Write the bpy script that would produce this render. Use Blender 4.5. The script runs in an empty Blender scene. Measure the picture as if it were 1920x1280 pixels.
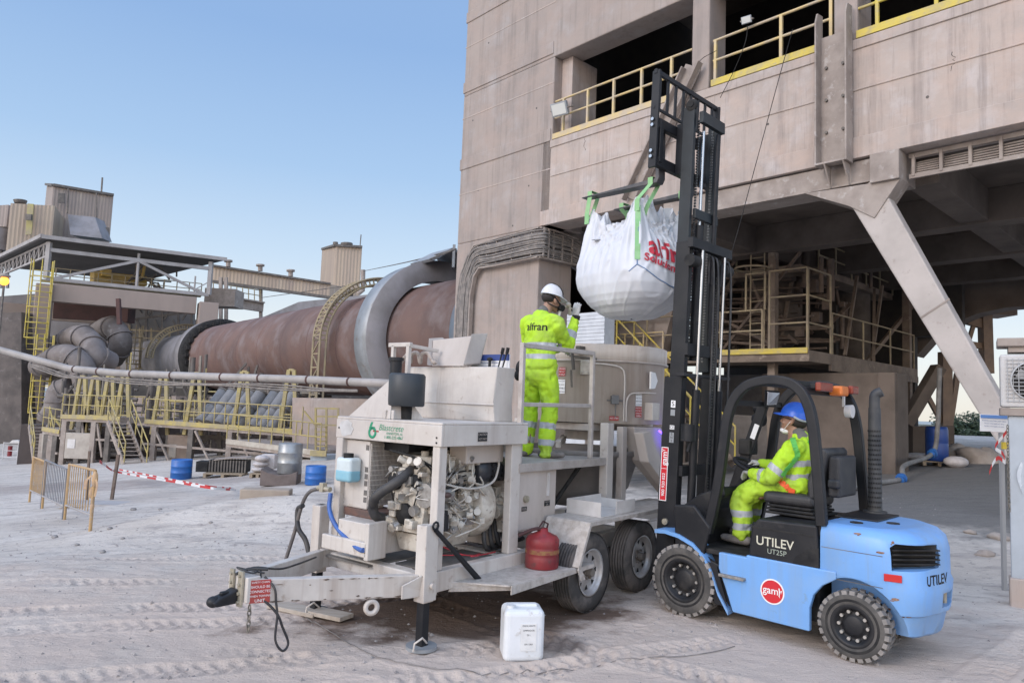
import bpy, bmesh, math, random
import numpy as np
from mathutils import Vector as V, Matrix as MX, noise as NZ
from mathutils.bvhtree import BVHTree
from math import sin, cos, pi, radians as R, sqrt, atan2, hypot
random.seed(7)
sc = bpy.context.scene; col = sc.collection
# ---------------------------------------------------------------- camera
CH, FP = 1.9, 1333.0; PT = math.atan(115/1333); RO = 0.038
FW = V((0, cos(PT), sin(PT))); U0 = V((0, -sin(PT), cos(PT))); R0 = V((1, 0, 0))
UP = U0*cos(RO)-R0*sin(RO); RT = R0*cos(RO)+U0*sin(RO); CP = V((0, 0, CH))
cd = bpy.data.cameras.new('camera'); cam = bpy.data.objects.new('camera', cd); col.objects.link(cam)
cam.matrix_world = MX(((RT.x, UP.x, -FW.x, 0), (RT.y, UP.y, -FW.y, 0), (RT.z, UP.z, -FW.z, CH), (0, 0, 0, 1)))
cd.sensor_width = 36; cd.lens = 36*FP/1920; cd.clip_start = .05; cd.clip_end = 9000; sc.camera = cam
# ---------------------------------------------------------------- sky, sun, exposure
w = bpy.data.worlds.new('World'); sc.world = w; w.use_nodes = True
wn = w.node_tree; bg = wn.nodes['Background']
sk = wn.nodes.new('ShaderNodeTexSky'); sk.sky_type = 'NISHITA'; sk.sun_disc = False
SEL, SAZ = R(9), R(197)
sk.sun_elevation = SEL; sk.sun_rotation = R(232); sk.air_density = 1.0; sk.dust_density = 1.2; sk.ozone_density = 2.2; sk.altitude = 50
SDIR = V((sin(SAZ)*cos(R(42)), cos(SAZ)*cos(R(42)), sin(R(42))))
def _n(t, **k):
    n = wn.nodes.new(t)
    for a_, b_ in k.items(): setattr(n, a_, b_)
    return n
_tc = _n('ShaderNodeTexCoord'); _sx = _n('ShaderNodeSeparateXYZ'); wn.links.new(_tc.outputs['Generated'], _sx.inputs[0])
_rp = _n('ShaderNodeValToRGB'); wn.links.new(_sx.outputs[2], _rp.inputs[0]); _cr = _rp.color_ramp
_cr.elements[0].position = 0; _cr.elements[0].color = (.90, .86, .78, 1); _cr.elements[1].position = 1; _cr.elements[1].color = (.27, .40, .68, 1)
for p_, c_ in ((.07, (.86, .90, .92)), (.18, (.62, .77, .94)), (.30, (.42, .61, .88)), (.45, (.30, .48, .80))): e_ = _cr.elements.new(p_); e_.color = (*c_, 1)
_dt = _n('ShaderNodeVectorMath', operation='DOT_PRODUCT'); _dt.inputs[1].default_value = SDIR; wn.links.new(_tc.outputs['Generated'], _dt.inputs[0])
_gl = _n('ShaderNodeMapRange', interpolation_type='SMOOTHSTEP'); _gl.inputs[1].default_value = -.12; _gl.inputs[2].default_value = 1; _gl.inputs[3].default_value = 1; _gl.inputs[4].default_value = 1.0; _gl.inputs[3].default_value = 0; wn.links.new(_dt.outputs['Value'], _gl.inputs[0])
_sc = _n('ShaderNodeMix', data_type='RGBA', blend_type='MULTIPLY'); wn.links.new(_rp.outputs[0], _sc.inputs[6]); _sc.inputs[7].default_value = (4.0, 3.15, 2.55, 1); wn.links.new(_gl.outputs[0], _sc.inputs[0])
_ns = _n('ShaderNodeVectorMath', operation='SCALE'); wn.links.new(sk.outputs[0], _ns.inputs[0]); _ns.inputs['Scale'].default_value = .02
_ad = _n('ShaderNodeVectorMath', operation='ADD'); wn.links.new(_sc.outputs[2], _ad.inputs[0]); wn.links.new(_ns.outputs[0], _ad.inputs[1])
wn.links.new(_ad.outputs[0], bg.inputs[0]); bg.inputs[1].default_value = .56
sl = bpy.data.lights.new('sun', 'SUN'); sl.energy = .9; sl.angle = R(22); sl.color = (1, .9, .84)
so = bpy.data.objects.new('sun', sl); col.objects.link(so)
LAZ = R(232); d = V((sin(LAZ)*cos(R(26)), cos(LAZ)*cos(R(26)), sin(R(26)))); so.rotation_euler = d.to_track_quat('Z', 'Y').to_euler()
sc.view_settings.view_transform = 'Standard'; sc.view_settings.look = 'None'; sc.view_settings.gamma = 1
sc.view_settings.exposure = .75
# ---------------------------------------------------------------- helpers
def at(px, py, Y):
    r = FW+RT*((px-960)/FP)+UP*((640-py)/FP); return CP+r*(Y/r.y)
def sst(a, b, x):
    t = min(1, max(0, (x-a)/(b-a))); return t*t*(3-2*t)
def g0(x, y):
    xx = max(-26, min(17, x)); e = max(0, abs(xx)-2.2)*(1 if xx > 0 else -1)
    return (.095 if e<0 else .075)*e*sst(7.5, 13, y+.35*max(0, -x-2))
class MB:
    def __init__(s): s.v = []; s.f = []; s.m = []; s.sm = []
    def add(s, vs, fs, smooth=False, mi=0):
        o = len(s.v); s.v += [V(p) for p in vs]
        for f in fs: s.f.append([i+o for i in f]); s.m.append(mi); s.sm.append(smooth)
        return s
    def box(s, x0, x1, y0, y1, z0, z1, mi=0):
        return s.add([(x, y, z) for x in (x0, x1) for y in (y0, y1) for z in (z0, z1)], [(0, 1, 3, 2), (4, 6, 7, 5), (0, 4, 5, 1), (2, 3, 7, 6), (0, 2, 6, 4), (1, 5, 7, 3)], False, mi)
    def beam(s, p, q, w, h, up=(0, 0, 1), mi=0):
        p, q = V(p), V(q); d = (q-p).normalized(); u = V(up)
        if abs(d.dot(u)) > .99: u = V((1, 0, 0)) if abs(d.x) < .9 else V((0, 1, 0))
        a = d.cross(u).normalized()*w/2; b = a.cross(d).normalized()*h/2
        return s.add([r+i*a+j*b for r in (p, q) for i in (-1, 1) for j in (-1, 1)], [(0, 1, 3, 2), (4, 6, 7, 5), (0, 4, 5, 1), (2, 3, 7, 6), (0, 2, 6, 4), (1, 5, 7, 3)], False, mi)
    def loft(s, rings, closed=True, cap=True, smooth=True, mi=0):
        n = len(rings[0]); vs = [p for r in rings for p in r]; fs = []
        for k in range(len(rings)-1):
            for i in range(n if closed else n-1):
                j = (i+1) % n; fs.append((k*n+i, k*n+j, (k+1)*n+j, (k+1)*n+i))
        s.add(vs, fs, smooth, mi)
        if cap and closed:
            s.add(rings[0], [tuple(range(n))[::-1]], False, mi); s.add(rings[-1], [tuple(range(n))], False, mi)
        return s
    def tube(s, pts, r, n=8, cap=True, mi=0, closed=False):
        pts = [V(p) for p in pts]; rings = []; a = None; N = len(pts)
        rr = r if isinstance(r, (list, tuple)) else [r]*N
        for i, p in enumerate(pts):
            if closed: t = (pts[(i+1) % N]-pts[i-1]).normalized()
            else: t = (pts[min(i+1, N-1)]-pts[max(i-1, 0)]).normalized()
            if a is None: a = t.orthogonal().normalized()
            a = (a-t*a.dot(t)).normalized(); b = t.cross(a)
            rings.append([p+(a*cos(2*pi*k/n)+b*sin(2*pi*k/n))*rr[i] for k in range(n)])
        if closed: rings.append(rings[0]); cap = False
        return s.loft(rings, True, cap, n > 4, mi)
    def cyl(s, p, q, r, r2=None, n=20, mi=0): return s.tube([p, q], [r, r if r2 is None else r2], n, True, mi)
    def lathe(s, prof, o=(0, 0, 0), ax=(0, 0, 1), n=32, mi=0, cap=False, smooth=True):
        o, t = V(o), V(ax).normalized(); a = t.orthogonal().normalized(); b = t.cross(a)
        return s.loft([[o+t*z+(a*cos(2*pi*k/n)+b*sin(2*pi*k/n))*r for k in range(n)] for r, z in prof], True, cap, smooth, mi)
    def ext(s, poly, vec, mi=0):
        poly = [V(p) for p in poly]; vec = V(vec); n = len(poly)
        vs = poly+[p+vec for p in poly]
        return s.add(vs, [tuple(range(n))[::-1], tuple(range(n, 2*n))]+[(i, (i+1) % n, n+(i+1) % n, n+i) for i in range(n)], False, mi)
    def ell(s, c, r, n=16, m=10, mi=0, rot=None):
        c = V(c); rings = []
        for k in range(m+1):
            t = pi*k/m; ring = []
            for i in range(n):
                p = V((r[0]*max(.001, sin(t))*cos(2*pi*i/n), r[1]*max(.001, sin(t))*sin(2*pi*i/n), r[2]*-cos(t)))
                if rot: p = rot @ p
                ring.append(c+p)
            rings.append(ring)
        return s.loft(rings, True, True, True, mi)
    def pieces(s):
        p = list(range(len(s.v)))
        def find(i):
            while p[i] != i: p[i] = p[p[i]]; i = p[i]
            return i
        key = {}
        for i, v in enumerate(s.v): k = (round(v.x, 4), round(v.y, 4), round(v.z, 4)); p[find(i)] = find(key.setdefault(k, i))
        for f in s.f:
            for i in f[1:]: p[find(i)] = find(f[0])
        g = {}
        for k, f in enumerate(s.f): g.setdefault(find(f[0]), []).append(k)
        out = []
        for ks in g.values():
            m = MB(); mp_ = {}
            for k in ks:
                for i in s.f[k]:
                    if i not in mp_: mp_[i] = len(m.v); m.v.append(s.v[i])
                m.f.append([mp_[i] for i in s.f[k]]); m.m.append(s.m[k]); m.sm.append(s.sm[k])
            out.append(m)
        return out
    def build(s, name, mat, parent=None, bev=0, seg=2, sub=0):
        if name in SPLIT and parent:
            q = s.pieces()
            if 1 < len(q) <= 100:
                for m in q: o = m._build(name, mat, parent, bev, seg, sub)
                return o
        return s._build(name, mat, parent, bev, seg, sub)
    def _build(s, name, mat, parent=None, bev=0, seg=2, sub=0):
        me = bpy.data.meshes.new(name); off = OFF.get(parent, V((0, 0, 0))) if parent else V((0, 0, 0))
        me.from_pydata([tuple(p-off) for p in s.v], [], s.f)
        ms = mat if isinstance(mat, (list, tuple)) else [mat]
        for x in ms: me.materials.append(x)
        me.polygons.foreach_set('material_index', s.m); me.polygons.foreach_set('use_smooth', s.sm); me.update()
        o = bpy.data.objects.new(name, me); col.objects.link(o)
        if parent: o.parent = parent; OFF[o] = off
        if bev:
            b = o.modifiers.new('b', 'BEVEL'); b.width = bev; b.segments = seg; b.limit_method = 'ANGLE'; b.angle_limit = R(35); b.use_clamp_overlap = True
        if sub: b = o.modifiers.new('s', 'SUBSURF'); b.levels = b.render_levels = sub
        return o
OFF = {}
SPLIT = set('girder support_column column vessel pipework shell_band support bolt door cylinder_pair lift_cylinder piston_rod axle hydraulic_hose under_hose roller mast_hose louvre_slot floor_plate wheel_nut rim_hole inner_wall pier low_wall back_wall parapet_band wall_band formwork_joint hinge strut ceiling conduit inner_panel post tail_lamp window chain_link leg vent soffit hitch_bracket coupling reflector cap_disc lift_chain_ stake guard_roof tyre_lug roof_vent work_light_ extinguisher spalled_patch concrete_crack tie_hole lift_chain_x brace pipe cap_disc engine_fittings pump_fittings pulley lift_chain steel_angle support_frame'.split())
def tag(o, label=None, cat=None, group=None, kind=None):
    for k, x in (('label', label), ('category', cat), ('group', group), ('kind', kind)):
        if x: o[k] = x
    return o
def thing(name, label, cat, loc=(0, 0, 0), ang=0, group=None, world=False):
    o = bpy.data.objects.new(name, None); col.objects.link(o); o.location = loc; o.rotation_euler.z = R(ang); o.empty_display_size = .2
    if world: OFF[o] = V(loc)
    return tag(o, label, cat, group)
def one(mb, name, mat, label, cat, loc, group=None, bev=0, kind=None, sub=0):
    "a thing that is a single mesh; verts in world coordinates, origin at loc"
    loc = V(loc); mb.v = [p-loc for p in mb.v]; o = mb.build(name, mat, None, bev, sub=sub); o.location = loc
    return tag(o, label, cat, group, kind)
def copy_tree(o, parent=None):
    c = o.copy(); col.objects.link(c)
    if parent: c.parent = parent
    if o in OFF: OFF[c] = OFF[o]
    for ch in [k for k in bpy.data.objects if k.parent == o]: copy_tree(ch, c)
    return c
def freeze(o):
    "apply modifiers of o without operators"
    dg = bpy.context.evaluated_depsgraph_get(); me = bpy.data.meshes.new_from_object(o.evaluated_get(dg)); o.modifiers.clear(); o.data = me; return o
def cut(o, mb):
    c = mb._build('cutter', None); c.data.materials.clear(); c.parent = o.parent
    for q in (c, o):
        bm = bmesh.new(); bm.from_mesh(q.data); bmesh.ops.remove_doubles(bm, verts=bm.verts, dist=1e-5); bmesh.ops.recalc_face_normals(bm, faces=bm.faces); bm.to_mesh(q.data); bm.free()
    m = o.modifiers.new('c', 'BOOLEAN'); m.operation = 'DIFFERENCE'; m.object = c; m.solver = 'EXACT'; m.use_self = True
    bpy.context.view_layer.update(); freeze(o); bpy.data.objects.remove(c); return o
def interp(pts, n):
    "Catmull-Rom through points"
    pts = [V(p) for p in pts]; P = [2*pts[0]-pts[1]]+pts+[2*pts[-1]-pts[-2]]; out = []
    for i in range(1, len(P)-2):
        for k in range(n):
            t = k/n; a, b, c, d = P[i-1:i+3]
            out.append(.5*((2*b)+(c-a)*t+(2*a-5*b+4*c-d)*t*t+(3*b-a-3*c+d)*t**3))
    return out+[pts[-1]]
# ---------------------------------------------------------------- materials
MATS = {}
def mk(name, c1, c2=None, ns=3., rough=.6, metal=0., bump=0., bs=40., stretch=(1, 1, 1), lo=.4, hi=.65, c3=None, ns3=12., lo3=.58, hi3=.7, emit=0, trans=0, bd=.01, sheen=0, streak=None, spec=None, dust=None):
    if name in MATS: return MATS[name]
    m = bpy.data.materials.new(name); m.use_nodes = True; nt = m.node_tree; N = nt.nodes; L = nt.links; P = N['Principled BSDF']
    P.inputs['Roughness'].default_value = rough; P.inputs['Metallic'].default_value = metal
    def C(c): return (c[0], c[1], c[2], 1)
    P.inputs['Base Color'].default_value = C(c1)
    if c2 or c3 or bump:
        tc = N.new('ShaderNodeTexCoord'); mp = N.new('ShaderNodeMapping'); mp.inputs['Scale'].default_value = stretch
        L.new(tc.outputs['Object'], mp.inputs[0]); last = None
        def layer(prev, cb, sc_, l, h, det=6):
            nz = N.new('ShaderNodeTexNoise'); nz.inputs['Scale'].default_value = sc_; nz.inputs['Detail'].default_value = det; nz.inputs['Roughness'].default_value = .62
            L.new(mp.outputs[0], nz.inputs['Vector']); rp = N.new('ShaderNodeMapRange'); rp.inputs[1].default_value = l; rp.inputs[2].default_value = h
            L.new(nz.outputs[0], rp.inputs[0]); mx = N.new('ShaderNodeMix'); mx.data_type = 'RGBA'
            L.new(rp.outputs[0], mx.inputs[0]); mx.inputs[7].default_value = C(cb)
            if prev is None: mx.inputs[6].default_value = C(c1)
            else: L.new(prev, mx.inputs[6])
            return mx.outputs[2]
        if c2: last = layer(None, c2, ns, lo, hi)
        if c3: last = layer(last, c3, ns3, lo3, hi3)
        for cs, sv, s0, l_, h_ in ((streak, (2.6, 2.6, .14), 1.6, .5, .72), (streak, (9, 9, .5), 1.5, .56, .74), (dust, (.6, .6, .6), 2.0, .45, .7)):
            if cs:
                m2 = N.new('ShaderNodeMapping'); m2.inputs['Scale'].default_value = sv; m2.inputs['Location'].default_value = (3, 1, 7); L.new(tc.outputs['Object'], m2.inputs[0]); nz = N.new('ShaderNodeTexNoise'); nz.inputs['Scale'].default_value = s0; nz.inputs['Detail'].default_value = 7; nz.inputs['Roughness'].default_value = .68
                L.new(m2.outputs[0], nz.inputs['Vector']); rp = N.new('ShaderNodeMapRange'); rp.inputs[1].default_value = l_; rp.inputs[2].default_value = h_; rp.inputs[4].default_value = .85; L.new(nz.outputs[0], rp.inputs[0])
                mx = N.new('ShaderNodeMix'); mx.data_type = 'RGBA'; L.new(rp.outputs[0], mx.inputs[0]); mx.inputs[7].default_value = C(cs); L.new(last, mx.inputs[6]); last = mx.outputs[2]
        if last: L.new(last, P.inputs['Base Color'])
        if bump:
            nz = N.new('ShaderNodeTexNoise'); nz.inputs['Scale'].default_value = bs; nz.inputs['Detail'].default_value = 5; L.new(mp.outputs[0], nz.inputs['Vector'])
            bp = N.new('ShaderNodeBump'); bp.inputs['Strength'].default_value = bump; bp.inputs['Distance'].default_value = bd
            L.new(nz.outputs[0], bp.inputs['Height']); L.new(bp.outputs[0], P.inputs['Normal'])
    if spec is not None: P.inputs['Specular IOR Level'].default_value = spec
    if emit: P.inputs['Emission Color'].default_value = C(c1); P.inputs['Emission Strength'].default_value = emit
    if trans: P.inputs['Transmission Weight'].default_value = trans
    if sheen: P.inputs['Sheen Weight'].default_value = sheen
    MATS[name] = m; return m
conc = mk('concrete', (.43, .36, .315), (.365, .31, .275), .55, .9, bump=.5, bs=6, c3=(.50, .45, .43), ns3=1.6, lo3=.5, hi3=.75, lo=.35, hi=.65, bd=.02, streak=(.24, .20, .18), dust=(.47, .36, .30))
concs = mk('concrete_streaked', (.34, .285, .25), (.29, .245, .22), .5, .9, bump=.6, bs=5, c3=(.37, .34, .325), ns3=1.1, lo3=.5, hi3=.75, lo=.35, hi=.65, bd=.02, streak=(.21, .18, .16), dust=(.36, .285, .245))
concd = mk('concrete_dark', (.15, .12, .10), (.09, .072, .06), .8, .95, bump=.3, bs=6)  # darker concrete copy, shade under the building put into the colour
darkin = mk('interior_shade', (.035, .032, .03), (.055, .047, .04), 1.5, .9)  # near-black colour stands in for the unlit interior
stl = mk('dusty_steel', (.33, .28, .245), (.23, .19, .165), 2, .75, .0, bump=.2, bs=25, c3=(.42, .38, .35), ns3=5)
stld = mk('dark_steel', (.10, .088, .08), (.17, .15, .13), 3, .7, bump=.2, bs=20)
steelg = mk('grey_steel', (.33, .35, .37), (.25, .26, .27), 2, .6, .2, bump=.1, bs=20)
yel = mk('yellow_paint', (.55, .43, .07), (.42, .34, .14), 3, .6, lo=.45, hi=.6, c3=(.36, .31, .24), ns3=9)
yelp = mk('pale_yellow_paint', (.58, .44, .2), (.46, .38, .27), 3, .65, lo=.4, hi=.6)
cable = mk('cable_dusty', (.17, .155, .145), (.27, .24, .215), 6, .8, bump=.2, bs=60)
black = mk('black_paint', (.012, .013, .016), (.022, .022, .024), 4, .48, bump=.05, bs=80, spec=.3, c3=(.06, .056, .052), ns3=3, lo3=.62, hi3=.8)
blackm = mk('black_matt', (.016, .016, .017), (.04, .038, .036), 6, .8, spec=.25)
white = mk('white_paint', (.62, .6, .58), (.5, .47, .44), 3, .55)
redl = mk('red_label', (.38, .03, .03), (.3, .05, .04), 6, .5)
whtl = mk('white_label', (.75, .75, .75), None, rough=.5)
# ---------------------------------------------------------------- lettering
def text(s, size, mat, parent, o, ux, uy, name='lettering', th=.001, bold=0, center=True, space=1, surf=None, push=.003, shear=0):
    cu = bpy.data.curves.new('t', 'FONT'); cu.body = s; cu.size = size; cu.offset = bold; cu.space_character = space; cu.shear = shear
    if center: cu.align_x = 'CENTER'; cu.align_y = 'CENTER'
    t = bpy.data.objects.new('t', cu); col.objects.link(t); bpy.context.view_layer.update()
    me = bpy.data.meshes.new_from_object(t.evaluated_get(bpy.context.evaluated_depsgraph_get())); bpy.data.objects.remove(t)
    if surf or name == 'print':
        bm = bmesh.new(); bm.from_mesh(me); st = size*.07; xs = [v.co.x for v in bm.verts]; ys = [v.co.y for v in bm.verts]
        for k, vals in ((0, xs), (1, ys)):
            q = min(vals)+st
            while q < max(vals): bmesh.ops.bisect_plane(bm, geom=bm.verts[:]+bm.edges[:]+bm.faces[:], plane_co=(q, q, 0), plane_no=(1, 0, 0) if k == 0 else (0, 1, 0)); q += st
        bm.to_mesh(me); bm.free()
    o, ux, uy = V(o), V(ux).normalized(), V(uy); uy = (uy-ux*uy.dot(ux)).normalized(); nn = ux.cross(uy)
    mb = MB(); vs = []
    for v in me.vertices:
        p = o+ux*v.co.x+uy*v.co.y
        if surf:
            h = surf.ray_cast(p+nn*.6, -nn); p = h[0]+nn*push if h[0] else p
        else: p = p+nn*th
        vs.append(p)
    fs = [tuple(p.vertices) for p in me.polygons]
    if not fs: return None
    mb.add(vs, fs); return mb.build(name, mat, parent)
def label(parent, o, ux, uy, w, h, mat, lines, tm, name='warning_label', size=None):
    "thin plate with rows of small lettering"
    o, ux, uy = V(o), V(ux).normalized(), V(uy); uy = (uy-ux*uy.dot(ux)).normalized(); n = ux.cross(uy)
    mb = MB(); mb.ext([o-ux*w/2-uy*h/2, o+ux*w/2-uy*h/2, o+ux*w/2+uy*h/2, o-ux*w/2+uy*h/2], n*.003); p = mb.build(name, mat, parent)
    k = len(lines)
    for i, s in enumerate(lines):
        if s: text(s, min(size or h/k*.95, w/(len(s)*.62)), tm, p, o+uy*(h/2-(i+.5)*h/k), ux, uy, 'lettering', .0045)
    return p
# ---------------------------------------------------------------- ground
def axis(lo, hi, d0, d1, far0, far1):
    a = list(np.arange(lo, hi, d0)); x = lo; st = d0; pre = []
    while x > far0: st = min(st*1.12, 30); x -= st; pre.append(x)
    x = hi; st = d0; post = []
    while x < far1: st = min(st*1.12, 30); x += st; post.append(x)
    return np.array(pre[::-1]+a+post)
gx = axis(-5.2, 4.6, .021, 0, -260, 260); gy = axis(4.2, 9.3, .021, 0, -30, 240)
rng = np.random.RandomState(3)
def vnoise(X, Y, s, seed):
    "value noise on a lattice"
    r = np.random.RandomState(seed).rand(256, 256); x = X/s; y = Y/s; xi = np.floor(x).astype(int); yi = np.floor(y).astype(int); fx = x-xi; fy = y-yi
    fx = fx*fx*(3-2*fx); fy = fy*fy*(3-2*fy); a = r[xi % 256, yi % 256]; b = r[(xi+1) % 256, yi % 256]; c = r[xi % 256, (yi+1) % 256]; e = r[(xi+1) % 256, (yi+1) % 256]
    return a*(1-fx)*(1-fy)+b*fx*(1-fy)+c*(1-fx)*fy+e*fx*fy-.5
X, Y = np.meshgrid(gx, gy)
def gfun(X, Y):
    xx = np.clip(X, -26, 17); e = np.sign(xx)*np.maximum(0, np.abs(xx)-2.2)
    t = np.clip((Y+.35*np.maximum(0, -X-2)-7.5)/5.5, 0, 1); Z = np.where(e<0,.095,.075)*e*t*t*(3-2*t)
    r = np.hypot(X, Y); f = np.clip((r-120)/110, 0, 1); return Z-f*f*(3-2*f)*34
Z = gfun(X, Y)
near = np.exp(-((X+.5)/9)**4-((Y-6)/7)**4)
Z += (vnoise(X, Y, 1.1, 1)*.04+vnoise(X, Y, .4, 2)*.016)*(.35+.65*near)*np.clip((np.hypot(X-2.3, Y-6.4)-.7)/1.5, .25, 1)
Z += near*(vnoise(X, Y, .13, 4)*.008+vnoise(X*1.0, Y, .07, 5)*.010*np.clip(vnoise(X, Y, .9, 12)*2+.6, .15, 1))
def gauss(cx, cy, sx, sy, h, a=0):
    c, s = cos(R(a)), sin(R(a)); u = (X-cx)*c+(Y-cy)*s; v = -(X-cx)*s+(Y-cy)*c; return h*np.exp(-(u/sx)**2-(v/sy)**2)
Z += gauss(-3.9, 11.3, 2.3, .9, .42, 14)+gauss(-2.2, 10.6, 1.2, .7, .22, 0)
Z += gauss(-.6, 7.0, .9, .5, .05, 20)
tracks = [(-2.5, 4.9, 17, .13, .02, 1), (-1.6, 4.6, 19, .12, .015, 1), (-.5, 4.95, 26, .12, .0, 1), (.9, 4.9, -5, .12, .03, .8), (-3.2, 6.3, 12, .14, .03, 1), (-3.5, 7.2, 10, .14, .02, .8), (1.6, 5.2, -32, .13, .02, 1), (2.3, 4.75, -28, .13, .02, 1), (-4, 5.6, 14, .12, .01, .9), (1.1, 6.2, 52, .13, 0, .6), (3.4, 5.3, 40, .14, .02, .8), (-2.9, 8.4, 6, .15, .02, .7)]
for cx, cy, a, wd, cv, st in tracks:
    c, s = cos(R(a)), sin(R(a)); u = (X-cx)*c+(Y-cy)*s; v = -(X-cx)*s+(Y-cy)*c-cv*u*u
    m = np.clip((wd-np.abs(v))/.03, 0, 1)*np.clip((3.2-np.abs(u))/.8, 0, 1)*st*np.clip(vnoise(X, Y, .5, 9)*2.4+.75, 0, 1)
    Z += m*(-.011+.010*np.tanh(2.5*np.sin(u*2*pi/.115+np.abs(v)*20+(v > 0)*2.6)))
    Z += .010*np.exp(-((np.abs(v)-wd-.02)/.025)**2)*np.clip((3-np.abs(u))/.8, 0, 1)*st
nx, ny = len(gx), len(gy); co = np.stack([X, Y, Z], -1).reshape(-1, 3)
i = np.arange((nx-1)*(ny-1)); r_, c_ = i//(nx-1), i % (nx-1); a = r_*nx+c_; fs = np.stack([a, a+1, a+nx+1, a+nx], -1)
me = bpy.data.meshes.new('ground'); me.vertices.add(len(co)); me.vertices.foreach_set('co', co.ravel()); me.loops.add(fs.size); me.loops.foreach_set('vertex_index', fs.ravel().astype(np.int32))
me.polygons.add(len(fs)); me.polygons.foreach_set('loop_start', np.arange(0, fs.size, 4, dtype=np.int32)); me.polygons.foreach_set('loop_total', np.full(len(fs), 4, dtype=np.int32)); me.polygons.foreach_set('use_smooth', np.ones(len(fs), dtype=bool)); me.update(); me.validate()
def gmat():
    m = bpy.data.materials.new('ground_dust'); m.use_nodes = True; nt = m.node_tree; N = nt.nodes; L = nt.links; P = N['Principled BSDF']; P.inputs['Roughness'].default_value = .95
    P.inputs['Specular IOR Level'].default_value = .15
    geo = N.new('ShaderNodeNewGeometry')
    def noise(s, det=8, r=.6, sc_=None):
        n = N.new('ShaderNodeTexNoise'); n.inputs['Scale'].default_value = s; n.inputs['Detail'].default_value = det; n.inputs['Roughness'].default_value = r
        if sc_:
            mp = N.new('ShaderNodeMapping'); mp.inputs['Scale'].default_value = sc_; mp.inputs['Rotation'].default_value = (0, 0, R(14)); L.new(geo.outputs['Position'], mp.inputs[0]); L.new(mp.outputs[0], n.inputs['Vector'])
        else: L.new(geo.outputs['Position'], n.inputs['Vector'])
        return n.outputs[0]
    def mr(x, a, b, c=0, d=1):
        n = N.new('ShaderNodeMapRange'); n.inputs[1].default_value = a; n.inputs[2].default_value = b; n.inputs[3].default_value = c; n.inputs[4].default_value = d; L.new(x, n.inputs[0]); return n.outputs[0]
    def mix(f, a, b):
        n = N.new('ShaderNodeMix'); n.data_type = 'RGBA'; L.new(f, n.inputs[0])
        for k, x in ((6, a), (7, b)):
            if isinstance(x, tuple): n.inputs[k].default_value = (*x, 1)
            else: L.new(x, n.inputs[k])
        return n.outputs[2]
    def math_(op, a, b=None):
        n = N.new('ShaderNodeMath'); n.operation = op
        for k, x in enumerate((a, b)):
            if x is None: continue
            if isinstance(x, (int, float)): n.inputs[k].default_value = x
            else: L.new(x, n.inputs[k])
        return n.outputs[0]
    c = mix(mr(noise(.5), .38, .62), (.61, .56, .505), (.51, .455, .40))
    c = mix(mr(noise(2.2, 8, .6, (.5, 2, 1)), .5, .68), c, (.39, .35, .32))
    c = mix(mr(noise(9), .56, .72), c, (.29, .26, .245))
    sx = N.new('ShaderNodeSeparateXYZ'); L.new(geo.outputs['Position'], sx.inputs[0])
    def blob(cx, cy, rx, ry, a, soft=.5, wob=.9):
        mp = N.new('ShaderNodeMapping'); mp.vector_type = 'TEXTURE'; mp.inputs['Location'].default_value = (cx, cy, 0); mp.inputs['Rotation'].default_value = (0, 0, R(a)); mp.inputs['Scale'].default_value = (rx, ry, 1e6)
        L.new(geo.outputs['Position'], mp.inputs[0]); ln = N.new('ShaderNodeVectorMath'); ln.operation = 'LENGTH'; L.new(mp.outputs[0], ln.inputs[0])
        return mr(math_('ADD', ln.outputs['Value'], mr(noise(1.6), .3, .7, -wob/2, wob/2)), 1+soft/2, 1-soft/2)
    c = mix(math_('MULTIPLY', blob(.6, 5.3, 6.5, 2.6, -8, .9), .75), c, (.56, .455, .385))      # pinkish dust
    c = mix(blob(-.3, 6.65, 1.5, .72, 18, .35), c, (.15, .105, .08))                          # damp earth under the trailer, also standing in for its contact shadow
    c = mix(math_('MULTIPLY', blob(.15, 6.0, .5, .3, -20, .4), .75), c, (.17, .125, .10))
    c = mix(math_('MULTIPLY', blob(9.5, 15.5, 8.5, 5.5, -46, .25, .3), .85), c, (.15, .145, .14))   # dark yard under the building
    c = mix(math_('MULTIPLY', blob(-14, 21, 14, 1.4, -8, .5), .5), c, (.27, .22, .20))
    c = mix(blob(0, 160, 600, 90, 0, .2), c, (.10, .105, .07))
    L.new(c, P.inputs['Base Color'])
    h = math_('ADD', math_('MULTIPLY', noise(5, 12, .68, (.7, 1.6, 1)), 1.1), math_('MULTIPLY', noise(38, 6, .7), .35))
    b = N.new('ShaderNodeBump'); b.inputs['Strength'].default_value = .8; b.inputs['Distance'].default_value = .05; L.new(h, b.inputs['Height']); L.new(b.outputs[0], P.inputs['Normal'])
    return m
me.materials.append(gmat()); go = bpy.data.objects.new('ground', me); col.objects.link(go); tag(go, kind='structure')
GB = BVHTree.FromObject(go, bpy.context.evaluated_depsgraph_get())
def gh(x, y):
    h = GB.ray_cast(V((x, y, 20)), V((0, 0, -1))); return h[0].z if h[0] else 0
mb = MB(); mb.add([(-6000, -6000, -28), (6000, -6000, -28), (6000, 8000, -28), (-6000, 8000, -28)], [(0, 1, 2, 3)])
tag(mb.build('sea', mk('sea_water', (.06, .12, .17), (.05, .1, .15), .02, .25, bump=.3, bs=.3)), kind='structure')
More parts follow.
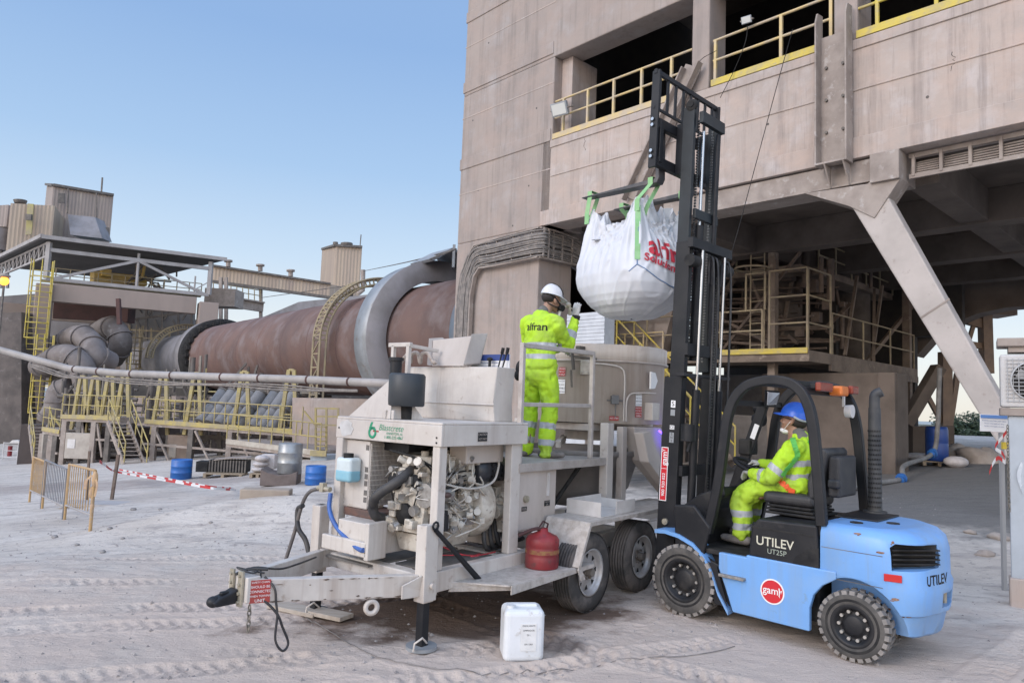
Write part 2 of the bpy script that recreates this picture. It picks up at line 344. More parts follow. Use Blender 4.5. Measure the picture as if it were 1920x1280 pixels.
# ================================================================ concrete building
bo = at(860, 400, 21.83); bo.z = 0
B = thing('concrete_building', 'tall pinkish grey concrete plant building with open upper floor and yellow railings', 'building', bo, -46.7)
def part(name, mat, parent, f, **k):
    mb = MB(); f(mb); return mb.build(name, mat, parent, **k)
T = .75
mb = MB()
mb.box(0, 3.6, 0, .0+T+.6, -1.5, 6.75)                    # left pier
mb.box(0, 3.95, 0, T+.6, 6.75, 11.5); mb.box(0, 16.5, 0, T, 11.5, 17)
wl = mb.build('wall', concs, B, bev=.03)
# formwork ledges as shallow bands
mb = MB()
for z in (9.12, 11.62, 13.95, 16): mb.box(-.02, 3.9, -.028, .02, z-.02, z+.33)
mb.build('wall_band', concs, B, bev=.012)
mb = MB()
for z in (8.3, 10.75, 13.1, 15.2): mb.box(-.012, 3.93, -.008, .01, z, z+.03)
mb.build('formwork_joint', conc, B)
mb = MB()
mb.box(3.6, 18.5, 0, T, 6.75, 9.12, 0)
mb.build('parapet', conc, B, bev=.025)
part('parapet_band', conc, B, lambda m: (m.box(3.62, 18.5, -.04, .01, 6.752, 7.16), m.box(3.95, 18.5, -.02, .01, 8.08, 8.12), m.box(3.9, 18.5, -.03, .01, 8.9, 9.1)), bev=.012)
for k, x in enumerate((3.97, 8.85, 11.99)):
    x1 = (8.3, 11.5, 17)[k]
    part('parapet_coping', yel if k else yelp, B, lambda m: m.box(x, x1, -.02, .18, 9.122, 9.27))
    def rail(m):
        for z in (9.75, 10.22): m.tube([(x, .08, z), (x1, .08, z)], .03, 8)
        n = (5, 3, 5)[k]
        for i in range(n):
            xx = x+(x1-x)*(i+.35)/n if k != 1 else x+(x1-x)*(.6 if i == 1 else (0.02 if i == 0 else .99)); m.box(xx-.03, xx+.03, .05, .11, 9.2, 10.22)
    part('railing', yelp if k < 2 else yel, B, rail)
for x in (8.32, 11.55): part('column', concs, B, lambda m: m.box(x, x+.45, .02, .75, 9.12, 11.5), bev=.03)
part('column', conc, B, lambda m: m.box(3.952, 4.35, .3, T+.6, 9.13, 11.5), bev=.02)
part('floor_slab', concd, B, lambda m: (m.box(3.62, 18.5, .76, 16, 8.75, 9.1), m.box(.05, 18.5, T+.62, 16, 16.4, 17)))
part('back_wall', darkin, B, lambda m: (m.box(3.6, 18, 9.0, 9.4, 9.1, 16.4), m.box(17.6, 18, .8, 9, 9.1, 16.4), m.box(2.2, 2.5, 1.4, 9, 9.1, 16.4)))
part('side_wall', concs, B, lambda m: m.box(0, .5, T+.6, 12, 6.75, 17))
def crack(m, rr, x, z, L, up=1):
    p = V((x, -.003, z))
    for i in range(9):
        q = p+V((rr.uniform(-.05, .05), 0, -L/9*rr.uniform(.6, 1.4))); w_ = rr.uniform(.003, .009); m.ext([p+V((-w_, 0, 0)), p+V((w_, 0, 0)), q+V((w_*.8, 0, 0)), q+V((-w_*.8, 0, 0))], (0, .002, 0)); p = q
rc = random.Random(15); part('concrete_crack', mk('crack_dark', (.09, .075, .065)), B, lambda m: [crack(m, rc, x, z, L) for x, z, L in ((7.15, 8.0, .75), (13.6, 8.3, .35), (5.1, 8.9, .35))])
part('tie_hole', mk('crack_dark', (0, 0, 0)), B, lambda m: [m.cyl((x, -.004, z), (x, .002, z), .028, n=10) for x, z in ((1.1, 12.9), (3.3, 10.2), (3.1, 8.0), (2.5, 6.95), (.9, 8.3), (2.2, 14.3), (.5, 10.6), (13.2, 7.6), (14.9, 8.4), (10.2, 7.9))])
# steel bracket column over the parapet, brackets and the lower steel beam
def sc_(m, x):
    m.box(x, x+.6, -.12, -.05, 6.7, 9.3)
    for xx in (x, x+.57): m.ext([(xx, -.05, 6.66), (xx, -.36, 6.66), (xx, -.36, 9.55), (xx, -.28, 9.75), (xx, -.05, 9.78)], (.035, 0, 0))
    m.box(x+.035, x+.57, -.36, -.12, 6.66, 6.7)
part('steel_bracket', stl, B, lambda m: sc_(m, 11.33), bev=.008)
def bolts(m, x):
    for z in (7.35, 8.0, 8.65):
        for xx in (.12, .44): m.cyl((x+xx, -.12, z), (x+xx, -.16, z), .03, n=8)
part('bolt', stld, B, lambda m: bolts(m, 11.35))
def diag(m):   # leaning steel channel behind the mast
    m.beam((6.8, -.1, 6.9), (8.45, -.1, 9.7), .46, .04, (0, 1, 0)); m.beam((6.6, -.18, 6.9), (8.25, -.18, 9.7), .04, .2, (0, 1, 0)); m.beam((7.02, -.18, 6.9), (8.67, -.18, 9.7), .04, .2, (0, 1, 0))
part('steel_channel', stl, B, diag, bev=.008)
part('lower_beam', stl, B, lambda m: (m.box(7.6, 12.25, .05, .6, 6.3, 6.72), m.box(7.6, 12.25, -.02, .66, 6.26, 6.3), m.box(12.25, 12.75, -.1, .8, 6.2, 6.745)), bev=.01)
part('gusset', stl, B, lambda m: (m.ext([(11.0, -.03, 6.26), (12.75, -.03, 6.2), (12.3, -.03, 5.55), (11.85, -.03, 5.85)], (0, .5, 0)), m.ext([(11.5, -.36, 6.66), (11.5, -.05, 6.66), (11.5, -.05, 6.25)], (.03, 0, 0)), m.ext([(11.85, -.36, 6.66), (11.85, -.05, 6.66), (11.85, -.05, 6.25)], (.03, 0, 0))), bev=.008)
mb = MB(); mb.ext([(11.83, 0, 5.95), (12.25, 0, 6.3), (12.4, 0, 6.2), (15.1, 0, .3), (15.3, 0, -.3), (14.9, 0, -.3), (14.35, 0, 1.15)], (0, .34, 0)); mb.build('diagonal_brace', mk('brace_paint', (.46, .41, .375), (.37, .33, .30), 1.0, .8, bump=.25, bs=9, c3=(.24, .19, .16), ns3=5, lo3=.6, hi3=.75), B, bev=.03)
part('brace_seam', stl, B, lambda m: m.beam((13.05, -.004, 3.65), (13.5, -.004, 3.95), .012, .03))
part('cable_ladder', stl, B, lambda m: ([m.beam((12.8, .3, z), (18, .3, z), .05, .08) for z in (6.3, 6.68)], [m.box(12.85+i*.45, 12.9+i*.45, .26, .33, 6.3, 6.7) for i in range(12)], [m.tube([(12.8, .35+.02*i, 6.36+.045*i), (15, .35, 6.33+.05*i), (18, .35, 6.36+.045*i)], .018, 6) for i in range(6)]))
# soffit beams
def soff(m):
    m.box(3.6, 18.4, T+.01, 15.9, 6.95, 7.3)
    for y in (4.2, 8.0, 11.6): m.box(3.7, 18.3, y, y+.55, 6.2, 6.95)
    for x in (7.2, 12.6, 16.4): m.box(x, x+.55, .8, 15.8, 6.25, 6.949)
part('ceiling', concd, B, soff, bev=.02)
def vault(m):  # haunched rear beam that arches over the exit
    pts = [(9.0, 13, 6.5), (19.5, 13, 6.5), (19.5, 13, 5.6), (11.6, 13, 5.5), (10.8, 13, 5.35), (10.1, 13, 5.05), (9.5, 13, 4.6), (9.0, 13, 4.0)]
    m.ext(pts, (0, .8, 0))
part('rear_beam', concd, B, vault)
# concrete pier and inner walls
part('pier', concd, B, lambda m: (m.box(8.2, 10.95, 5.2, 6.0, -.2, 3.0), m.box(10.55, 10.95, 5.05, 5.19, -.2, 3.0), m.box(6.4, 8.19, 7.2, 7.8, -.2, 3.1)), bev=.03)
part('low_wall', mk('lowwall', (.19, .17, .155), (.13, .115, .105), 2, .9, bump=.2, bs=8), B, lambda m: (m.box(4.2, 8.1, 6.0, 6.3, -.4, 1.8), m.box(1.5, 7.0, 9.6, 9.9, -.6, 3.2)), bev=.02)  # wall colour lowered to carry the interior shade
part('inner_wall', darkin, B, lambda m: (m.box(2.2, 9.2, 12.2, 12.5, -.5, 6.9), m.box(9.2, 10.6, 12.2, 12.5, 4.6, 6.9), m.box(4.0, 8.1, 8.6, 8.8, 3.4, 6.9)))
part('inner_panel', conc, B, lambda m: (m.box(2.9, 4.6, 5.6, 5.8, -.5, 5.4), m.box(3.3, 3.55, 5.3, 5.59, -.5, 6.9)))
# ---- cable tray running round the pier
Tr = thing('cable_tray', 'dusty cable tray packed with cables bending round the concrete pier', 'cable tray', bo, -46.7)
def trpath(a):   # a = 0 outer/top edge, 1 inner edge
    o = .12+.02*a
    return [(.3+.66*a, -o, 2.2), (.3+.66*a, -o, 5.1-.1*a), (.62+.46*a, -o, 6.1-.5*a), (1.0+.3*a, -o, 6.55-.72*a), (2.0, -o, 6.62-.8*a), (3.72, -o, 6.68-.82*a), (3.76, .4, 6.68-.82*a), (3.78, 1.35, 6.62-.75*a)]
part('tray_rail', stl, Tr, lambda m: [m.beam(V(p), V(q), .04, .14, (0, 1, 0) if i < 5 else (1, 0, 0)) for a in (0, 1) for i, (p, q) in enumerate(zip(trpath(a)[:-1], trpath(a)[1:]))])
def rungs(m):
    A, Bq = interp(trpath(0), 5), interp(trpath(1), 5)
    for p, q in list(zip(A, Bq))[::2]: m.beam(p, q, .035, .05, (0, 1, 0))
part('tray_rung', stl, Tr, rungs)
rr = random.Random(5)
for k in range(13):
    a = .07+.86*k/12+rr.uniform(-.02, .02); A, Bq = trpath(0), trpath(1)
    pts = [V(p).lerp(V(q), a)+V((rr.uniform(-.015, .015), -.03-rr.uniform(0, .03), rr.uniform(-.025, .025))) for p, q in zip(A, Bq)]
    e = pts[-1]; pts += [e+V((.3+.1*rr.random(), .5, -.25-.3*rr.random())), e+V((1.0, .7, -.1-.5*rr.random())), e+V((1.5+.3*rr.random(), .6, .5)), e+V((1.7, .5, 1.2))]
    part('cable', cable, Tr, lambda m: m.tube(interp(pts, 6), rr.uniform(.022, .036), 6))
# ---- floodlights
def flood(n, lab, p, q, grp='floodlights on the building'):
    t = thing(n, lab, 'floodlight', bo, -46.7, grp); p = V(p)
    d = V((.15, -1, -.45)).normalized(); u = V((0, 0, 1)).cross(d).normalized(); v = d.cross(u)
    mb = MB(); mb.ext([p+(-u*.2-v*.14)*q, p+(u*.2-v*.14)*q, p+(u*.2+v*.14)*q, p+(-u*.2+v*.14)*q], -d*.08*q); mb.build('housing', steelg, t, bev=.01)
    mb = MB(); mb.ext([p+(-u*.17-v*.11)*q, p+(u*.17-v*.11)*q, p+(u*.17+v*.11)*q, p+(-u*.17+v*.11)*q], d*.01); mb.build('lens', mk('lamp_glass', (.6, .6, .56), None, rough=.15), t)
    mb = MB(); mb.tube([p-u*.22*q, p-u*.22*q-d*.25*q, p+u*.22*q-d*.25*q, p+u*.22*q], .015, 6); mb.build('bracket', stl, t); return t
flood('floodlight', 'large dusty square floodlight at the left end of the railing opening', (4.5, -.35, 9.72), 1.25)
flood('floodlight', 'small floodlight clamped to the upper rail above the bracket column', (9.75, -.12, 10.3), .55)
# loose wires hanging from the railings
def wire(lab, pts, r=.008, name='hanging_wire', mat=None, world=False, grp=None):
    mb = MB(); mb.tube(interp(pts, 8), r, 5)
    if world: return one(mb, name, mat or blackm, lab, 'wire', pts[0], grp)
    t = mb.build(name, mat or blackm, None); t.location = bo; t.rotation_euler.z = R(-46.7); return tag(t, lab, 'wire', grp)
wire('long thin black wire hanging from the rail down across the parapet to the forklift side', [(10.75, -.05, 9.75), (10.5, -.2, 8.6), (10.1, -.3, 7.0), (9.7, -.5, 5.2), (9.2, -.4, 4.0)])
wire('short black wire hanging from the rail to the top of the mast grille', [(9.75, -.05, 10.2), (9.72, -.1, 9.8), (9.45, -.06, 9.3), (9.2, -.2, 8.7)])
wire('thin loose wire looping in front of the concrete column above the mast', [(9.0, -.05, 9.9), (8.6, -.15, 9.7), (8.3, -.15, 9.0), (8.2, -.1, 8.4)])
# ---- steel platform under the building
stl_k = stl; stl = mk('platform_shaded_steel', (.21, .165, .13), (.13, .10, .08), 2, .8, bump=.2, bs=20, c3=(.27, .22, .18), ns3=5)  # darker copy of the dusty steel, interior shade painted into its colour
P = thing('steel_platform', 'dusty steel access platform with railings and a caged ladder under the building', 'platform', bo, -46.7)
def deck(m, x0, x1, y0, y1, z): m.box(x0, x1, y0, y1, z-.28, z-.05); m.box(x0, x1, y0-.03, y1, z-.05, z); 
part('deck', stl, P, lambda m: (deck(m, 2.6, 9.35, 3.9, 5.2, 3.5), deck(m, 8.2, 9.349, 5.21, 12, 3.5)))
part('toe_board', yel, P, lambda m: m.box(2.6, 9.33, 3.84, 3.868, 3.42, 3.56))
def prail(m, p, q, z, h=1.08, n=4, r=.026, k=3):
    p, q = V((*p, z)), V((*q, z))
    for i in range(1, k+1): m.tube([p+V((0, 0, h*i/k)), q+V((0, 0, h*i/k))], r, 6)
    for i in range(n+1): c = p.lerp(q, i/n); m.tube([c, c+V((0, 0, h))], r*1.15, 6)
ryel = mk('dull_yellow', (.33, .27, .17), (.21, .17, .13), 3, .7)
part('railing', ryel, P, lambda m: prail(m, (3.2, 3.9), (8.1, 3.9), 3.5, 1.1, 4, k=2))
part('railing', ryel, P, lambda m: prail(m, (9.3, 5.4), (9.3, 11.8), 3.5, 1.1, 3, k=2))
part('railing', ryel, P, lambda m: (prail(m, (8.3, 3.9), (9.3, 3.9), 3.5, 2.1, 1, k=3), prail(m, (9.3, 3.95), (9.3, 5.3), 3.5, 2.1, 1, k=3), prail(m, (7.6, 3.95), (8.15, 3.95), 4.6, 1, 1, k=1)))
part('support_column', stl, P, lambda m: (m.beam((8.15, 4.4, -.2), (8.15, 4.4, 6.3), .2, .2), m.beam((5.0, 4.6, -.2), (5.0, 4.6, 6.3), .2, .2), m.beam((9.2, 11.5, 0), (9.2, 11.5, 6.3), .22, .22)))
part('upper_deck', stl, P, lambda m: (m.box(3, 8.4, 5.5, 6.2, 5.85, 6.05), m.box(8.0, 8.6, 6.2, 12, 5.85, 6.05), m.beam((5.2, 5.6, 4.2), (6.3, 5.6, 5.85), .12, .12)))
part('long_beam', stl, P, lambda m: (m.beam((9.33, 5.2, 3.15), (9.33, 12, 3.15), .08, .2), m.beam((8.6, 9.5, 3.5), (9.2, 12.0, 5.6), .1, .12), m.beam((9.2, 8.6, 3.5), (8.8, 9.8, 5.9), .08, .1)))
part('upper_railing', ryel, P, lambda m: (prail(m, (3, 5.5), (7.6, 5.5), 6.0, .8, 4, k=2), prail(m, (8.6, 6.2), (8.6, 12), 6.0, .8, 5, k=2)))
def ladder(m, x, y, z0, z1, w=.4):
    for xx in (x, x+w): m.tube([(xx, y, z0), (xx, y, z1)], .022, 6)
    z = z0+.2
    while z < z1: m.tube([(x, y, z), (x+w, y, z)], .014, 5); z += .3
part('ladder', ryel, P, lambda m: (ladder(m, 7.55, 4.3, 3.5, 6.8), m.tube([(7.75+.45*cos(t*pi/8), 4.0+.45*sin(t*pi/8), 5.75) for t in range(16)], .03, 6, closed=True)))
# machinery in the gloom
def clutter(m, rr, x0, x1, y0, y1, z0, z1, n, s=.5):
    for _ in range(n):
        p = V((rr.uniform(x0, x1), rr.uniform(y0, y1), rr.uniform(z0, z1))); k = rr.random()
        if k < .45: m.beam(p, p+V((rr.uniform(-1, 1), rr.uniform(-.3, .3), rr.uniform(-1, 1)))*s*2, .08, .1)
        elif k < .75: m.tube([p, p+V((0, 0, rr.uniform(.3, 1.6)*s*2))], rr.uniform(.03, .14), 8)
        else: a = rr.uniform(.1, .4)*s; m.box(p.x-a, p.x+a, p.y-a, p.y+a, p.z-a, p.z+a*1.5)
rr = random.Random(11)
Mch = thing('process_machinery', 'dark dusty process machinery and pipework behind the platform railing', 'machinery', bo, -46.7)
part('vessel', mk('dusky', (.12, .1, .085), (.08, .065, .055), 2, .85), Mch, lambda m: (m.lathe([(.1, 3.5), (.9, 4.2), (.9, 6.3)], (6.6, 7.4, 0)), m.cyl((4.6, 7.6, 3.6), (4.6, 7.6, 5.6), .7), m.cyl((7.8, 10.5, 3.6), (7.8, 10.5, 6.2), .6)))
part('pipework', mk('rustpipe', (.15, .11, .085), (.09, .07, .06), 3, .8), Mch, lambda m: clutter(m, rr, 4, 9.0, 5.8, 9, 3.6, 6.2, 95, .4))
rz = random.Random(44); part('cable_run', mk('rustpipe', (0, 0, 0)), Mch, lambda m: [m.tube([(rz.uniform(3, 7), rz.uniform(4.4, 8), z), (rz.uniform(7.2, 9), rz.uniform(4.6, 8), z+rz.uniform(-.2, .2))], rz.uniform(.02, .05), 6) for z in [3.7+rz.random()*2.9 for _ in range(34)]]+[m.beam((rz.uniform(3, 9), rz.uniform(4.4, 6), 3.5), (rz.uniform(3, 9), rz.uniform(4.6, 6), 6.2), .06, .08) for _ in range(7)]); part('support_frame', stl, Mch, lambda m: ([m.beam((x, 6.8, 3.5), (x+.5, 6.8, 6.2), .09, .09) for x in (4.2, 5.6, 7.1)], [m.beam((3.5, 6.7, z), (8.8, 6.7, z), .08, .12) for z in (4.4, 5.3)], [m.beam((9.0, y, 3.6), (9.0, y+.9, 6.0), .08, .08) for y in (7, 9)]))
# stair to the platform seen left of the forklift mast
S = thing('steel_stair', 'yellow railed steel stair behind the forklift mast under the building', 'stair', bo, -46.7)
def stair(m, p, q, w, n, ax):
    p, q, ax = V(p), V(q), V(ax).normalized()*w
    for o in (V((0, 0, 0)), ax): m.beam(p+o, q+o, .05, .22)
    for i in range(n): c = p.lerp(q, (i+.5)/n); m.beam(c, c+ax, .24, .03)
part('flight', stl, S, lambda m: stair(m, (7.4, 3.0, .5), (4.0, 3.0, 3.45), .8, 13, (0, 1, 0)))
part('handrail', yel, S, lambda m: [(m.tube([(7.4, y, 1.5), (4.0, y, 4.5), (3.2, y, 4.5)], .028, 6), m.tube([(7.4, y, 1.0), (4.0, y, 4.0)], .022, 6), [m.tube([(7.4-3.4*t, y, .5+2.95*t), (7.4-3.4*t, y, 1.5+3*t)], .026, 6) for t in (0, .25, .5, .75, 1)]) for y in (2.98, 3.82)])
W2 = thing('yellow_walkway', 'small yellow railed landing behind the mixer drum', 'walkway', bo, -46.7)
part('deck', stl, W2, lambda m: m.box(2.0, 5.2, 3.9, 5.2, 2.9, 3.05)); part('toe_board', yel, W2, lambda m: m.box(2.0, 5.2, 3.86, 3.898, 2.85, 3.1))
part('railing', yelp, W2, lambda m: prail(m, (2.2, 3.9), (5.0, 3.9), 3.05, 1.1, 4, k=2))
part('hopper', mk('beigesheet', (.34, .29, .26), (.25, .21, .19), 2, .8), W2, lambda m: (m.ext([(3.2, 4.2, 3.06), (4.6, 4.2, 3.06), (5.1, 4.2, 4.8), (2.9, 4.2, 4.8)], (0, .8, 0))))
stl = stl_k
# corrugated white panel behind the worker's hand
mb = MB()
for i in range(12): z = 2.98+i*.085; mb.box(5.27, 6.47, -.62+.006*(i % 2), -.56, z, z+.078)
mb.box(5.3, 6.44, -.555, -.2, .0, 3.98)
t = mb.build('louvre_panel', mk('white_metal_sheet', (.55, .57, .6), (.45, .47, .5), 3, .45, .3)); t.location = bo+V((0, 0, .15)); t.rotation_euler.z = R(-46.7); tag(t, 'pale ribbed metal louvre panel standing behind the mixer drum', 'panel')
# ================================================================ mixer / pump trailer (x towards hitch, y towards camera)
cream = mk('cream_paint', (.57, .53, .485), (.49, .445, .40), 2.2, .5, bump=.06, bs=30, c3=(.30, .235, .19), ns3=9, lo3=.62, hi3=.74, dust=(.42, .38, .35), streak=(.36, .30, .255))
creamw = mk('cream_dusty', (.48, .43, .39), (.38, .33, .29), 1.5, .75, bump=.15, bs=20, stretch=(1, 1, .5), c3=(.30, .25, .215), ns3=3, lo3=.58, hi3=.75)
engm = mk('engine_enamel', (.56, .52, .45), (.40, .35, .29), 9, .4, lo=.45, hi=.6, c3=(.22, .18, .15), ns3=22, lo3=.6, hi3=.7)
chk = mk('checker_plate', (.52, .48, .44), (.38, .34, .30), 14, .6, .15, bump=.8, bs=55)
rub = mk('tyre_rubber', (.045, .043, .042), (.13, .115, .105), 3, .85, bump=.1, bs=60, lo=.45, hi=.62)
rimm = mk('rim_silver', (.5, .5, .5), (.36, .33, .31), 6, .45, .5)
hosem = mk('black_hose', (.025, .025, .028), (.06, .055, .05), 8, .6)
to = V((-1.12, 6.025, 0)); TA = 231.9
T_ = thing('mixer_pump_trailer', 'cream coloured concrete mixer and pump trailer with open engine bay and drawbar', 'trailer', to, TA)
# chassis
def chassis(m):
    for y in (-.62, .62): m.beam((.02, y, .48), (-4.9, y, .48), .1, .16)
    for x in (-.1, -1.15, -2.0, -3.3, -4.85): m.beam((x, -.57, .47), (x, .57, .47), .1, .12)
part('chassis', cream, T_, chassis, bev=.008)
def aframe(m):
    for s in (-1, 1): m.beam((.03, s*.60, .475), (1.16, s*.07, .535), .075, .16)
    m.ext([(1.08, -.12, .46), (1.18, -.12, .46), (1.18, .12, .46), (1.08, .12, .46)], (0, 0, .17))
    m.ext([(.2, .61, .40), (-.12, .67, .39), (-.12, .67, .52), (.05, .665, .56), (.2, .61, .5)], (0, .012, 0))
part('drawbar', cream, T_, aframe, bev=.008)
rustm = mk('scuff_rust', (.10, .075, .06), (.2, .15, .12), 20, .8)
def scuffs(m):
    rr = random.Random(4); a, b = V((.03, .6, .475)), V((1.16, .07, .535)); n = V((.41, .91, 0))
    for _ in range(26):
        c = a.lerp(b, rr.uniform(.1, .95))+n*.0405+V((0, 0, rr.choice((-.07, .07, rr.uniform(-.06, .06))))); d = (b-a).normalized(); L = rr.uniform(.006, .04)
        m.ext([c-d*L, c-d*L*.3+V((0, 0, rr.uniform(.002, .008))), c+d*L, c+V((0, 0, -rr.uniform(.002, .01)))], n*.001)
part('paint_scuff', rustm, T_, scuffs)
cp = part('hitch_plate', mk('zinc', (.42, .38, .3), (.3, .27, .2), 20, .5, .4), T_, lambda m: (m.box(1.185, 1.202, -.075, -.03, .43, .67), m.box(1.185, 1.202, .03, .085, .43, .67), [m.cyl((1.20, y, z), (1.215, y, z), .012, n=6) for y in (-.05, .055) for z in (.46, .52, .58, .64)]), bev=.002)
part('hitch_coupler', black, T_, lambda m: (m.ext([(1.2, -.05, .45), (1.26, -.05, .45), (1.36, -.035, .455), (1.385, -.035, .485), (1.34, -.04, .51), (1.27, -.045, .525), (1.2, -.05, .55)], (0, .095, 0)), m.ell((1.355, 0, .482), (.045, .048, .038)), m.box(1.25, 1.31, -.018, .018, .515, .54)), bev=.01)
label(T_, (1.095, .145, .533), (-.905, .425, 0), (0, 0, 1), .135, .155, redl, ['SAFETY CHAIN', 'SHOULD BE', 'CONNECTED', 'WHEN TOWING', 'UNIT'], whtl)
def chain(m):
    for i in range(5):
        c = V((1.14, .1, .42-.035*i)); a = (1, 0, 0) if i % 2 else (0, 1, 0); a = V(a)
        m.tube([c+a*.013*cos(t*pi/5)+V((0, 0, .024*sin(t*pi/5))) for t in range(10)], .005, 5, closed=True)
part('safety_chain', mk('old_chain', (.16, .15, .13), (.25, .22, .18), 30, .6, .4), T_, chain)
part('cable_loop', hosem, T_, lambda m: m.tube(interp([(1.05, .12, .62), (1.02, .2, .55), (1.0, .2, .45), (.99, .21, .36), (1.0, .22, .2), (.95, .24, .12), (.9, .23, .16), (.95, .22, .28), (.99, .21, .37), (1.06, .16, .46), (1.1, .12, .47)], 5), .009, 6))
part('light_cable', hosem, T_, lambda m: (m.tube(interp([(1.18, .02, .64), (1.05, -.02, .66), (.8, -.08, .60), (.6, -.15, .59), (.3, -.3, .58)], 5), .008, 5), m.tube(interp([(1.0, .08, .655), (1.1, .0, .66), (1.2, 0, .64)], 4), .012, 5), m.tube(interp([(1.04, .1, .64), (1.16, -.06, .67), (1.12, .09, .65), (1.0, -.02, .65), (1.08, .12, .6)], 5), .007, 5)))
part('lifting_eye', cream, T_, lambda m: m.lathe([(.028, -.012), (.06, -.012), (.06, .012), (.028, .012), (.028, -.012)], (.36, .47, .345), (.41, .91, 0), 20))
for y, sg in ((.64, 1), (-.68, -1)):
    j = part('jack_leg', cream, T_, lambda m: (m.box(-.07, .04, y-.055, y+.055, .35, .93), m.box(-.085, .055, y+.055, y+.067, .36, .94) if sg > 0 else None), bev=.008)
    part('jack_foot', black, j, lambda m: (m.box(-.05, .02, y-.036, y+.036, .02, .36),), bev=.004)
    part('foot_plate', steelg if sg > 0 else black, j, lambda m: m.cyl((-.015, y, .0), (-.015, y, .025), .12, n=20))
    part('pin', cream, j, lambda m: (m.cyl((-.02, y+.06, .48), (-.02, y+.1, .48), .022, n=10), m.tube([(.0, y+.07, .06), (.08, y+.1, .12), (.12, y+.06, .08), (.12, y+.05, .02)], .008, 6)))
part('crank_lever', black, T_, lambda m: (m.tube([(-.03, .72, .90), (-.6, .74, .40)], [.018, .026], 10), m.tube([(-.03+.03*cos(t*pi/4), .72, .93+.03*sin(t*pi/4)) for t in range(8)], .01, 6, closed=True)))
# engine bay frame and hood
def post(x0, x1, y0, y1, z0, z1): return part('post', cream, T_, lambda m: m.box(x0, x1, y0, y1, z0, z1), bev=.008)
post(-.2, -.11, .57, .65, .56, 1.53); post(-.17, -.09, -.62, -.53, .56, 1.53); post(-1.2, -1.06, .56, .64, .56, 1.53); post(-.1, .0, -.78, -.66, .45, .93)
mb = MB()
H = mb.box(-1.25, -.105, -.64, .67, 1.70, 1.722); mb.box(-.13, -.1, -.642, .672, 1.53, 1.7); mb.box(-1.25, -.131, .65, .672, 1.53, 1.7); mb.box(-1.25, -.131, -.642, -.62, 1.53, 1.7)
mb.build('hood', cream, T_, bev=.006)
mb = MB(); rr = random.Random(2); mb.ext([(-.098, -.5+.09*cos(t*pi/9)*(1+rr.uniform(-.15, .15)), 1.62+.075*sin(t*pi/9)*(1+rr.uniform(-.15, .15))) for t in range(18)], (.002, 0, 0)); mb.build('white_patch', mk('patch_white', (.5, .49, .48), (.4, .39, .38), 9, .7), T_)
green = mk('logo_green', (.02, .25, .13)); 
text('Blastcrete', .075, green, T_, (-.098, .08, 1.648), (0, 1, 0), (0, 0, 1), 'lettering', shear=.3, bold=-.0005)
text('ANNISTON, AL', .03, green, T_, (-.098, .13, 1.603), (0, 1, 0), (0, 0, 1))
text('1-800-235-4867', .036, green, T_, (-.098, .12, 1.57), (0, 1, 0), (0, 0, 1))
part('logo', green, T_, lambda m: (m.ext([(-.099, -.17, 1.69), (-.099, -.145, 1.69), (-.099, -.165, 1.645), (-.099, -.12, 1.65), (-.099, -.125, 1.635), (-.099, -.195, 1.635)], (.002, 0, 0)), m.lathe([(.028, 0), (.028, .002), (.052, .002), (.052, 0)], (-.099, -.15, 1.6), (1, 0, 0), 20)))
part('logo_bar', redl, T_, lambda m: m.box(-.099, -.097, -.14, -.07, 1.608, 1.62))
label(T_, (-.6, .675, 1.605), (-1, 0, 0), (0, 0, 1), .12, .075, black, ['CAUTION', 'HOT PARTS'], creamw, 'caution_label')
part('bolt', black, T_, lambda m: [m.cyl((-.1, y, z), (-.094, y, z), .008, n=6) for y, z in ((.62, 1.6), (-.6, 1.62), (.62, 1.56))])
# radiator, reservoir
part('radiator', cream, T_, lambda m: (m.box(-.34, -.14, -.55, -.22, .93, 1.52), ), bev=.01)
def grille(m):
    for i in range(24): z = .95+i*.0225; m.box(-.335+.0, .0-.137, -.215, -.21, z, z+.004); m.box(-.135, -.132, -.55+.0, -.22, z, z+.003) if 0 else None
    for i in range(9): x = -.33+i*.024; m.box(x, x+.004, -.214, -.209, .95, 1.49)
part('radiator_core', blackm, T_, lambda m: m.box(-.56, -.16, -.24, -.216, .96, 1.5))
def gr(m):
    for i in range(13): z = .965+i*.0425; m.box(-.55, -.145, -.2145, -.207, z, z+.007)
    for i in range(26): x = -.545+i*.0157; m.box(x, x+.004, -.2135, -.205, .955, 1.50)
part('fan_shroud', blackm, T_, lambda m: m.box(-.56, -.36, -.5, -.25, .95, 1.5)); part('radiator_grille', cream, T_, gr)
part('louvre_slot', black, T_, lambda m: [m.box(-.141, -.137, -.262+.014*i, -.256+.014*i, z, z+.045) for z in (.99, 1.05, 1.13, 1.19, 1.25, 1.44) for i in range(3)])
rs = part('coolant_tank', mk('tank_plastic', (.55, .62, .63), (.5, .56, .56), 8, .4), T_, lambda m: (m.box(-.135, -.0, -.5, -.3, 1.18, 1.37)), bev=.03, seg=4)
part('coolant', mk('coolant_blue', (.2, .42, .52), (.25, .45, .52), 8, .4), rs, lambda m: m.box(-.133, .003, -.503, -.297, 1.16, 1.275), bev=.03, seg=4)
part('tank_cap', blackm, rs, lambda m: m.cyl((-.06, -.4, 1.36), (-.06, -.4, 1.405), .045))
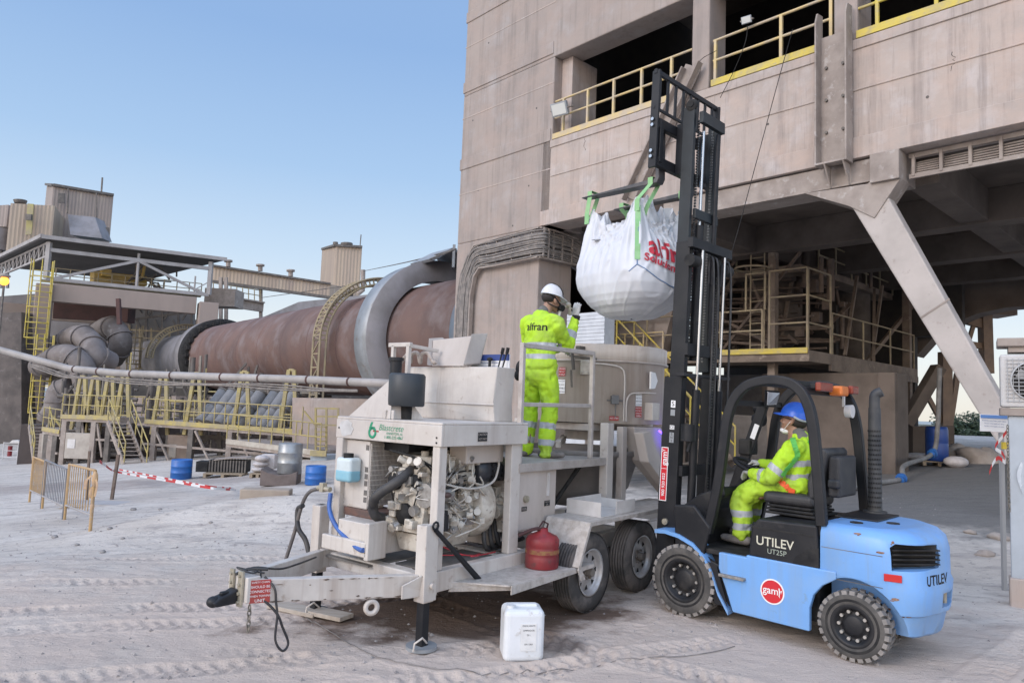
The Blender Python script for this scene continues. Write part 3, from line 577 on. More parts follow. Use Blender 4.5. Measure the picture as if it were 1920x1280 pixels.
# battery box and floor
part('battery_box', cream, T_, lambda m: (m.box(.06, .1, -.5, .08, .6, .72), m.box(-.1, .1, .05, .1, .58, .88), m.box(-.4, .05, -.35, .05, .6, .86)), bev=.008)
part('floor_pan', mk('oily_floor', (.13, .12, .11), (.24, .22, .2), 3, .7), T_, lambda m: (m.box(-1.1, .0, -.56, -.0, .5, .515), m.box(-1.15, -.25, .06, .56, .5, .513)))
part('rust_tray', mk('rusty', (.15, .08, .06), (.08, .06, .055), 8, .8), T_, lambda m: m.box(-.4, -.12, -.5, .0, .86, .93), bev=.01)
# engine
def eng(m):
    m.box(-1.0, -.42, -.12, .26, .78, 1.28); m.box(-.95, -.45, -.1, .24, 1.28, 1.42)
    m.ext([(-1.0, -.1, .78), (-1.0, .25, .78), (-1.0, .18, .64), (-1.0, -.03, .64)], (.6, 0, 0))
    m.lathe([(.0, 0), (.2, 0), (.27, .03), (.29, .1), (.29, .2), (.2, .22), (0, .22)], (-.99, .08, .96), (-1, 0, 0), 24)
    m.ext([(-.42, -.1, .8), (-.42, .26, .8), (-.42, .29, 1.0), (-.42, .2, 1.32), (-.42, -.05, 1.32)], (.07, 0, 0))
    for i in range(4): m.box(-.95+.13*i, -.87+.13*i, .24, .3, 1.30, 1.39); m.cyl((-.91+.13*i, .1, 1.42), (-.91+.13*i, .1, 1.46), .035, n=10)
    for i in range(14): a = i*.45; m.cyl((-.355, .08+.17*cos(a), 1.03+.2*sin(a)), (-.335, .08+.17*cos(a), 1.03+.2*sin(a)), .012, n=6)
E0 = set(bpy.data.objects); part('engine_block', engm, T_, eng, bev=.015)
def bits(m, rr, n):
    for _ in range(n):
        c = V((rr.uniform(-1.0, -.4), rr.uniform(.26, .34), rr.uniform(.8, 1.38))); k = rr.random()
        if k < .4: m.cyl(c, c+V((rr.uniform(-.04, .04), .04, rr.uniform(-.04, .04))), rr.uniform(.012, .04), n=10)
        elif k < .7: s = rr.uniform(.015, .05); m.box(c.x-s, c.x+s, c.y-.02, c.y+.03, c.z-s*.8, c.z+s*.8)
        else: m.tube(interp([c, c+V((rr.uniform(-.1, .1), .05, rr.uniform(-.1, .1))), c+V((rr.uniform(-.2, .2), .02, rr.uniform(-.2, .2)))], 4), .008, 6)
part('engine_fittings', engm, T_, lambda m: bits(m, random.Random(8), 70))
part('engine_fittings', mk('alu', (.4, .39, .37), (.25, .23, .21), 12, .4, .6), T_, lambda m: bits(m, random.Random(9), 30))
part('injection_pump', mk('alu', (.4, .39, .37)), T_, lambda m: (m.cyl((-.38, .3, 1.12), (-.62, .3, 1.12), .075), m.cyl((-.38, .3, 1.12), (-.33, .3, 1.12), .1), [m.tube(interp([(-.42-.05*i, .33, 1.18), (-.42-.05*i, .4, 1.28), (-.5-.12*i, .3, 1.36)], 4), .006, 6) for i in range(4)]))
part('oil_filter', black, T_, lambda m: (m.cyl((-.5, .36, .83), (-.5, .36, .96), .05), m.cyl((-.5, .36, .96), (-.5, .36, .99), .042)), bev=.006)
part('oil_cap', mk('brownp', (.09, .055, .05)), T_, lambda m: m.ell((-.52, .38, 1.12), (.045, .03, .022)))
def fbits(m, rr, n):
    for _ in range(n):
        c = V((-.34, rr.uniform(-.12, .3), rr.uniform(.82, 1.38))); k = rr.random()
        if k < .35: m.cyl(c, c+V((.05, rr.uniform(-.03, .03), rr.uniform(-.03, .03))), rr.uniform(.015, .05), n=12)
        elif k < .6: s_ = rr.uniform(.015, .05); m.box(c.x-.02, c.x+.05, c.y-s_, c.y+s_, c.z-s_*.7, c.z+s_*.7)
        else: m.tube(interp([c, c+V((.03, rr.uniform(-.05, .05), rr.uniform(-.04, .04))), c+V((.0, rr.uniform(-.1, .1), rr.uniform(-.1, .1)))], 4), .008, 6)
part('engine_fittings', engm, T_, lambda m: fbits(m, random.Random(31), 20), bev=.004)
part('engine_fittings', mk('alu', (0, 0, 0)), T_, lambda m: fbits(m, random.Random(33), 16))
part('pulley', blackm, T_, lambda m: [m.lathe([(0, 0), (r_, 0), (r_, .012), (r_*.8, .02), (r_, .028), (r_, .04), (0, .04)], (-.35, y, z), (1, 0, 0), 20) for y, z, r_ in ((.08, .95, .085), (.2, 1.22, .05), (-.05, 1.2, .07))])
part('fan_belt', blackm, T_, lambda m: m.tube([(-.33, .08, .86), (-.33, .165, .95), (-.33, .25, 1.22), (-.33, .2, 1.275), (-.33, -.03, 1.27), (-.33, -.12, 1.2), (-.33, -.01, .93)], .007, 6, closed=True))
part('engine_wiring', blackm, T_, lambda m: [m.tube(interp([(-.3, -.1+.05*i, 1.46), (-.32-.06*i, .2, 1.42-.03*i), (-.5, .36, 1.3-.06*i), (-.8, .33, 1.3-.04*i)], 5), .008, 6) for i in range(4)])
for o_ in set(bpy.data.objects)-E0: o_.location.x += .16; o_.location.y += .14
part('coolant_hose', hosem, T_, lambda m: (m.tube(interp([(-.62, .12, 1.45), (-.4, .2, 1.40), (-.1, .25, 1.25), (.03, .1, 1.1), (-.02, -.0, 1.0), (-.05, .0, .92), (-.15, 0, .88)], 6), .042, 12)))
wh_ = part('white_hose', mk('offwhite_hose', (.5, .47, .43), (.4, .37, .33), 9, .5), T_, lambda m: (m.tube(interp([(-.48, .4, 1.26), (-.62, .5, 1.19), (-.9, .52, 1.15), (-1.15, .52, 1.19), (-1.25, .5, 1.32), (-1.24, .5, 1.38)], 6), .011, 8), m.tube(interp([(-.5, .36, .95), (-.57, .4, 1.05), (-.65, .38, 1.17), (-.8, .34, 1.22), (-.98, .3, 1.2)], 6), .022, 8), m.tube(interp([(-.48, .34, 1.2), (-.52, .36, 1.32), (-.6, .3, 1.4)], 5), .006, 6)))
wh_.location.x += .2
part('air_cleaner', mk('airclean', (.02, .022, .028), (.035, .035, .04), 5, .35), T_, lambda m: m.lathe([(0, 0), (.1, .0), (.13, .02), (.13, .14), (.105, .16), (.105, .42), (.08, .45), (0, .45)], (-.82, .36, 1.28), (-1, .15, 0), 28))
part('air_cleaner_slots', blackm, T_, lambda m: [m.cyl(V((-.99-.055*i, .39, 1.28))+V((.0, .102*cos(a), .102*sin(a))), V((-.99-.055*i, .39, 1.28))+V((.0, .118*cos(a), .118*sin(a))), .015, n=8) for i in range(5) for a in [.15*pi+k*.42 for k in range(-3, 4)]])
def pump(m):
    m.cyl((-.8, .22, .94), (-1.2, .26, .93), .15); m.cyl((-1.12, .24, .92), (-1.4, .3, .92), .12); m.box(-1.42, -1.16, .16, .4, .98, 1.12); m.cyl((-1.12, .42, .9), (-1.42, .44, .92), .062); m.cyl((-1.42, .3, .9), (-1.5, .3, .9), .14); m.box(-1.64, -1.48, .2, .44, .78, .98)
    m.cyl((-1.2, .42, .76), (-1.36, .44, .76), .05); m.box(-1.7, -1.52, .4, .5, .72, .79); m.box(-1.3, -1.22, .35, .45, 1.1, 1.16); m.cyl((-1.5, .42, .86), (-1.5, .5, .86), .05)
part('hydraulic_pump', engm, T_, lambda m: (pump(m), bits(m, random.Random(3), 0)), bev=.012)
def pbits(m, rr, n):
    for _ in range(n):
        c = V((rr.uniform(-1.7, -1.1), rr.uniform(.36, .47), rr.uniform(.72, 1.1)))
        if rr.random() < .5: s = rr.uniform(.012, .04); m.box(c.x-s, c.x+s, c.y-.02, c.y+.03, c.z-s*.8, c.z+s*.8)
        else: m.cyl(c, c+V((rr.uniform(-.06, .06), .05, rr.uniform(-.04, .04))), rr.uniform(.012, .035), n=10)
part('pump_fittings', engm, T_, lambda m: pbits(m, random.Random(13), 34), bev=.004)
part('hydraulic_hose', hosem, T_, lambda m: [m.tube(interp([(-1.5-.05*i, .38, .9), (-1.5-.03*i, .45-.1*i, 1.05), (-1.3-.04*i, .3, 1.4-.03*i), (-1.3, .1, 1.5)], 5), .016, 7) for i in range(3)]+[m.tube(interp([(-1.1-.06*i, .3, .9), (-1.0-.1*i, .42, .6), (-1.3-.1*i, .3, .56), (-1.6, .1+.1*i, .6)], 5), .022, 7) for i in range(4)])
part('back_panel', creamw, T_, lambda m: (m.box(-1.32, -1.28, -.6, .3, .55, 1.52), m.box(-1.28, -.3, -.6, -.57, .95, 1.52), m.box(-1.9, -1.33, .0, .5, 1.42, 1.5) if 0 else None))
part('upper_tank', creamw, T_, lambda m: (m.box(-1.12, -.6, .3, .5, 1.36, 1.52)), bev=.01)
part('dark_bracket', black, T_, lambda m: (m.box(-1.1, -.3, -.5, .1, 1.44, 1.52), m.cyl((-.75, .1, 1.46), (-.75, .1, 1.52), .12)))
# exhaust mufflers on the hood
mf = part('muffler', mk('muffler_black', (.028, .033, .038), (.04, .045, .05), 3, .5), T_, lambda m: m.lathe([(0, 0), (.145, .0), (.16, .01), (.16, .265), (.145, .285), (0, .29)], (-.3, .04, 1.835), n=36))
part('muffler_stem', blackm, mf, lambda m: m.cyl((-.3, .045, 1.72), (-.3, .045, 1.85), .05, n=24))
mf2 = part('exhaust_stack', black, T_, lambda m: (m.cyl((-.5, -.33, 1.72), (-.5, -.33, 2.27), .055, n=24), m.cyl((-.5, -.33, 2.25), (-.5, -.33, 2.28), .07, n=24)))
part('hopper_gusset', cream, T_, lambda m: (m.ext([(-.14, -.53, 1.724), (-.14, .02, 1.724), (-.2, -.03, 2.09)], (-.012, 0, 0)), m.ext([(-.15, .0, 1.724), (-.45, .12, 1.724), (-.2, -.03, 2.09)], (0, -.01, 0))), bev=.003)
part('hinge', cream, T_, lambda m: [m.box(-.15, -.13, -.06+.1*i, -.03+.1*i, 1.724, 1.80) for i in range(2)], bev=.004)
# material box behind
bx = part('material_hopper', cream, T_, lambda m: (m.ext([(-1.0, .47, 1.722), (-1.0, -.62, 1.722), (-.98, -.62, 1.90), (-1.0, -.66, 2.225), (-1.0, .48, 2.225), (-.98, .47, 1.90)], (-.27, 0, 0)), m.box(-.985, -.97, -.64, .48, 1.87, 1.885)), bev=.008)
part('hopper_lid', creamw, T_, lambda m: (m.ext([(-.98, -.34, 2.23), (-.98, .10, 2.23), (-1.1, .06, 2.53), (-1.1, -.46, 2.50)], (-.2, 0, .03)), m.ext([(-.96, .10, 2.23), (-.93, .12, 2.24), (-1.08, .08, 2.55), (-1.11, .05, 2.53)], (-.24, 0, .03)), m.ext([(-.955, -.34, 2.23), (-.93, -.36, 2.24), (-1.07, -.49, 2.52), (-1.1, -.47, 2.5)], (-.2, 0, .03))), bev=.008)
part('hoist_frame', cream, T_, lambda m: (m.beam((-.7, -.38, 1.9), (-.7, -.38, 2.42), .04, .04), m.beam((-.7, -.59, 1.9), (-.7, -.59, 2.42), .035, .04), m.beam((-.7, -.65, 2.42), (-.7, -.35, 2.42), .04, .04), m.beam((-.7, -.37, 2.41), (-1.0, -.28, 2.38), .03, .035)), bev=.004)
part('knotted_rope', mk('rope', (.42, .37, .33), (.3, .25, .22), 30, .9), T_, lambda m: m.tube(interp([(-.9, -.7, 2.26), (-.88, -.55, 2.36), (-.9, -.56, 2.26), (-.86, -.5, 2.34), (-.88, -.44, 2.35), (-.9, -.42, 2.26), (-.86, -.36, 2.34), (-.88, -.3, 2.35), (-.9, -.24, 2.26), (-.9, -.2, 2.27)], 6), .02, 8))
part('control_lever', blackm, T_, lambda m: [(m.tube([(-1.2, .32+.05*i, 2.2), (-1.22, .35+.06*i, 2.37)], .008, 6), m.tube([(-1.22, .35+.06*i, 2.36), (-1.225, .36+.06*i, 2.42)], .016, 8)) for i in range(2)]+[m.cyl((-1.2, .22, 2.225), (-1.2, .22, 2.3), .014, n=8), m.ell((-1.2, .22, 2.31), (.03, .03, .02))])
sgn = part('info_board', whtl, T_, lambda m: m.box(-1.262, -1.25, -.05, .42, 2.19, 2.36)); part('board_header', mk('navy', (.03, .06, .22)), sgn, lambda m: m.box(-1.249, -1.247, -.05, .42, 2.3, 2.36))
text('alfran', .035, whtl, sgn, (-1.246, .02, 2.33), (0, 1, 0), (0, 0, 1))
for i in range(2): text('Soluciones en refractario', .022, mk('navy', (0, 0, 0)), sgn, (-1.247, .18, 2.28-.035*i), (0, 1, 0), (0, 0, 1))
# hydraulic tank cabinet
cb = part('hydraulic_tank', creamw, T_, lambda m: (m.box(-1.84, -1.22, .18, .6, .72, 1.3)), bev=.008)
part('tank_door', creamw, cb, lambda m: m.box(-1.52, -1.22, .602, .612, .74, 1.28), bev=.003)
part('gauge', mk('zinc', (.5, .5, .5)), cb, lambda m: (m.cyl((-1.32, .612, 1.02), (-1.32, .64, 1.02), .032), m.cyl((-1.32, .64, 1.02), (-1.32, .642, 1.02), .022, mi=0)))
label(cb, (-1.31, .613, .93), (-1, 0, 0), (0, 0, 1), .08, .04, black, ['FUEL'], creamw, 'fuel_label'); label(cb, (-1.69, .603, .95), (-1, 0, 0), (0, 0, 1), .09, .05, black, ['HYDRAULIC', 'OIL'], creamw, 'oil_label')
part('sight_glass', white, cb, lambda m: (m.box(-1.71, -1.67, .602, .612, 1.02, 1.24), m.box(-1.7, -1.68, .612, .62, 1.04, 1.22)))
# platform, mixer legs
pf = part('work_platform', mk('platform_steel', (.40, .36, .33), (.3, .27, .24), 6, .7, .1, bump=.4, bs=60), T_, lambda m: (m.box(-2.82, -1.18, -.45, .62, 1.325, 1.345), m.box(-2.83, -1.17, .62, .65, 1.27, 1.35), m.box(-2.83, -1.17, -.48, -.45, 1.27, 1.43)), bev=.004)
part('post', cream, T_, lambda m: m.box(-2.85, -2.72, .56, .66, .82, 1.72), bev=.008)
part('post', cream, T_, lambda m: m.box(-2.85, -2.76, -.66, -.56, .82, 1.72), bev=.008)
part('cross_rail', cream, T_, lambda m: (m.box(-2.74, -1.4, -.42, -.36, 1.47, 1.56), m.box(-2.74, -1.3, -.62, -.58, 1.62, 1.68), m.beam((-2.74, .0, 1.45), (-3.3, -.3, 1.5), .06, .08)), bev=.006)
railm = mk('rail_galv', (.47, .43, .40), (.36, .32, .29), 8, .55, .1)
part('guard_rail', railm, T_, lambda m: ([m.beam((x, .6, 1.35), (x, .6, 2.44), .045, .045) for x in (-1.22, -2.46)], m.beam((-1.2, .6, 2.44), (-2.48, .6, 2.46), .045, .045), m.beam((-1.24, .6, 1.89), (-2.44, .6, 1.9), .02, .04)), bev=.006)
part('strut', blackm, T_, lambda m: (m.tube([(-1.95, .4, .75), (-2.45, .5, 1.3)], .02), m.tube([(-2.0, .35, .75), (-2.6, .45, 1.32)], .022)))
# fenders, side deck
part('side_deck', chk, T_, lambda m: (m.ext([(-.3, .64, .44), (-.55, 1.06, .44), (-1.75, 1.1, .44), (-1.75, .64, .44)], (0, 0, .014)), m.ext([(-.3, .63, .37), (-.62, 1.04, .4), (-.62, 1.06, .452), (-.3, .66, .452)], (0, .01, 0)), m.ext([(-.56, 1.065, .452), (-1.75, 1.105, .452), (-1.75, 1.105, .42), (-.56, 1.065, .38)], (0, .01, 0))), bev=.002)
part('fender', chk, T_, lambda m: (m.ext([(-1.46, .64, .46), (-1.46, 1.12, .46), (-1.64, 1.12, .83), (-1.64, .64, .83)], (-.012, 0, .008)), m.box(-3.75, -1.655, .64, 1.12, .82, .838), m.ext([(-1.45, 1.12, .44), (-1.5, 1.12, .34), (-1.58, 1.12, .34), (-1.5, 1.12, .46), (-1.66, 1.12, .8), (-3.75, 1.12, .8), (-3.75, 1.12, .838), (-1.64, 1.12, .838)], (0, .012, 0))), bev=.003)
part('fender', chk, T_, lambda m: m.box(-3.75, -1.655, -1.12, -.64, .82, .838), bev=.003)
# wheels
def tyre_prof(r, w, rr_): return [(rr_, -w*.42), (rr_+.03, -w*.5), (r-.05, -w*.5), (r-.012, -w*.42), (r, -w*.25), (r, w*.25), (r-.012, w*.42), (r-.05, w*.5), (rr_+.03, w*.5), (rr_, w*.42)]
def road_wheel(par, c, r, w, s):
    c = V(c); ax = V((0, s, 0)); t = part('wheel', rub, par, lambda m: m.lathe(tyre_prof(r, w, .21), c, ax, 48))
    part('tread', rub, t, lambda m: [m.lathe([(r-.004, o-.012), (r+.004, o-.012), (r+.004, o+.012), (r-.004, o+.012)], c, ax, 48) for o in (-.075, -.045, -.015, .015, .045, .075)])
    rm = part('rim', rimm, t, lambda m: (m.lathe([(.21, .09), (.218, .1), (.2, .095), (.19, .06), (.185, .05), (.175, .035), (.13, .045), (.1, .055), (.07, .05), (.0, .05)], c, ax, 40)))
    part('rim_hole', blackm, rm, lambda m: [m.ext([c+ax*.045+V((cos(a+o)*q, 0, sin(a+o)*q)) for o, q in ((-.14, .165), (.14, .165), (.0, .115))], ax*.004) for a in [k*pi/4 for k in range(8)]])
    part('hub', stld, rm, lambda m: (m.cyl(c+ax*.03, c+ax*.115, .045, .038), [m.cyl(c+ax*.05+V((cos(a)*.065, 0, sin(a)*.065)), c+ax*.075+V((cos(a)*.065, 0, sin(a)*.065)), .011, n=6) for a in [k*pi/3 for k in range(6)]]))
for x in (-1.78, -2.79):
    road_wheel(T_, (x, .97, .36), .36, .2, 1); road_wheel(T_, (x, -.97, .36), .36, .2, -1)
part('axle', stld, T_, lambda m: [m.beam((x, -.85, .36), (x, .85, .36), .08, .08) for x in (-1.78, -2.79)])
# mixer drum
MC = V((-3.62, -.06, 0))
dm = part('mixer_drum', mk('drum_cream', (.68, .62, .56), (.58, .51, .455), 1.2, .65, bump=.1, bs=14, c3=(.42, .34, .28), ns3=3, lo3=.6, hi3=.78, streak=(.46, .37, .30)), T_, lambda m: m.lathe([(0, 1.71), (.84, 1.71), (.84, 2.41), (.87, 2.41), (.87, 2.60), (.85, 2.61), (.83, 2.60), (.83, 2.46), (.0, 2.48)], MC, n=64))
part('rim_band', creamw, dm, lambda m: m.lathe([(.85, 2.405), (.885, 2.405), (.885, 2.425), (.85, 2.425)], MC, n=64))
def dr(a, z, r=.845): return MC+V((cos(R(a))*r, sin(R(a))*r, z))
def drl(a, z, w, h, m_, lines, tm, nm='warning_label'):
    n = V((cos(R(a)), sin(R(a)), 0)); return label(dm, dr(a, z, .848), V((-n.y, n.x, 0)) if 0 else V((0, 0, 1)).cross(n), (0, 0, 1), w, h, m_, lines, tm, nm)
# camera sees drum angles about 15..100 degrees (local)
drl(4, 2.28, .09, .1, redl, ['DANGER', 'KEEP OUT', 'OF DRUM'], whtl); drl(4, 2.11, .09, .16, whtl, ['STAND CLEAR', 'OF MIXER', 'WHILE', 'RUNNING'], blackm)
drl(67, 1.99, .09, .14, whtl, ['STOP MOTOR', 'AND LOCK', 'BEFORE', 'CLEANING'], blackm); drl(67, 1.85, .09, .12, redl, ['WARNING', 'DO NOT', 'OPERATE', 'OPEN'], whtl)
drl(46, 1.77, .11, .05, redl, ['NO STEP'], whtl)
def pp(m, pts, r): m.tube(interp([dr(a, z, .875) for a, z in pts], 5), r, 8)
part('conduit', cream, dm, lambda m: (pp(m, [(26, 2.38), (32, 2.38), (42, 2.37), (50, 2.34), (53, 2.25), (53, 1.95), (53, 1.74)], .011), pp(m, [(55, 1.74), (55, 1.95), (57, 2.03), (61, 2.06), (72, 2.07), (84, 2.07)], .011)))
sb = part('switch_box', mk('alu', (.4, .4, .4)), dm, lambda m: (m.ext([dr(20, 2.25, .91), dr(27, 2.25, .91), dr(27, 2.42, .91), dr(20, 2.42, .91)], V((cos(R(23)), sin(R(23)), 0))*-.06), [m.cyl(dr(a, z, .91), dr(a, z, .93), .012, n=8) for a in (21.5, 25.5) for z in (2.28, 2.39)]), bev=.005)
part('latch', stld, dm, lambda m: (m.beam(dr(12, 2.46, .92), dr(32, 2.43, .92), .02, .02), m.beam(dr(14, 2.5, .93), dr(15, 2.3, .9), .03, .03), m.box(*(lambda c: (c.x-.07, c.x+.07, c.y-.03, c.y+.03, c.z-.04, c.z+.05))(dr(20, 2.52, .9))), m.beam(dr(13, 2.3, .9), dr(13.5, 2.1, .88), .025, .012)), bev=.004)
part('junction_box', mk('boxgrey', (.12, .12, .12)), dm, lambda m: (m.ext([dr(43, 1.93, .93), dr(48, 1.93, .93), dr(48, 2.03, .93), dr(43, 2.03, .93)], V((-.05, -.05, 0))), m.cyl(dr(46, 1.78, .9), dr(46, 1.93, .9), .006, n=6), m.beam(dr(40, 1.97, .87), dr(52, 1.97, .87), .01, .015)), bev=.006)
part('side_box', cream, dm, lambda m: m.ext([dr(74, 1.76, .96), dr(82, 1.76, .96), dr(82, 1.96, .96), dr(74, 1.96, .96)], V((-.03, -.12, 0))), bev=.008)
part('mirror_lug', whtl, dm, lambda m: m.ext([dr(76, 2.12, .9), dr(76, 2.32, .9), dr(81, 2.31, .9), dr(84, 2.22, .9), dr(81, 2.13, .9)], V((.0, -.02, 0))))
part('violet_light', mk('violet_lamp', (.12, .05, 1), emit=4.0), T_, lambda m: m.tube([(-3.62, .82, 1.64), (-3.70, .84, 1.60), (-3.72, .86, 1.44)], .014, 8), )
ml = part('mixer_frame', creamw, T_, lambda m: (m.box(-4.4, -2.86, -.35, .35, 1.62, 1.7), m.beam((-3.1, .62, .5), (-3.1, .62, 1.68), .08, .1), m.beam((-4.3, .55, .5), (-4.3, .55, 1.68), .08, .1), m.beam((-4.3, -.55, .5), (-4.3, -.55, 1.68), .08, .1), m.cyl((-3.4, 0, 1.5), (-3.4, 0, 1.7), .3)), bev=.006)
part('pump_hopper', mk('hopper_grey', (.27, .26, .26), (.2, .19, .185), 2, .7), T_, lambda m: (m.lathe([(0, .72), (.42, .75), (.62, .95), (.74, 1.34), (.76, 1.34), (.76, 1.4)], (-3.3, -.1, 0), n=40)))
part('discharge_chute', creamw, T_, lambda m: (m.ext([(-3.2, .55, 1.68), (-3.75, .62, 1.68), (-4.05, .7, 1.25), (-4.05, .72, .98), (-3.85, .7, .9), (-3.35, .6, 1.3)], (0, .16, 0)), m.ext([(-3.18, .72, 1.62), (-3.32, .74, 1.64), (-3.46, .8, 1.34), (-3.7, .85, 1.0), (-3.62, .85, .97), (-3.22, .78, 1.3)], (0, .12, 0))), bev=.01)
part('under_hose', hosem, T_, lambda m: [m.tube(interp([(-1.9, -.1, .62+.03*i), (-2.3, .35, .66), (-2.7, .42-.08*i, .72+.04*i), (-3.4, .5, .78)], 5), .025, 7) for i in range(3)]+[m.ell((-2.35, .3, .62), (.28, .2, .1))])
part('red_lead', mk('red_wire', (.4, .03, .04)), T_, lambda m: (m.tube(interp([(-.5, .35, .66), (-.6, .5, .6), (-.8, .52, .57), (-1.05, .5, .56)], 5), .006, 5), m.tube(interp([(-.45, .4, .6), (-.75, .55, .58), (-.6, .6, .6), (-.9, .45, .56)], 5), .005, 5)))
hs = part('valve_hose', hosem, T_, lambda m: m.tube(interp([(.02, -.9, .9), (.0, -1.0, .85), (.02, -.95, .7), (.0, -.86, .6), (0, -.8, .5)], 5), .022, 8))
part('grease_rod', mk('rodgrey', (.09, .085, .085), (.14, .12, .11), 9, .6), T_, lambda m: m.tube(interp([(-.05, -.68, 1.07), (.0, -.82, 1.04), (.01, -.92, .92), (.02, -1.0, .65), (.05, -1.08, .36)], 5), .017, 8))
part('tap', mk('zinc', (.4, .4, .4)), T_, lambda m: (m.cyl((.0, -.72, 1.08), (.0, -.55, 1.08), .022), m.box(-.02, .03, -.67, -.62, 1.05, 1.13)), bev=.004)
part('blue_hose', mk('blue_hose', (.04, .12, .38), (.05, .09, .25), 12, .45), T_, lambda m: m.tube(interp([(.0, -.54, 1.05), (.02, -.52, .92), (.03, -.42, .8), (.06, -.2, .7), (.1, .0, .66), (.11, .06, .665)], 6), .02, 8))
# ---- loose things on and round the trailer
def tl(x, y, z=0): a = R(TA); return V((to.x+x*cos(a)-y*sin(a), to.y+x*sin(a)+y*cos(a), z))
gc = thing('fuel_can', 'dented red metal safety fuel can on the trailer side deck', 'fuel can', tl(-1.27, .86, .455), TA)
part('body', mk('can_red', (.24, .018, .022), (.15, .015, .02), 5, .5, c3=(.09, .03, .03), ns3=12, dust=(.26, .09, .08)), gc, lambda m: m.lathe([(0, 0), (.145, 0), (.15, .01), (.15, .1), (.145, .11), (.15, .12), (.15, .17), (.145, .18), (.15, .19), (.15, .245), (.13, .275), (.05, .31), (.045, .34), (0, .34)], n=36))
part('band', mk('old_gold', (.26, .14, .05), (.2, .03, .03), 12, .6, lo=.42, hi=.58), gc, lambda m: m.lathe([(.1515, .13), (.1515, .165)], n=36))
part('spout', mk('dark_brownred', (.06, .025, .025), rough=.8), gc, lambda m: (m.tube(interp([(.02, 0, .33), (.08, -.02, .34), (.14, -.08, .31), (.2, -.12, .28)], 5), .016, 8), m.tube([(-.05, 0, .3), (-.08, 0, .37), (.0, 0, .4), (.05, 0, .36)], .008, 6)))
tr = thing('steel_tray', 'open white sheet steel tray lying on the wheel fender', 'tray', tl(-2.28, .86, .84), TA)
part('tray_floor', white, tr, lambda m: m.box(-.33, .33, -.2, .2, 0, .008)); part('tray_side', white, tr, lambda m: (m.box(-.33, .05, .195, .203, .009, .13), m.box(.322, .33, -.2, .19, .009, .14), m.box(-.33, -.322, -.2, .19, .009, .1), m.box(-.32, .32, -.203, -.195, .009, .14)))
jc = thing('jerrycan', 'white plastic jerrycan with paper label standing on the dusty ground', 'jerrycan', (.16, 5.62, gh(.16, 5.62)-.005), 8)
jm = mk('hdpe', (.68, .7, .72), (.6, .62, .63), 5, .4, c3=(.4, .36, .32), ns3=9, lo3=.6, hi3=.72)
part('body', jm, jc, lambda m: m.box(-.155, .155, -.13, .13, 0, .385), bev=.045, seg=4)
part('shoulder', jm, jc, lambda m: (m.box(-.11, .11, -.03, .03, .37, .405),), bev=.012)
part('cap', jm, jc, lambda m: m.cyl((-.1, -.05, .38), (-.1, -.05, .405), .032))
label(jc, (.03, -.131, .19), (1, 0, 0), (0, 0, 1), .12, .2, mk('paper', (.7, .7, .69), (.62, .62, .61), 9), ['DISOLVENTE', 'LIMPIADOR', '25 L', '', 'UN 1263', ''], blackm, 'paper_label', .017)
pts = [(x, y, gh(x, y)+.008) for x, y in ((-1.75, 6.4), (-1.45, 6.0), (-1.1, 5.55), (-.75, 5.3), (-.3, 5.22), (.2, 5.3), (.9, 5.5), (1.5, 5.7), (1.9, 5.95))]
pts = [(p.x, p.y, gh(p.x, p.y)+.007) for p in interp(pts, 8)]
mb = MB(); mb.tube(pts, .0035, 5); one(mb, 'ground_wire', cable, 'thin dark wire snaking across the ground from the drawbar past the jerrycan', 'wire', pts[0])
# ================================================================ forklift (x forward, y left, z up)
fo = V((2.06, 7.15, 0)); FA = 135
F_ = thing('forklift', 'light blue counterbalance forklift with black overhead guard and mast raised high', 'forklift', fo, FA)
def fl(x, y, z=0): a = R(FA); return V((fo.x+x*cos(a)-y*sin(a), fo.y+x*sin(a)+y*cos(a), z))
blue = mk('forklift_blue', (.165, .36, .70), (.15, .325, .63), 1.5, .4, bump=.04, bs=40, c3=(.17, .28, .42), ns3=11, lo3=.64, hi3=.74, dust=(.23, .36, .54), streak=(.19, .31, .49))
ftyre = mk('solid_tyre', (.05, .048, .046), (.12, .11, .10), 4, .85, bump=.15, bs=40)
tread = mk('dusty_tread', (.27, .25, .235), (.16, .15, .14), 6, .9)
def arc(cx, cz, r, a0, a1, n, y): return [(cx+r*cos(R(a0+(a1-a0)*i/n)), y, cz+r*sin(R(a0+(a1-a0)*i/n))) for i in range(n+1)]
# side panels / chassis, cut round the wheels
for s in (1, -1):
    y0 = .5*s; dy = .055*s
    mb = MB()
    mb.ext([(-.36, y0, .64)]+[(-.36, y0, .5), (-.42, y0, .36), (-.5, y0, .15), (-1.17, y0, .15)]+arc(-1.5, .27, .37, 198-180+18, 90, 6, y0)[:0]+[(-1.17, y0, .33), (-1.2, y0, .44), (-1.27, y0, .53), (-1.38, y0, .6), (-1.38, y0, .66), (-.62, y0, .66), (-.62, y0, .64)], (0, dy, 0))
    mb.build('side_panel', blue, F_, bev=.012, seg=3)
    mb = MB(); top = [(.31, .745), (.2, .755), (.05, .735), (-.1, .68), (-.22, .58), (-.3, .45), (-.36, .3), (-.46, .15)]
    for (a, b), (c, d_) in zip(top[:-1], top[1:]): mb.add([(a, .34*s, b), (c, .34*s, d_), (c, .565*s, d_), (a, .565*s, b), (a, .34*s, b-.02), (c, .34*s, d_-.02), (c, .565*s, d_-.035), (a, .565*s, b-.035)], [(0, 1, 2, 3), (4, 7, 6, 5), (3, 2, 6, 7), (0, 4, 5, 1), (0, 3, 7, 4), (1, 5, 6, 2)])
    mb.build('fender', blue, F_)
part('floor_plate', blackm, F_, lambda m: (m.box(-.62, -.1, -.5, .5, .6, .645), m.box(-1.2, .1, -.42, .42, .2, .6)), bev=.01)
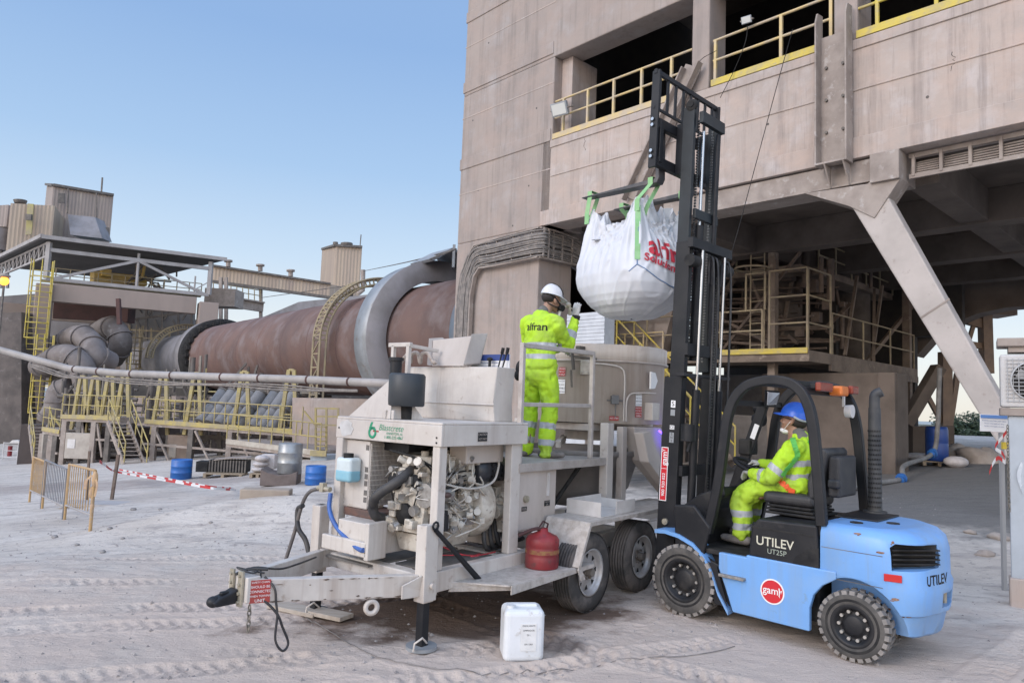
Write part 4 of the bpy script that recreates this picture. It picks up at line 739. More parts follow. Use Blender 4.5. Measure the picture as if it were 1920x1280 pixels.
part('step', mk('step_zinc', (.2, .19, .18), (.35, .33, .3), 25, .6, .3), F_, lambda m: m.box(-.62, -.38, .5, .6, .44, .465), bev=.005)
# cowl / seat base
cw = part('engine_cowl', black, F_, lambda m: (m.ext([(-.63, -.53, .655), (-.66, -.53, .92), (-.72, -.53, .985), (-1.22, -.53, 1.0), (-1.25, -.53, .62)], (0, 1.07, 0)), m.box(-1.26, -1.2, -.5, .5, .9, 1.02)), bev=.02, seg=3)
part('cowl_groove', blackm, cw, lambda m: (m.box(-1.2, -.66, .5405, .543, .9, .915), m.ext([(-1.24, .541, .62), (-1.24, .541, .82), (-1.15, .541, .8), (-1.05, .541, .72), (-1.02, .541, .655)], (0, .004, 0))))
text('UTILEV', .105, mk('decal_gold', (.55, .53, .42)), cw, (-.87, .543, .80), (-1, 0, 0), (0, 0, 1), bold=.001)
text('UT25P', .06, mk('decal_green', (.32, .36, .3)), cw, (-.89, .543, .725), (-1, 0, 0), (0, 0, 1))
# round logo
lg = part('logo_disc', whtl, F_, lambda m: m.cyl((-.86, .556, .40), (-.86, .559, .40), .105, n=40))
part('logo_red', mk('logo_red', (.55, .02, .03), rough=.4), lg, lambda m: m.cyl((-.86, .558, .40), (-.86, .561, .40), .093, n=40))
text('gam', .085, whtl, lg, (-.847, .5625, .408), (-1, 0, 0), (0, 0, 1), bold=.0008)
part('logo_mark', whtl, lg, lambda m: (m.ext([(-.915, .562, .44), (-.925, .562, .44), (-.93, .562, .41), (-.925, .562, .375), (-.93, .562, .36), (-.917, .562, .375), (-.92, .562, .405)], (0, .001, 0)), m.ext([(-.932, .562, .42), (-.945, .562, .425), (-.938, .562, .395)], (0, .001, 0))))
# counterweight
def cwt(m):
    rings = []
    for z, xb, yw in ((.22, -1.90, .44), (.25, -1.93, .50), (.40, -1.96, .52), (.415, -1.985, .53), (.60, -2.0, .535), (.64, -1.98, .54), (.85, -1.975, .54), (.95, -1.95, .535), (1.0, -1.90, .51), (1.03, -1.81, .46)):
        r = .28; pts = [(-1.25, yw), (-1.25, -yw)]
        arcp = [(xb+r-r*sin(a), -(yw-r)-r*cos(a)) for a in [pi/2*i/6 for i in range(7)]]
        bul = .045
        mid = [(xb-bul*cos(pi*.5*(yy/(yw-r))), yy) for yy in [-(yw-r)*.6, 0, (yw-r)*.6]]
        arcq = [(xb+r-r*cos(a), (yw-r)+r*sin(a)) for a in [pi/2*i/6 for i in range(7)]]
        rings.append([V((x, y, z)) for x, y in pts+arcp+mid+arcq])
    m.loft(rings, True, True, True)
c = part('counterweight', blue, F_, cwt)
for s in (1, -1): mb = MB(); mb.cyl((-1.5, .3*s, .27), (-1.5, .7*s, .27), .36, n=40); mb.box(-1.84, -1.16, min(.3*s, .7*s), max(.3*s, .7*s), .0, .27); cut(c, mb)
gc0 = V((-1.905, .33, .84)); gn = V((-.80, .60, 0)).normalized(); gu = V((-.60, -.80, 0)).normalized()
mb = MB(); mb.ext([gc0+gu*a-gn*.07+V((0, 0, b)) for a, b in ((-.23, -.1), (.2, -.085), (.22, -.05), (.21, .085), (-.2, .1), (-.235, .07))], gn*.4); cut(c, mb)
mb = MB(); mb.box(-2.3, -1.93, -.28, .12, .45, .56); cut(c, mb)
b = c.modifiers.new('b', 'BEVEL'); b.width = .01; b.segments = 2; b.limit_method = 'ANGLE'; b.angle_limit = R(40)
part('rear_grille', blackm, c, lambda m: (m.ext([gc0+gu*a-gn*.068+V((0, 0, b)) for a, b in ((-.225, -.095), (.195, -.08), (.205, .08), (-.195, .095))], gn*.01), [m.beam(gc0-gu*.21-gn*.02+V((0, 0, z)), gc0+gu*.19-gn*.02+V((0, 0, z)), .05, .01) for z in (-.055, -.02, .015, .05)]))
part('tow_pin', mk('zinc', (.4, .4, .4)), c, lambda m: (m.box(-1.94, -1.932, -.278, .118, .452, .558), m.cyl((-1.98, -.08, .44), (-1.98, -.08, .57), .02)))
part('panel_seam', stld, c, lambda m: (m.box(-1.72, -1.26, .536, .5415, .835, .84), m.box(-1.72, -1.26, .534, .5415, .6, .604)))
bvc = BVHTree.FromObject(c, bpy.context.evaluated_depsgraph_get())
def onc(o, n, pts):  # outline pushed on the counterweight
    out = []
    for p in pts:
        h = bvc.ray_cast(V(p)+V(n)*.6, -V(n)); out.append(h[0]+h[1]*.003 if h[0] else V(p))
    return out
nd = V((-.55, .83, 0)).normalized()
part('reflector', mk('reflector_red', (.5, .02, .02), rough=.3), c, lambda m: m.ext(onc(0, nd, [(-1.73, .54, .66), (-1.84, .5, .66), (-1.84, .5, .715), (-1.73, .54, .715)]), nd*.012), bev=.003)
text('UTILEV', .105, blackm, c, (-1.96, .16, .665), (-.32, -.95, 0), (0, 0, 1), surf=bvc, push=.002, bold=.002)
chipm = mk('rust_chip', (.16, .07, .03), (.3, .2, .15), 40, .8)
def chips(m):
    rr = random.Random(6)
    for cx, cz, n_ in ((-1.72, .86, 3), (-1.63, .57, 5), (-1.75, .53, 4), (-1.8, .94, 3), (-1.5, .98, 2), (-1.86, .4, 4)):
        for _ in range(n_):
            x, z = cx+rr.uniform(-.05, .05), cz+rr.uniform(-.012, .012); w_, h_ = rr.uniform(.008, .03), rr.uniform(.004, .01)
            n_v = V((-.2, 1, 0)).normalized() if x > -1.76 else nd
            p = onc(0, n_v, [(x+w_*cos(t)*(1+rr.uniform(-.3, .3)), .5, z+h_*sin(t)*(1+rr.uniform(-.3, .3))) for t in [k*pi/4 for k in range(8)]]); m.add(p, [tuple(range(8))])
part('paint_chip', chipm, c, chips)
part('cap_disc', blackm, c, lambda m: [m.cyl((x, y, 1.028), (x, y, 1.038), .05) for x, y in ((-1.45, .3), (-1.65, .05))])
part('hood_top', black, F_, lambda m: m.box(-1.55, -1.2, -.46, .1, 1.03, 1.045), bev=.008)
part('fuel_neck', blackm, F_, lambda m: (m.cyl((-1.18, .5, .66), (-1.18, .5, .72), .035), m.cyl((-1.18, .5, .72), (-1.18, .5, .745), .05)))
# wheels
def flwheel(cx, y, r, w, s):
    c_ = V((cx, y, r)); ax = V((0, s, 0)); ri = r*.56
    t = part('wheel', ftyre, F_, lambda m: m.lathe([(ri, -w*.4), (ri+.02, -w*.5), (r-.04, -w*.5), (r-.02, -w*.46), (r-.02, w*.46), (r-.04, w*.5), (ri+.02, w*.5), (ri, w*.42)], c_, ax, 48))
    def lugs(m):
        n = 26
        for i in range(n):
            for sd in (-1, 1):
                a0 = 2*pi*(i+(.5 if sd > 0 else 0))/n; da = 2*pi/n*.34
                def q(a, rad, yy): return c_+V((cos(a)*rad, 0, sin(a)*rad))+ax*yy
                sk = .05
                vs = [q(a0-da, r-.03, sd*w*.485), q(a0+da, r-.03, sd*w*.485), q(a0+da+sk, r-.03, sd*w*.06), q(a0-da+sk, r-.03, sd*w*.06), q(a0-da*.9, r, sd*w*.46), q(a0+da*.9, r, sd*w*.46), q(a0+da*.9+sk, r, sd*w*.06), q(a0-da*.9+sk, r, sd*w*.06)]
                m.add(vs, [(0, 1, 5, 4), (1, 2, 6, 5), (2, 3, 7, 6), (3, 0, 4, 7), (4, 5, 6, 7)])
    part('tread', tread, t, lugs)
    rm = part('rim', black, t, lambda m: m.lathe([(ri+.015, w*.5), (ri, w*.52), (ri-.02, w*.46), (ri-.03, w*.2), (ri*.62, w*.16), (ri*.5, w*.3), (ri*.42, w*.34), (0, w*.34)], c_, ax, 40))
    part('wheel_nut', mk('nut_zinc', (.5, .48, .45), rough=.35, metal=.6), rm, lambda m: [m.cyl(c_+ax*w*.2+V((cos(a)*ri*.72, 0, sin(a)*ri*.72)), c_+ax*(w*.2+.03)+V((cos(a)*ri*.72, 0, sin(a)*ri*.72)), .014, n=6) for a in [k*pi/5 for k in range(10)]])
    part('sidewall_ring', blackm, t, lambda m: m.lathe([(ri+.035, w*.5), (ri+.045, w*.505), (ri+.055, w*.5)], c_, ax, 48))
flwheel(0, .47, .325, .21, 1); flwheel(0, -.47, .325, .21, -1); flwheel(-1.5, .47, .268, .17, 1); flwheel(-1.5, -.47, .268, .17, -1)
part('axle', black, F_, lambda m: (m.cyl((0, -.4, .32), (0, .4, .32), .1), m.cyl((-1.5, -.4, .27), (-1.5, .4, .27), .07)))
# front cowl, dashboard, controls
part('front_cowl', black, F_, lambda m: (m.ext([(.1, .34, .6), (.14, .34, .98), (-.02, .34, 1.1), (-.28, .34, 1.2), (-.3, .34, 1.12), (-.12, .34, .95), (-.1, .34, .6)], (0, -.72, 0)), m.ext([(.1, .5, .62), (.12, .5, 1.0), (-.1, .5, 1.02), (-.27, .5, .84), (-.2, .5, .6), (-.34, .5, .2), (-.42, .5, .2), (-.32, .5, .5)][::-1], (0, .045, 0))), bev=.02, seg=3)
part('dash_screen', blackm, F_, lambda m: (m.box(-.3, -.18, -.32, -.14, 1.48, 1.63), m.beam((-.2, -.28, 1.15), (-.22, -.24, 1.5), .04, .04)), bev=.012)
part('steering_wheel', black, F_, lambda m: (m.tube([V((-.385, .02, 1.385))+V((.78, 0, -.22)).normalized()*.0+V((cos(t*pi/12)*.16*.88, sin(t*pi/12)*.16, cos(t*pi/12)*.16*.42)) for t in range(24)], .017, 8, closed=True), m.tube([(-.385, .02, 1.38), (-.24, 0, 1.12)], .03), m.ell((-.385, .02, 1.38), (.05, .05, .02)), [m.tube([(-.385, .02, 1.38), V((-.385, .02, 1.385))+V((cos(t)*.14, sin(t)*.16, cos(t)*.067))], .012, 6) for t in (0.5, 2.6, 4.7)]))
part('control_lever', blackm, F_, lambda m: [(m.tube([(-.3+.02*i, -.22-.05*i, 1.12), (-.36, -.24-.05*i, 1.27)], .008, 6), m.ell((-.36, -.24-.05*i, 1.28), (.02, .02, .025))) for i in range(3)]+[m.tube([(-.22, .2, 1.12), (-.28, .33, 1.2)], .012, 6)])
# seat
st = part('seat', mk('seat_vinyl', (.025, .025, .028), (.045, .044, .044), 6, .55), F_, lambda m: m.box(-1.08, -.62, -.24, .26, 1.09, 1.2), bev=.045, seg=4)
part('seat_bellows', blackm, st, lambda m: [m.box(-1.1+.02*i, -.66+.0*i, -.24+.01*i, .27-.01*i, 1.005+.03*i, 1.028+.03*i) for i in range(3)], bev=.008)
part('backrest', mk('seat_vinyl', (0, 0, 0)), st, lambda m: (m.ext([(-1.03, -.23, 1.14), (-1.12, -.23, 1.2), (-1.2, -.23, 1.58), (-1.17, -.23, 1.62), (-1.1, -.23, 1.6), (-1.02, -.23, 1.3)], (0, .48, 0)), m.box(-1.28, -1.18, -.2, .2, 1.2, 1.55), m.box(-1.3, -1.2, .2, .27, 1.28, 1.36)), bev=.03, seg=4)
# overhead guard
gl = [(-.2, .79), (-.24, .98), (-.33, 1.25), (-.42, 1.5), (-.46, 1.8), (-.49, 1.98), (-.56, 2.12), (-.7, 2.18), (-.85, 2.19), (-1.0, 2.17), (-1.12, 2.07), (-1.19, 1.85), (-1.22, 1.5), (-1.25, 1.0)]
gl = [(-.22, .79), (-.27, 1.0), (-.33, 1.3), (-.37, 1.6), (-.4, 1.82), (-.46, 2.0), (-.58, 2.13), (-.75, 2.18), (-.9, 2.18), (-1.02, 2.14), (-1.11, 2.04), (-1.17, 1.85), (-1.21, 1.5), (-1.25, 1.0)]
gp = interp([(x, 0, z) for x, z in gl], 4)
for s in (1, -1):
    def leg(m):
        rings = []
        for i, p in enumerate(gp):
            t = (gp[min(i+1, len(gp)-1)]-gp[max(i-1, 0)]).normalized(); n_ = V((0, 1, 0)).cross(t)*.042; y = .5*s
            rings.append([p+V((0, y-.035, 0))+n_, p+V((0, y+.035, 0))+n_, p+V((0, y+.035, 0))-n_, p+V((0, y-.035, 0))-n_])
        m.loft(rings, True, True, False)
    part('guard_leg', black, F_, leg, bev=.012, seg=3)
part('guard_roof', black, F_, lambda m: ([m.beam((-.62-.09*i, -.47, 2.165), (-.62-.09*i, .47, 2.165), .03, .05) for i in range(5)], m.beam((-.45, -.47, 1.98), (-.45, .47, 1.98), .05, .05), m.beam((-1.08, -.47, 2.1), (-1.08, .47, 2.1), .05, .06)), bev=.006)
fp = part('front_post', black, F_, lambda m: m.beam((-.42, -.2, 2.0), (-.1, -.2, 1.1), .1, .05, (0, 1, 0)), bev=.008)
part('post_sticker', whtl, fp, lambda m: m.beam((-.36, -.172, 1.78), (-.31, -.172, 1.64), .05, .004, (0, 1, 0)))
part('rear_mirror', mk('mirror_glass', (.6, .62, .65), rough=.08, metal=.9), F_, lambda m: m.ext([(-.53, -.02, 2.1), (-.55, -.24, 2.1), (-.52, -.23, 1.98), (-.51, -.05, 1.97)][::-1], (-.012, 0, 0)), bev=.015)
part('mirror_frame', black, F_, lambda m: m.ext([(-.515, -.0, 2.115), (-.535, -.26, 2.115), (-.505, -.25, 1.965), (-.495, -.03, 1.955)], (-.012, 0, 0)), bev=.01)
part('work_light', black, F_, lambda m: (m.cyl((-.3, -.42, 1.83), (-.2, -.44, 1.83), .07, .05), m.cyl((-.3, -.42, 1.95), (-.22, -.42, 1.95), .06)))
part('work_light', black, F_, lambda m: (m.cyl((.05, .42, 1.6), (.05, .42, 1.76), .07), m.tube([(.05, .42, 1.5), (.02, .42, 1.6)], .02)))
lt = part('rear_light_bar', black, F_, lambda m: m.box(-1.16, -1.1, -.5, .38, 2.12, 2.165), bev=.005)
part('tail_lamp', mk('tail_red', (.22, .035, .02), rough=.25), lt, lambda m: (m.box(-1.2, -1.15, .12, .4, 2.1, 2.175), m.box(-1.2, -1.15, -.5, -.34, 2.1, 2.175)), bev=.012)
part('beacon', mk('amber', (.6, .16, .03), rough=.3), lt, lambda m: (m.box(-1.24, -1.12, -.14, .03, 2.07, 2.16)), bev=.02)
part('reversing_light', white, lt, lambda m: (m.cyl((-1.16, -.28, 1.94), (-1.22, -.28, 1.94), .055, .06), m.beam((-1.14, -.28, 1.98), (-1.14, -.28, 2.12), .02, .02)))
part('exhaust_stack', mk('exhaust_black', (.03, .033, .038), (.06, .06, .06), 6, .6), F_, lambda m: (m.cyl((-1.36, -.42, 1.06), (-1.36, -.42, 1.98), .06, .052, 20), m.tube(interp([(-1.36, -.42, 1.96), (-1.36, -.42, 2.05), (-1.37, -.42, 2.1), (-1.42, -.43, 2.13)], 4), .045, 14), m.cyl((-1.36, -.42, 1.04), (-1.36, -.42, 1.06), .1)))
part('exhaust_guard', blackm, F_, lambda m: [m.cyl(V((-1.36+.064*cos(a), -.42+.064*sin(a), z)), V((-1.36+.0665*cos(a), -.42+.0665*sin(a), z)), .009, n=6) for z in [1.1+.042*i for i in range(17)] for a in [pi*.3+k*.32+(i_ % 2)*.16 for k in range(6) for i_ in (int(z*24),)]])
# mast
TL = -.036
def mp(x, y, z): return V((x+TL*(z-.5), y*1.12-.03, z))
mast = part('mast_outer', black, F_, lambda m: ([(m.ext([mp(.22, s*.36, .12), mp(.42, s*.36, .12), mp(.42, s*.36, 2.22), mp(.22, s*.36, 2.22)], (0, -s*.02, 0)), m.ext([mp(.4, s*.34, .12), mp(.42, s*.34, .12), mp(.42, s*.34, 2.22), mp(.4, s*.34, 2.22)], (0, -s*.06, 0)), m.ext([mp(.22, s*.34, .12), mp(.24, s*.34, .12), mp(.24, s*.34, 2.22), mp(.22, s*.34, 2.22)], (0, -s*.06, 0))) for s in (1, -1)], m.beam(mp(.2, -.4, 2.24), mp(.2, .42, 2.24), .09, .03), m.beam(mp(.2, -.34, .35), mp(.2, .34, .35), .05, .2), m.beam(mp(.2, -.34, 1.3), mp(.2, .34, 1.3), .04, .1)), bev=.004)
m2 = part('mast_middle', black, F_, lambda m: ([(m.ext([mp(.25, s*.29, .3), mp(.41, s*.29, .3), mp(.41, s*.29, 3.6), mp(.25, s*.29, 3.6)], (0, -s*.025, 0)), m.ext([mp(.25, s*.265, .3), mp(.27, s*.265, .3), mp(.27, s*.265, 3.6), mp(.25, s*.265, 3.6)], (0, -s*.04, 0))) for s in (1, -1)], m.beam(mp(.2, -.36, 3.56), mp(.2, .36, 3.56), .06, .1), m.beam(mp(.24, -.29, 2.5), mp(.24, .29, 2.5), .04, .12)), bev=.004)
part('roller', blackm, m2, lambda m: [m.cyl(mp(.2, s*.24, 3.38), mp(.2, s*.36, 3.38), .06) for s in (1, -1)])
m3 = part('mast_inner', mk('mast_paint', (.022, .028, .032), (.014, .017, .02), 3, .42, spec=.35), F_, lambda m: ([(m.ext([mp(.30, s*.25, 2.3), mp(.43, s*.25, 2.3), mp(.43, s*.25, 5.02), mp(.30, s*.25, 5.02)], (0, -s*.05, 0))) for s in (1, -1)], m.beam(mp(.25, -.2, 4.9), mp(.25, .2, 4.9), .05, .12), m.beam(mp(.28, -.2, 3.9), mp(.28, .2, 3.9), .04, .1), m.box(.06, .24, -.1, .1, 3.5, 3.62) if 0 else None), bev=.004)
part('sheave', blackm, m3, lambda m: (m.cyl(mp(.34, .255, 5.04), mp(.34, .265, 5.04), .035), m.lathe([(.0, 0), (.05, 0), (.065, .01), (.065, .03), (.06, .04), (0, .04)], mp(.34, .22, 5.03), (0, 1, 0), 20)))
chrome = mk('chrome_rod', (.42, .44, .47), rough=.25, metal=1)
part('lift_cylinder', black, F_, lambda m: [m.cyl(mp(.16, s*.2, .3), mp(.16, s*.2, 2.1), .04) for s in (1, -1)])
part('piston_rod', chrome, F_, lambda m: ([m.cyl(mp(.16, s*.2, 2.1), mp(.16, s*.2, 3.5), .014) for s in (1, -1)], m.cyl(mp(.3, .07, 3.75), mp(.3, .07, 4.8), .016)))
part('free_lift_cylinder', black, F_, lambda m: (m.cyl(mp(.3, .07, 2.4), mp(.3, .07, 3.8), .045), m.cyl(mp(.24, -.1, 2.5), mp(.24, -.1, 4.8), .022)))
part('lift_chain', mk('chain_steel', (.1, .1, .1), (.2, .2, .2), 60, .4, .7), F_, lambda m: [m.beam(mp(.33, y, 2.4+.03*i), mp(.33, y, 2.42+.03*i), .014, .022) for y in (.12, -.14) for i in range(84)]+[m.beam(mp(.2, y, .6+.03*i), mp(.2, y, .62+.03*i), .014, .022) for y in (.14, -.14) for i in range(90)])
part('mast_hose', hosem, F_, lambda m: [m.tube(interp([mp(.12, y, .7), mp(.12, y, 2.0), mp(.14, y, 3.3), mp(.2, y*.8, 3.45), mp(.2, y*.7, 3.2)], 5), .012, 6) for y in (-.3, -.06, .02)])
part('tilt_cylinder', black, F_, lambda m: [(m.cyl((.18, s*.34, .62), (-.1, s*.34, .66), .035), m.cyl((.3, s*.34, .6), (.16, s*.34, .62), .018)) for s in (1, -1)])
part('mast_lug', mk('zinc', (.4, .4, .4)), F_, lambda m: (m.cyl(mp(.32, .362, .8), mp(.32, .385, .8), .03), m.cyl(mp(.32, .385, .8), mp(.32, .39, .8), .015), m.tube([(.3, .38, .72), (.12, .4, .66)], .016, 8)))
sp = part('hire_sticker', mk('logo_red', (0, 0, 0)), F_, lambda m: m.ext([mp(.405, .362, 1.0), mp(.33, .362, 1.0), mp(.33, .362, 1.52), mp(.405, .362, 1.52)], (0, .002, 0)))
part('sticker_border', whtl, sp, lambda m: [m.ext([mp(a, .364, c_), mp(b_, .364, c_), mp(b_, .364, d_), mp(a, .364, d_)], (0, .001, 0)) for a, b_, c_, d_ in ((.408, .401, 1.0, 1.52), (.334, .327, 1.0, 1.52), (.408, .327, 1.515, 1.523), (.408, .327, .997, 1.004), (.405, .33, 1.31, 1.314))])
text('gam', .085, whtl, sp, mp(.366, .3655, 1.41), (TL, 0, 1), (1, 0, 0), bold=.001); text('900 920 022', .045, whtl, sp, mp(.366, .3655, 1.155), (TL, 0, 1), (1, 0, 0), bold=.0005)
text('Y', .05, whtl, sp, mp(.378, .3655, 1.49), (TL, 0, 1), (1, 0, 0), bold=.0005)
label(F_, mp(.3, .362, 1.95), (-1, 0, TL), (0, 0, 1), .05, .07, whtl, ['S'], blackm, 'hook_sticker'); label(F_, mp(.3, .362, 1.865), (-1, 0, TL), (0, 0, 1), .05, .06, steelg, [''], blackm, 'blank_sticker'); label(F_, mp(.3, .362, 1.72), (-1, 0, TL), (0, 0, 1), .05, .04, whtl, ['CE'], blackm, 'marking_sticker'); label(F_, mp(.3, .362, 1.62), (-1, 0, TL), (0, 0, 1), .05, .1, steelg, ['S', 'N', '2'], blackm, 'symbol_sticker')
# carriage, backrest, forks
XC = .46-.036*4
def cp_(x, y, z): return V((x+TL*(z-4.4), y*1.2-.09, z))
car = part('fork_carriage', black, F_, lambda m: ([m.ext([cp_(XC+.1, -.48, z), cp_(XC+.16, -.48, z), cp_(XC+.16, -.48, z+.1), cp_(XC+.1, -.48, z+.1)], (0, 1.15, 0)) for z in (4.38, 4.78)], [m.ext([cp_(XC-.03, s*.18, 4.36), cp_(XC+.1, s*.18, 4.36), cp_(XC+.1, s*.18, 4.9), cp_(XC-.03, s*.18, 4.9)], (0, .04, 0)) for s in (-1, 1)], [m.ext([cp_(XC+.09, s*.42, 4.42), cp_(XC+.13, s*.42, 4.42), cp_(XC+.13, s*.42, 4.86), cp_(XC+.09, s*.42, 4.86)], (0, .06, 0)) for s in (-1, 1)]), bev=.005)
br = part('load_backrest', black, F_, lambda m: ([m.ext([cp_(XC+.1, y-.02, 4.36), cp_(XC+.19, y-.02, 4.36), cp_(XC+.19, y-.02, 5.38), cp_(XC+.1, y-.02, 5.38)], (0, .03, 0)) for y in (-.51, .51)], m.beam(cp_(XC+.15, -.52, 5.37), cp_(XC+.15, .52, 5.37), .035, .05), m.beam(cp_(XC+.15, -.52, 4.99), cp_(XC+.15, .52, 4.99), .02, .03), [m.beam(cp_(XC+.15, y, 5.0), cp_(XC+.15, y, 5.37), .035, .02, (1, 0, 0)) for y in [-.44+.126*i for i in range(8)]]), bev=.003)
part('bolt', chrome, br, lambda m: [m.cyl(cp_(XC+.15, .522, z), cp_(XC+.15, .535, z), .018, n=8) for z in (4.47, 4.53, 4.8, 4.86)])
for y in (.3, -.3):
    part('fork', mk('fork_steel', (.05, .055, .06), (.11, .1, .1), 4, .4, .4), F_, lambda m: (m.ext([(XC+.17, y-.06, 4.86), (XC+.205, y-.06, 4.86), (XC+.21, y-.06, 4.3), (1.5, y-.04, 4.262), (1.5, y-.04, 4.25), (XC+.3, y-.06, 4.245), (XC+.19, y-.06, 4.25), (XC+.165, y-.06, 4.3)], (0, .12, 0))), bev=.006)
# ---- big bag
bagm = mk('woven_bag', (.62, .63, .65), (.55, .56, .59), 2, .55, bump=.15, bs=18, stretch=(1, 1, .35))
BX, BY = 1.0, .0
bg_ = thing('bulk_bag', 'full white woven bulk bag with red lettering hanging from the forks by green loops', 'bulk bag', fl(BX, BY, 2.87), FA)
NTH, NZ_ = 260, 120
prof = [(2.87, .02), (2.875, .15), (2.89, .25), (2.93, .33), (2.97, .385), (2.995, .43), (3.04, .48), (3.1, .52), (3.2, .545), (3.32, .55), (3.45, .535), (3.6, .505), (3.75, .48), (3.87, .44), (3.96, .41), (4.0, .40)]
pz = [p[0] for p in prof]; pr = [p[1] for p in prof]; ts = np.linspace(0, 1, len(prof)); rings = []
for k in range(NZ_+1):
    t = k/NZ_; z = np.interp(t, ts, pz); r = np.interp(t, ts, pr); ring = []; lb = .02*(1-sst(2.9, 3.1, z)); ly = .04*(1-sst(2.9, 3.1, z))
    top = sst(3.45, 4.0, z)
    for i in range(NTH):
        a = 2*pi*i/NTH; ca, sa = cos(a), sin(a); n_ = 2.3+1.8*sst(2.95, 3.4, z); rad = 1/((abs(ca)**n_+abs(sa)**n_)**(1/n_))
        corner = abs(sin(2*a))**3; q = min(abs(((a-pi/4) % (pi/2))), abs(pi/2-((a-pi/4) % (pi/2))))
        cn = math.exp(-(q/.22)**2)
        fold = (sin(q*34+NZ.noise(V((a*2, z*2, 0)))*2)*.010+sin(q*61+z*3)*.005)*sst(3.2, 3.65, z)*(1-.3*cn)
        for j_ in range(4):
            dA = ((a-pi/4-j_*pi/2+pi) % (2*pi))-pi
            if abs(dA) < 1.5:
                du, dz = dA*.42, 4.16-z; dd = hypot(du, dz); th_ = atan2(du, dz)
                fold += .016*sin(th_*30+2.2*NZ.noise(V((th_*3, dd*2, j_))))*math.exp(-(dd/.62)**2)*sst(0, .12, dd)*sst(1.5, .9, abs(dA))
        fold += .022*NZ.noise(V((ca*1.8, sa*1.8, z*3)))+.006*NZ.noise(V((ca*8, sa*8, z*3)))+.012*(1-abs(NZ.noise(V((ca*3+z*2, sa*3, z*2.5+5))))*5)*(abs(NZ.noise(V((ca*3+z*2, sa*3, z*2.5+5)))) < .2)
        rr_ = r*rad*(1+.0*corner)*(1-.14*top*(1-cn)*(1+.5*NZ.noise(V((a*1.7, 3, 0)))))+fold
        zz = z+(4.13-4.0)*top*cn-.10*top*(1-cn)
        AB = R(-9); ring.append(MX.Rotation(AB, 3, 'Z') @ V((rr_*ca+lb, rr_*sa+ly, zz-2.87+.02*NZ.noise(V((ca*1.5, sa*1.5, 7)))*(1-sst(2.9, 3.3, z)))))
    rings.append(ring)
mb = MB(); mb.loft(rings, True, False); bag = mb.build('sack', bagm, bg_); 
# filling spout cloth tucked inside, bunched
def bunch(m, cx, cy, cz, s, seed):
    R_ = []; rr = random.Random(seed)
    for k in range(13):
        t = k/12; ring = []
        for i in range(40):
            a = 2*pi*i/40; f = 1+.22*sin(a*5+t*3)+.12*sin(a*11+seed)+.2*NZ.noise(V((cos(a)*2, sin(a)*2, t*3+seed)))
            ring.append(V((cx+s*.5*f*cos(a)*(1-.45*t)*.9, cy+s*.5*f*sin(a)*(1-.45*t), cz+s*t*(1+.25*sin(a*3+seed)))))
        R_.append(ring)
    m.loft(R_, True, True)
part('filling_spout', bagm, bg_, lambda m: (bunch(m, -.16, .05, .98, .3, 1), bunch(m, -.22, -.22, .86, .34, 3), bunch(m, .25, .3, .86, .26, 5), bunch(m, .05, -.05, .9, .24, 8)))
bvb = BVHTree.FromObject(bag, bpy.context.evaluated_depsgraph_get())
redt = mk('print_red', (.5, .02, .04), (.42, .03, .05), 12, .6)
text('alfran', .30, redt, bag, (-.5, .06, .66), (0, -1, -.2), (0, 0, 1), surf=bvb, push=.014, bold=.007)
text('Soluciones en Refractario', .115, redt, bag, (-.5, -.12, .45), (0, -1, -.24), (0, 0, 1), surf=bvb, push=.014, bold=.003)
seamb = mk('seam_blue', (.12, .2, .35), (.2, .28, .42), 20, .7)
def surfline(pts, r, dx=.0):
    out = []
    for p in interp(pts, 8):
        d_ = V((p[0], p[1], 0)).normalized(); h = bvb.ray_cast(p+d_*.8, -d_); out.append(h[0]+d_*.004 if h[0] else p)
    return out
part('seam', seamb, bag, lambda m: (m.tube(surfline([(-.34, .46, .5), (-.48, .27, .36), (-.52, -.03, .28), (-.5, -.33, .28)], 0), .006, 6), m.tube(surfline([(-.33, .44, .9), (-.34, .46, .7), (-.34, .46, .5)], 0), .006, 6), m.tube(surfline([(-.34, .46, .5), (-.05, .55, .2)], 0)[:3], .005, 6)))
gs = mk('green_strap', (.22, .46, .2), (.3, .5, .25), 9, .7)
def ribbon(m, pts, wv, th=.004):
    w_ = V(wv)
    for a, b_ in zip(pts[:-1], pts[1:]): a, b_ = V(a), V(b_); n_ = (b_-a).cross(w_).normalized()*th; m.ext([a-w_, a+w_, b_+w_, b_-w_], n_)
for sx in (-1, 1):
    for sy in (-1, 1):
        def lp(m):
            fz = 4.265-2.87; y = .3*sy-BY; x = sx*.36+(.03 if sx > 0 else -.06); c1 = MX.Rotation(R(-9), 3, 'Z') @ V((sx*.39, sy*.36, 1.2)); w_ = (.03, 0, 0)
            ribbon(m, [c1+V((0, .05*sy, -.12)), c1+V((0, .05*sy, 0)), (x, y+.065, fz-.02), (x, y+.068, fz+.05), (x, y-.068, fz+.05), (x, y-.065, fz-.02), c1+V((.05*sx, -.08*sy, -.02)), c1+V((.02, -.1*sy, -.14))], w_)
            if (sx, sy) == (-1, 1):
                q = surfline([(-.32, .44, 1.15), (-.33, .45, .9), (-.34, .46, .55)], 0); ribbon(m, [p+V((-.006, .006, 0)) for p in q], (.02, .02, 0), .003)
        part('lifting_loop', gs, bg_, lp)
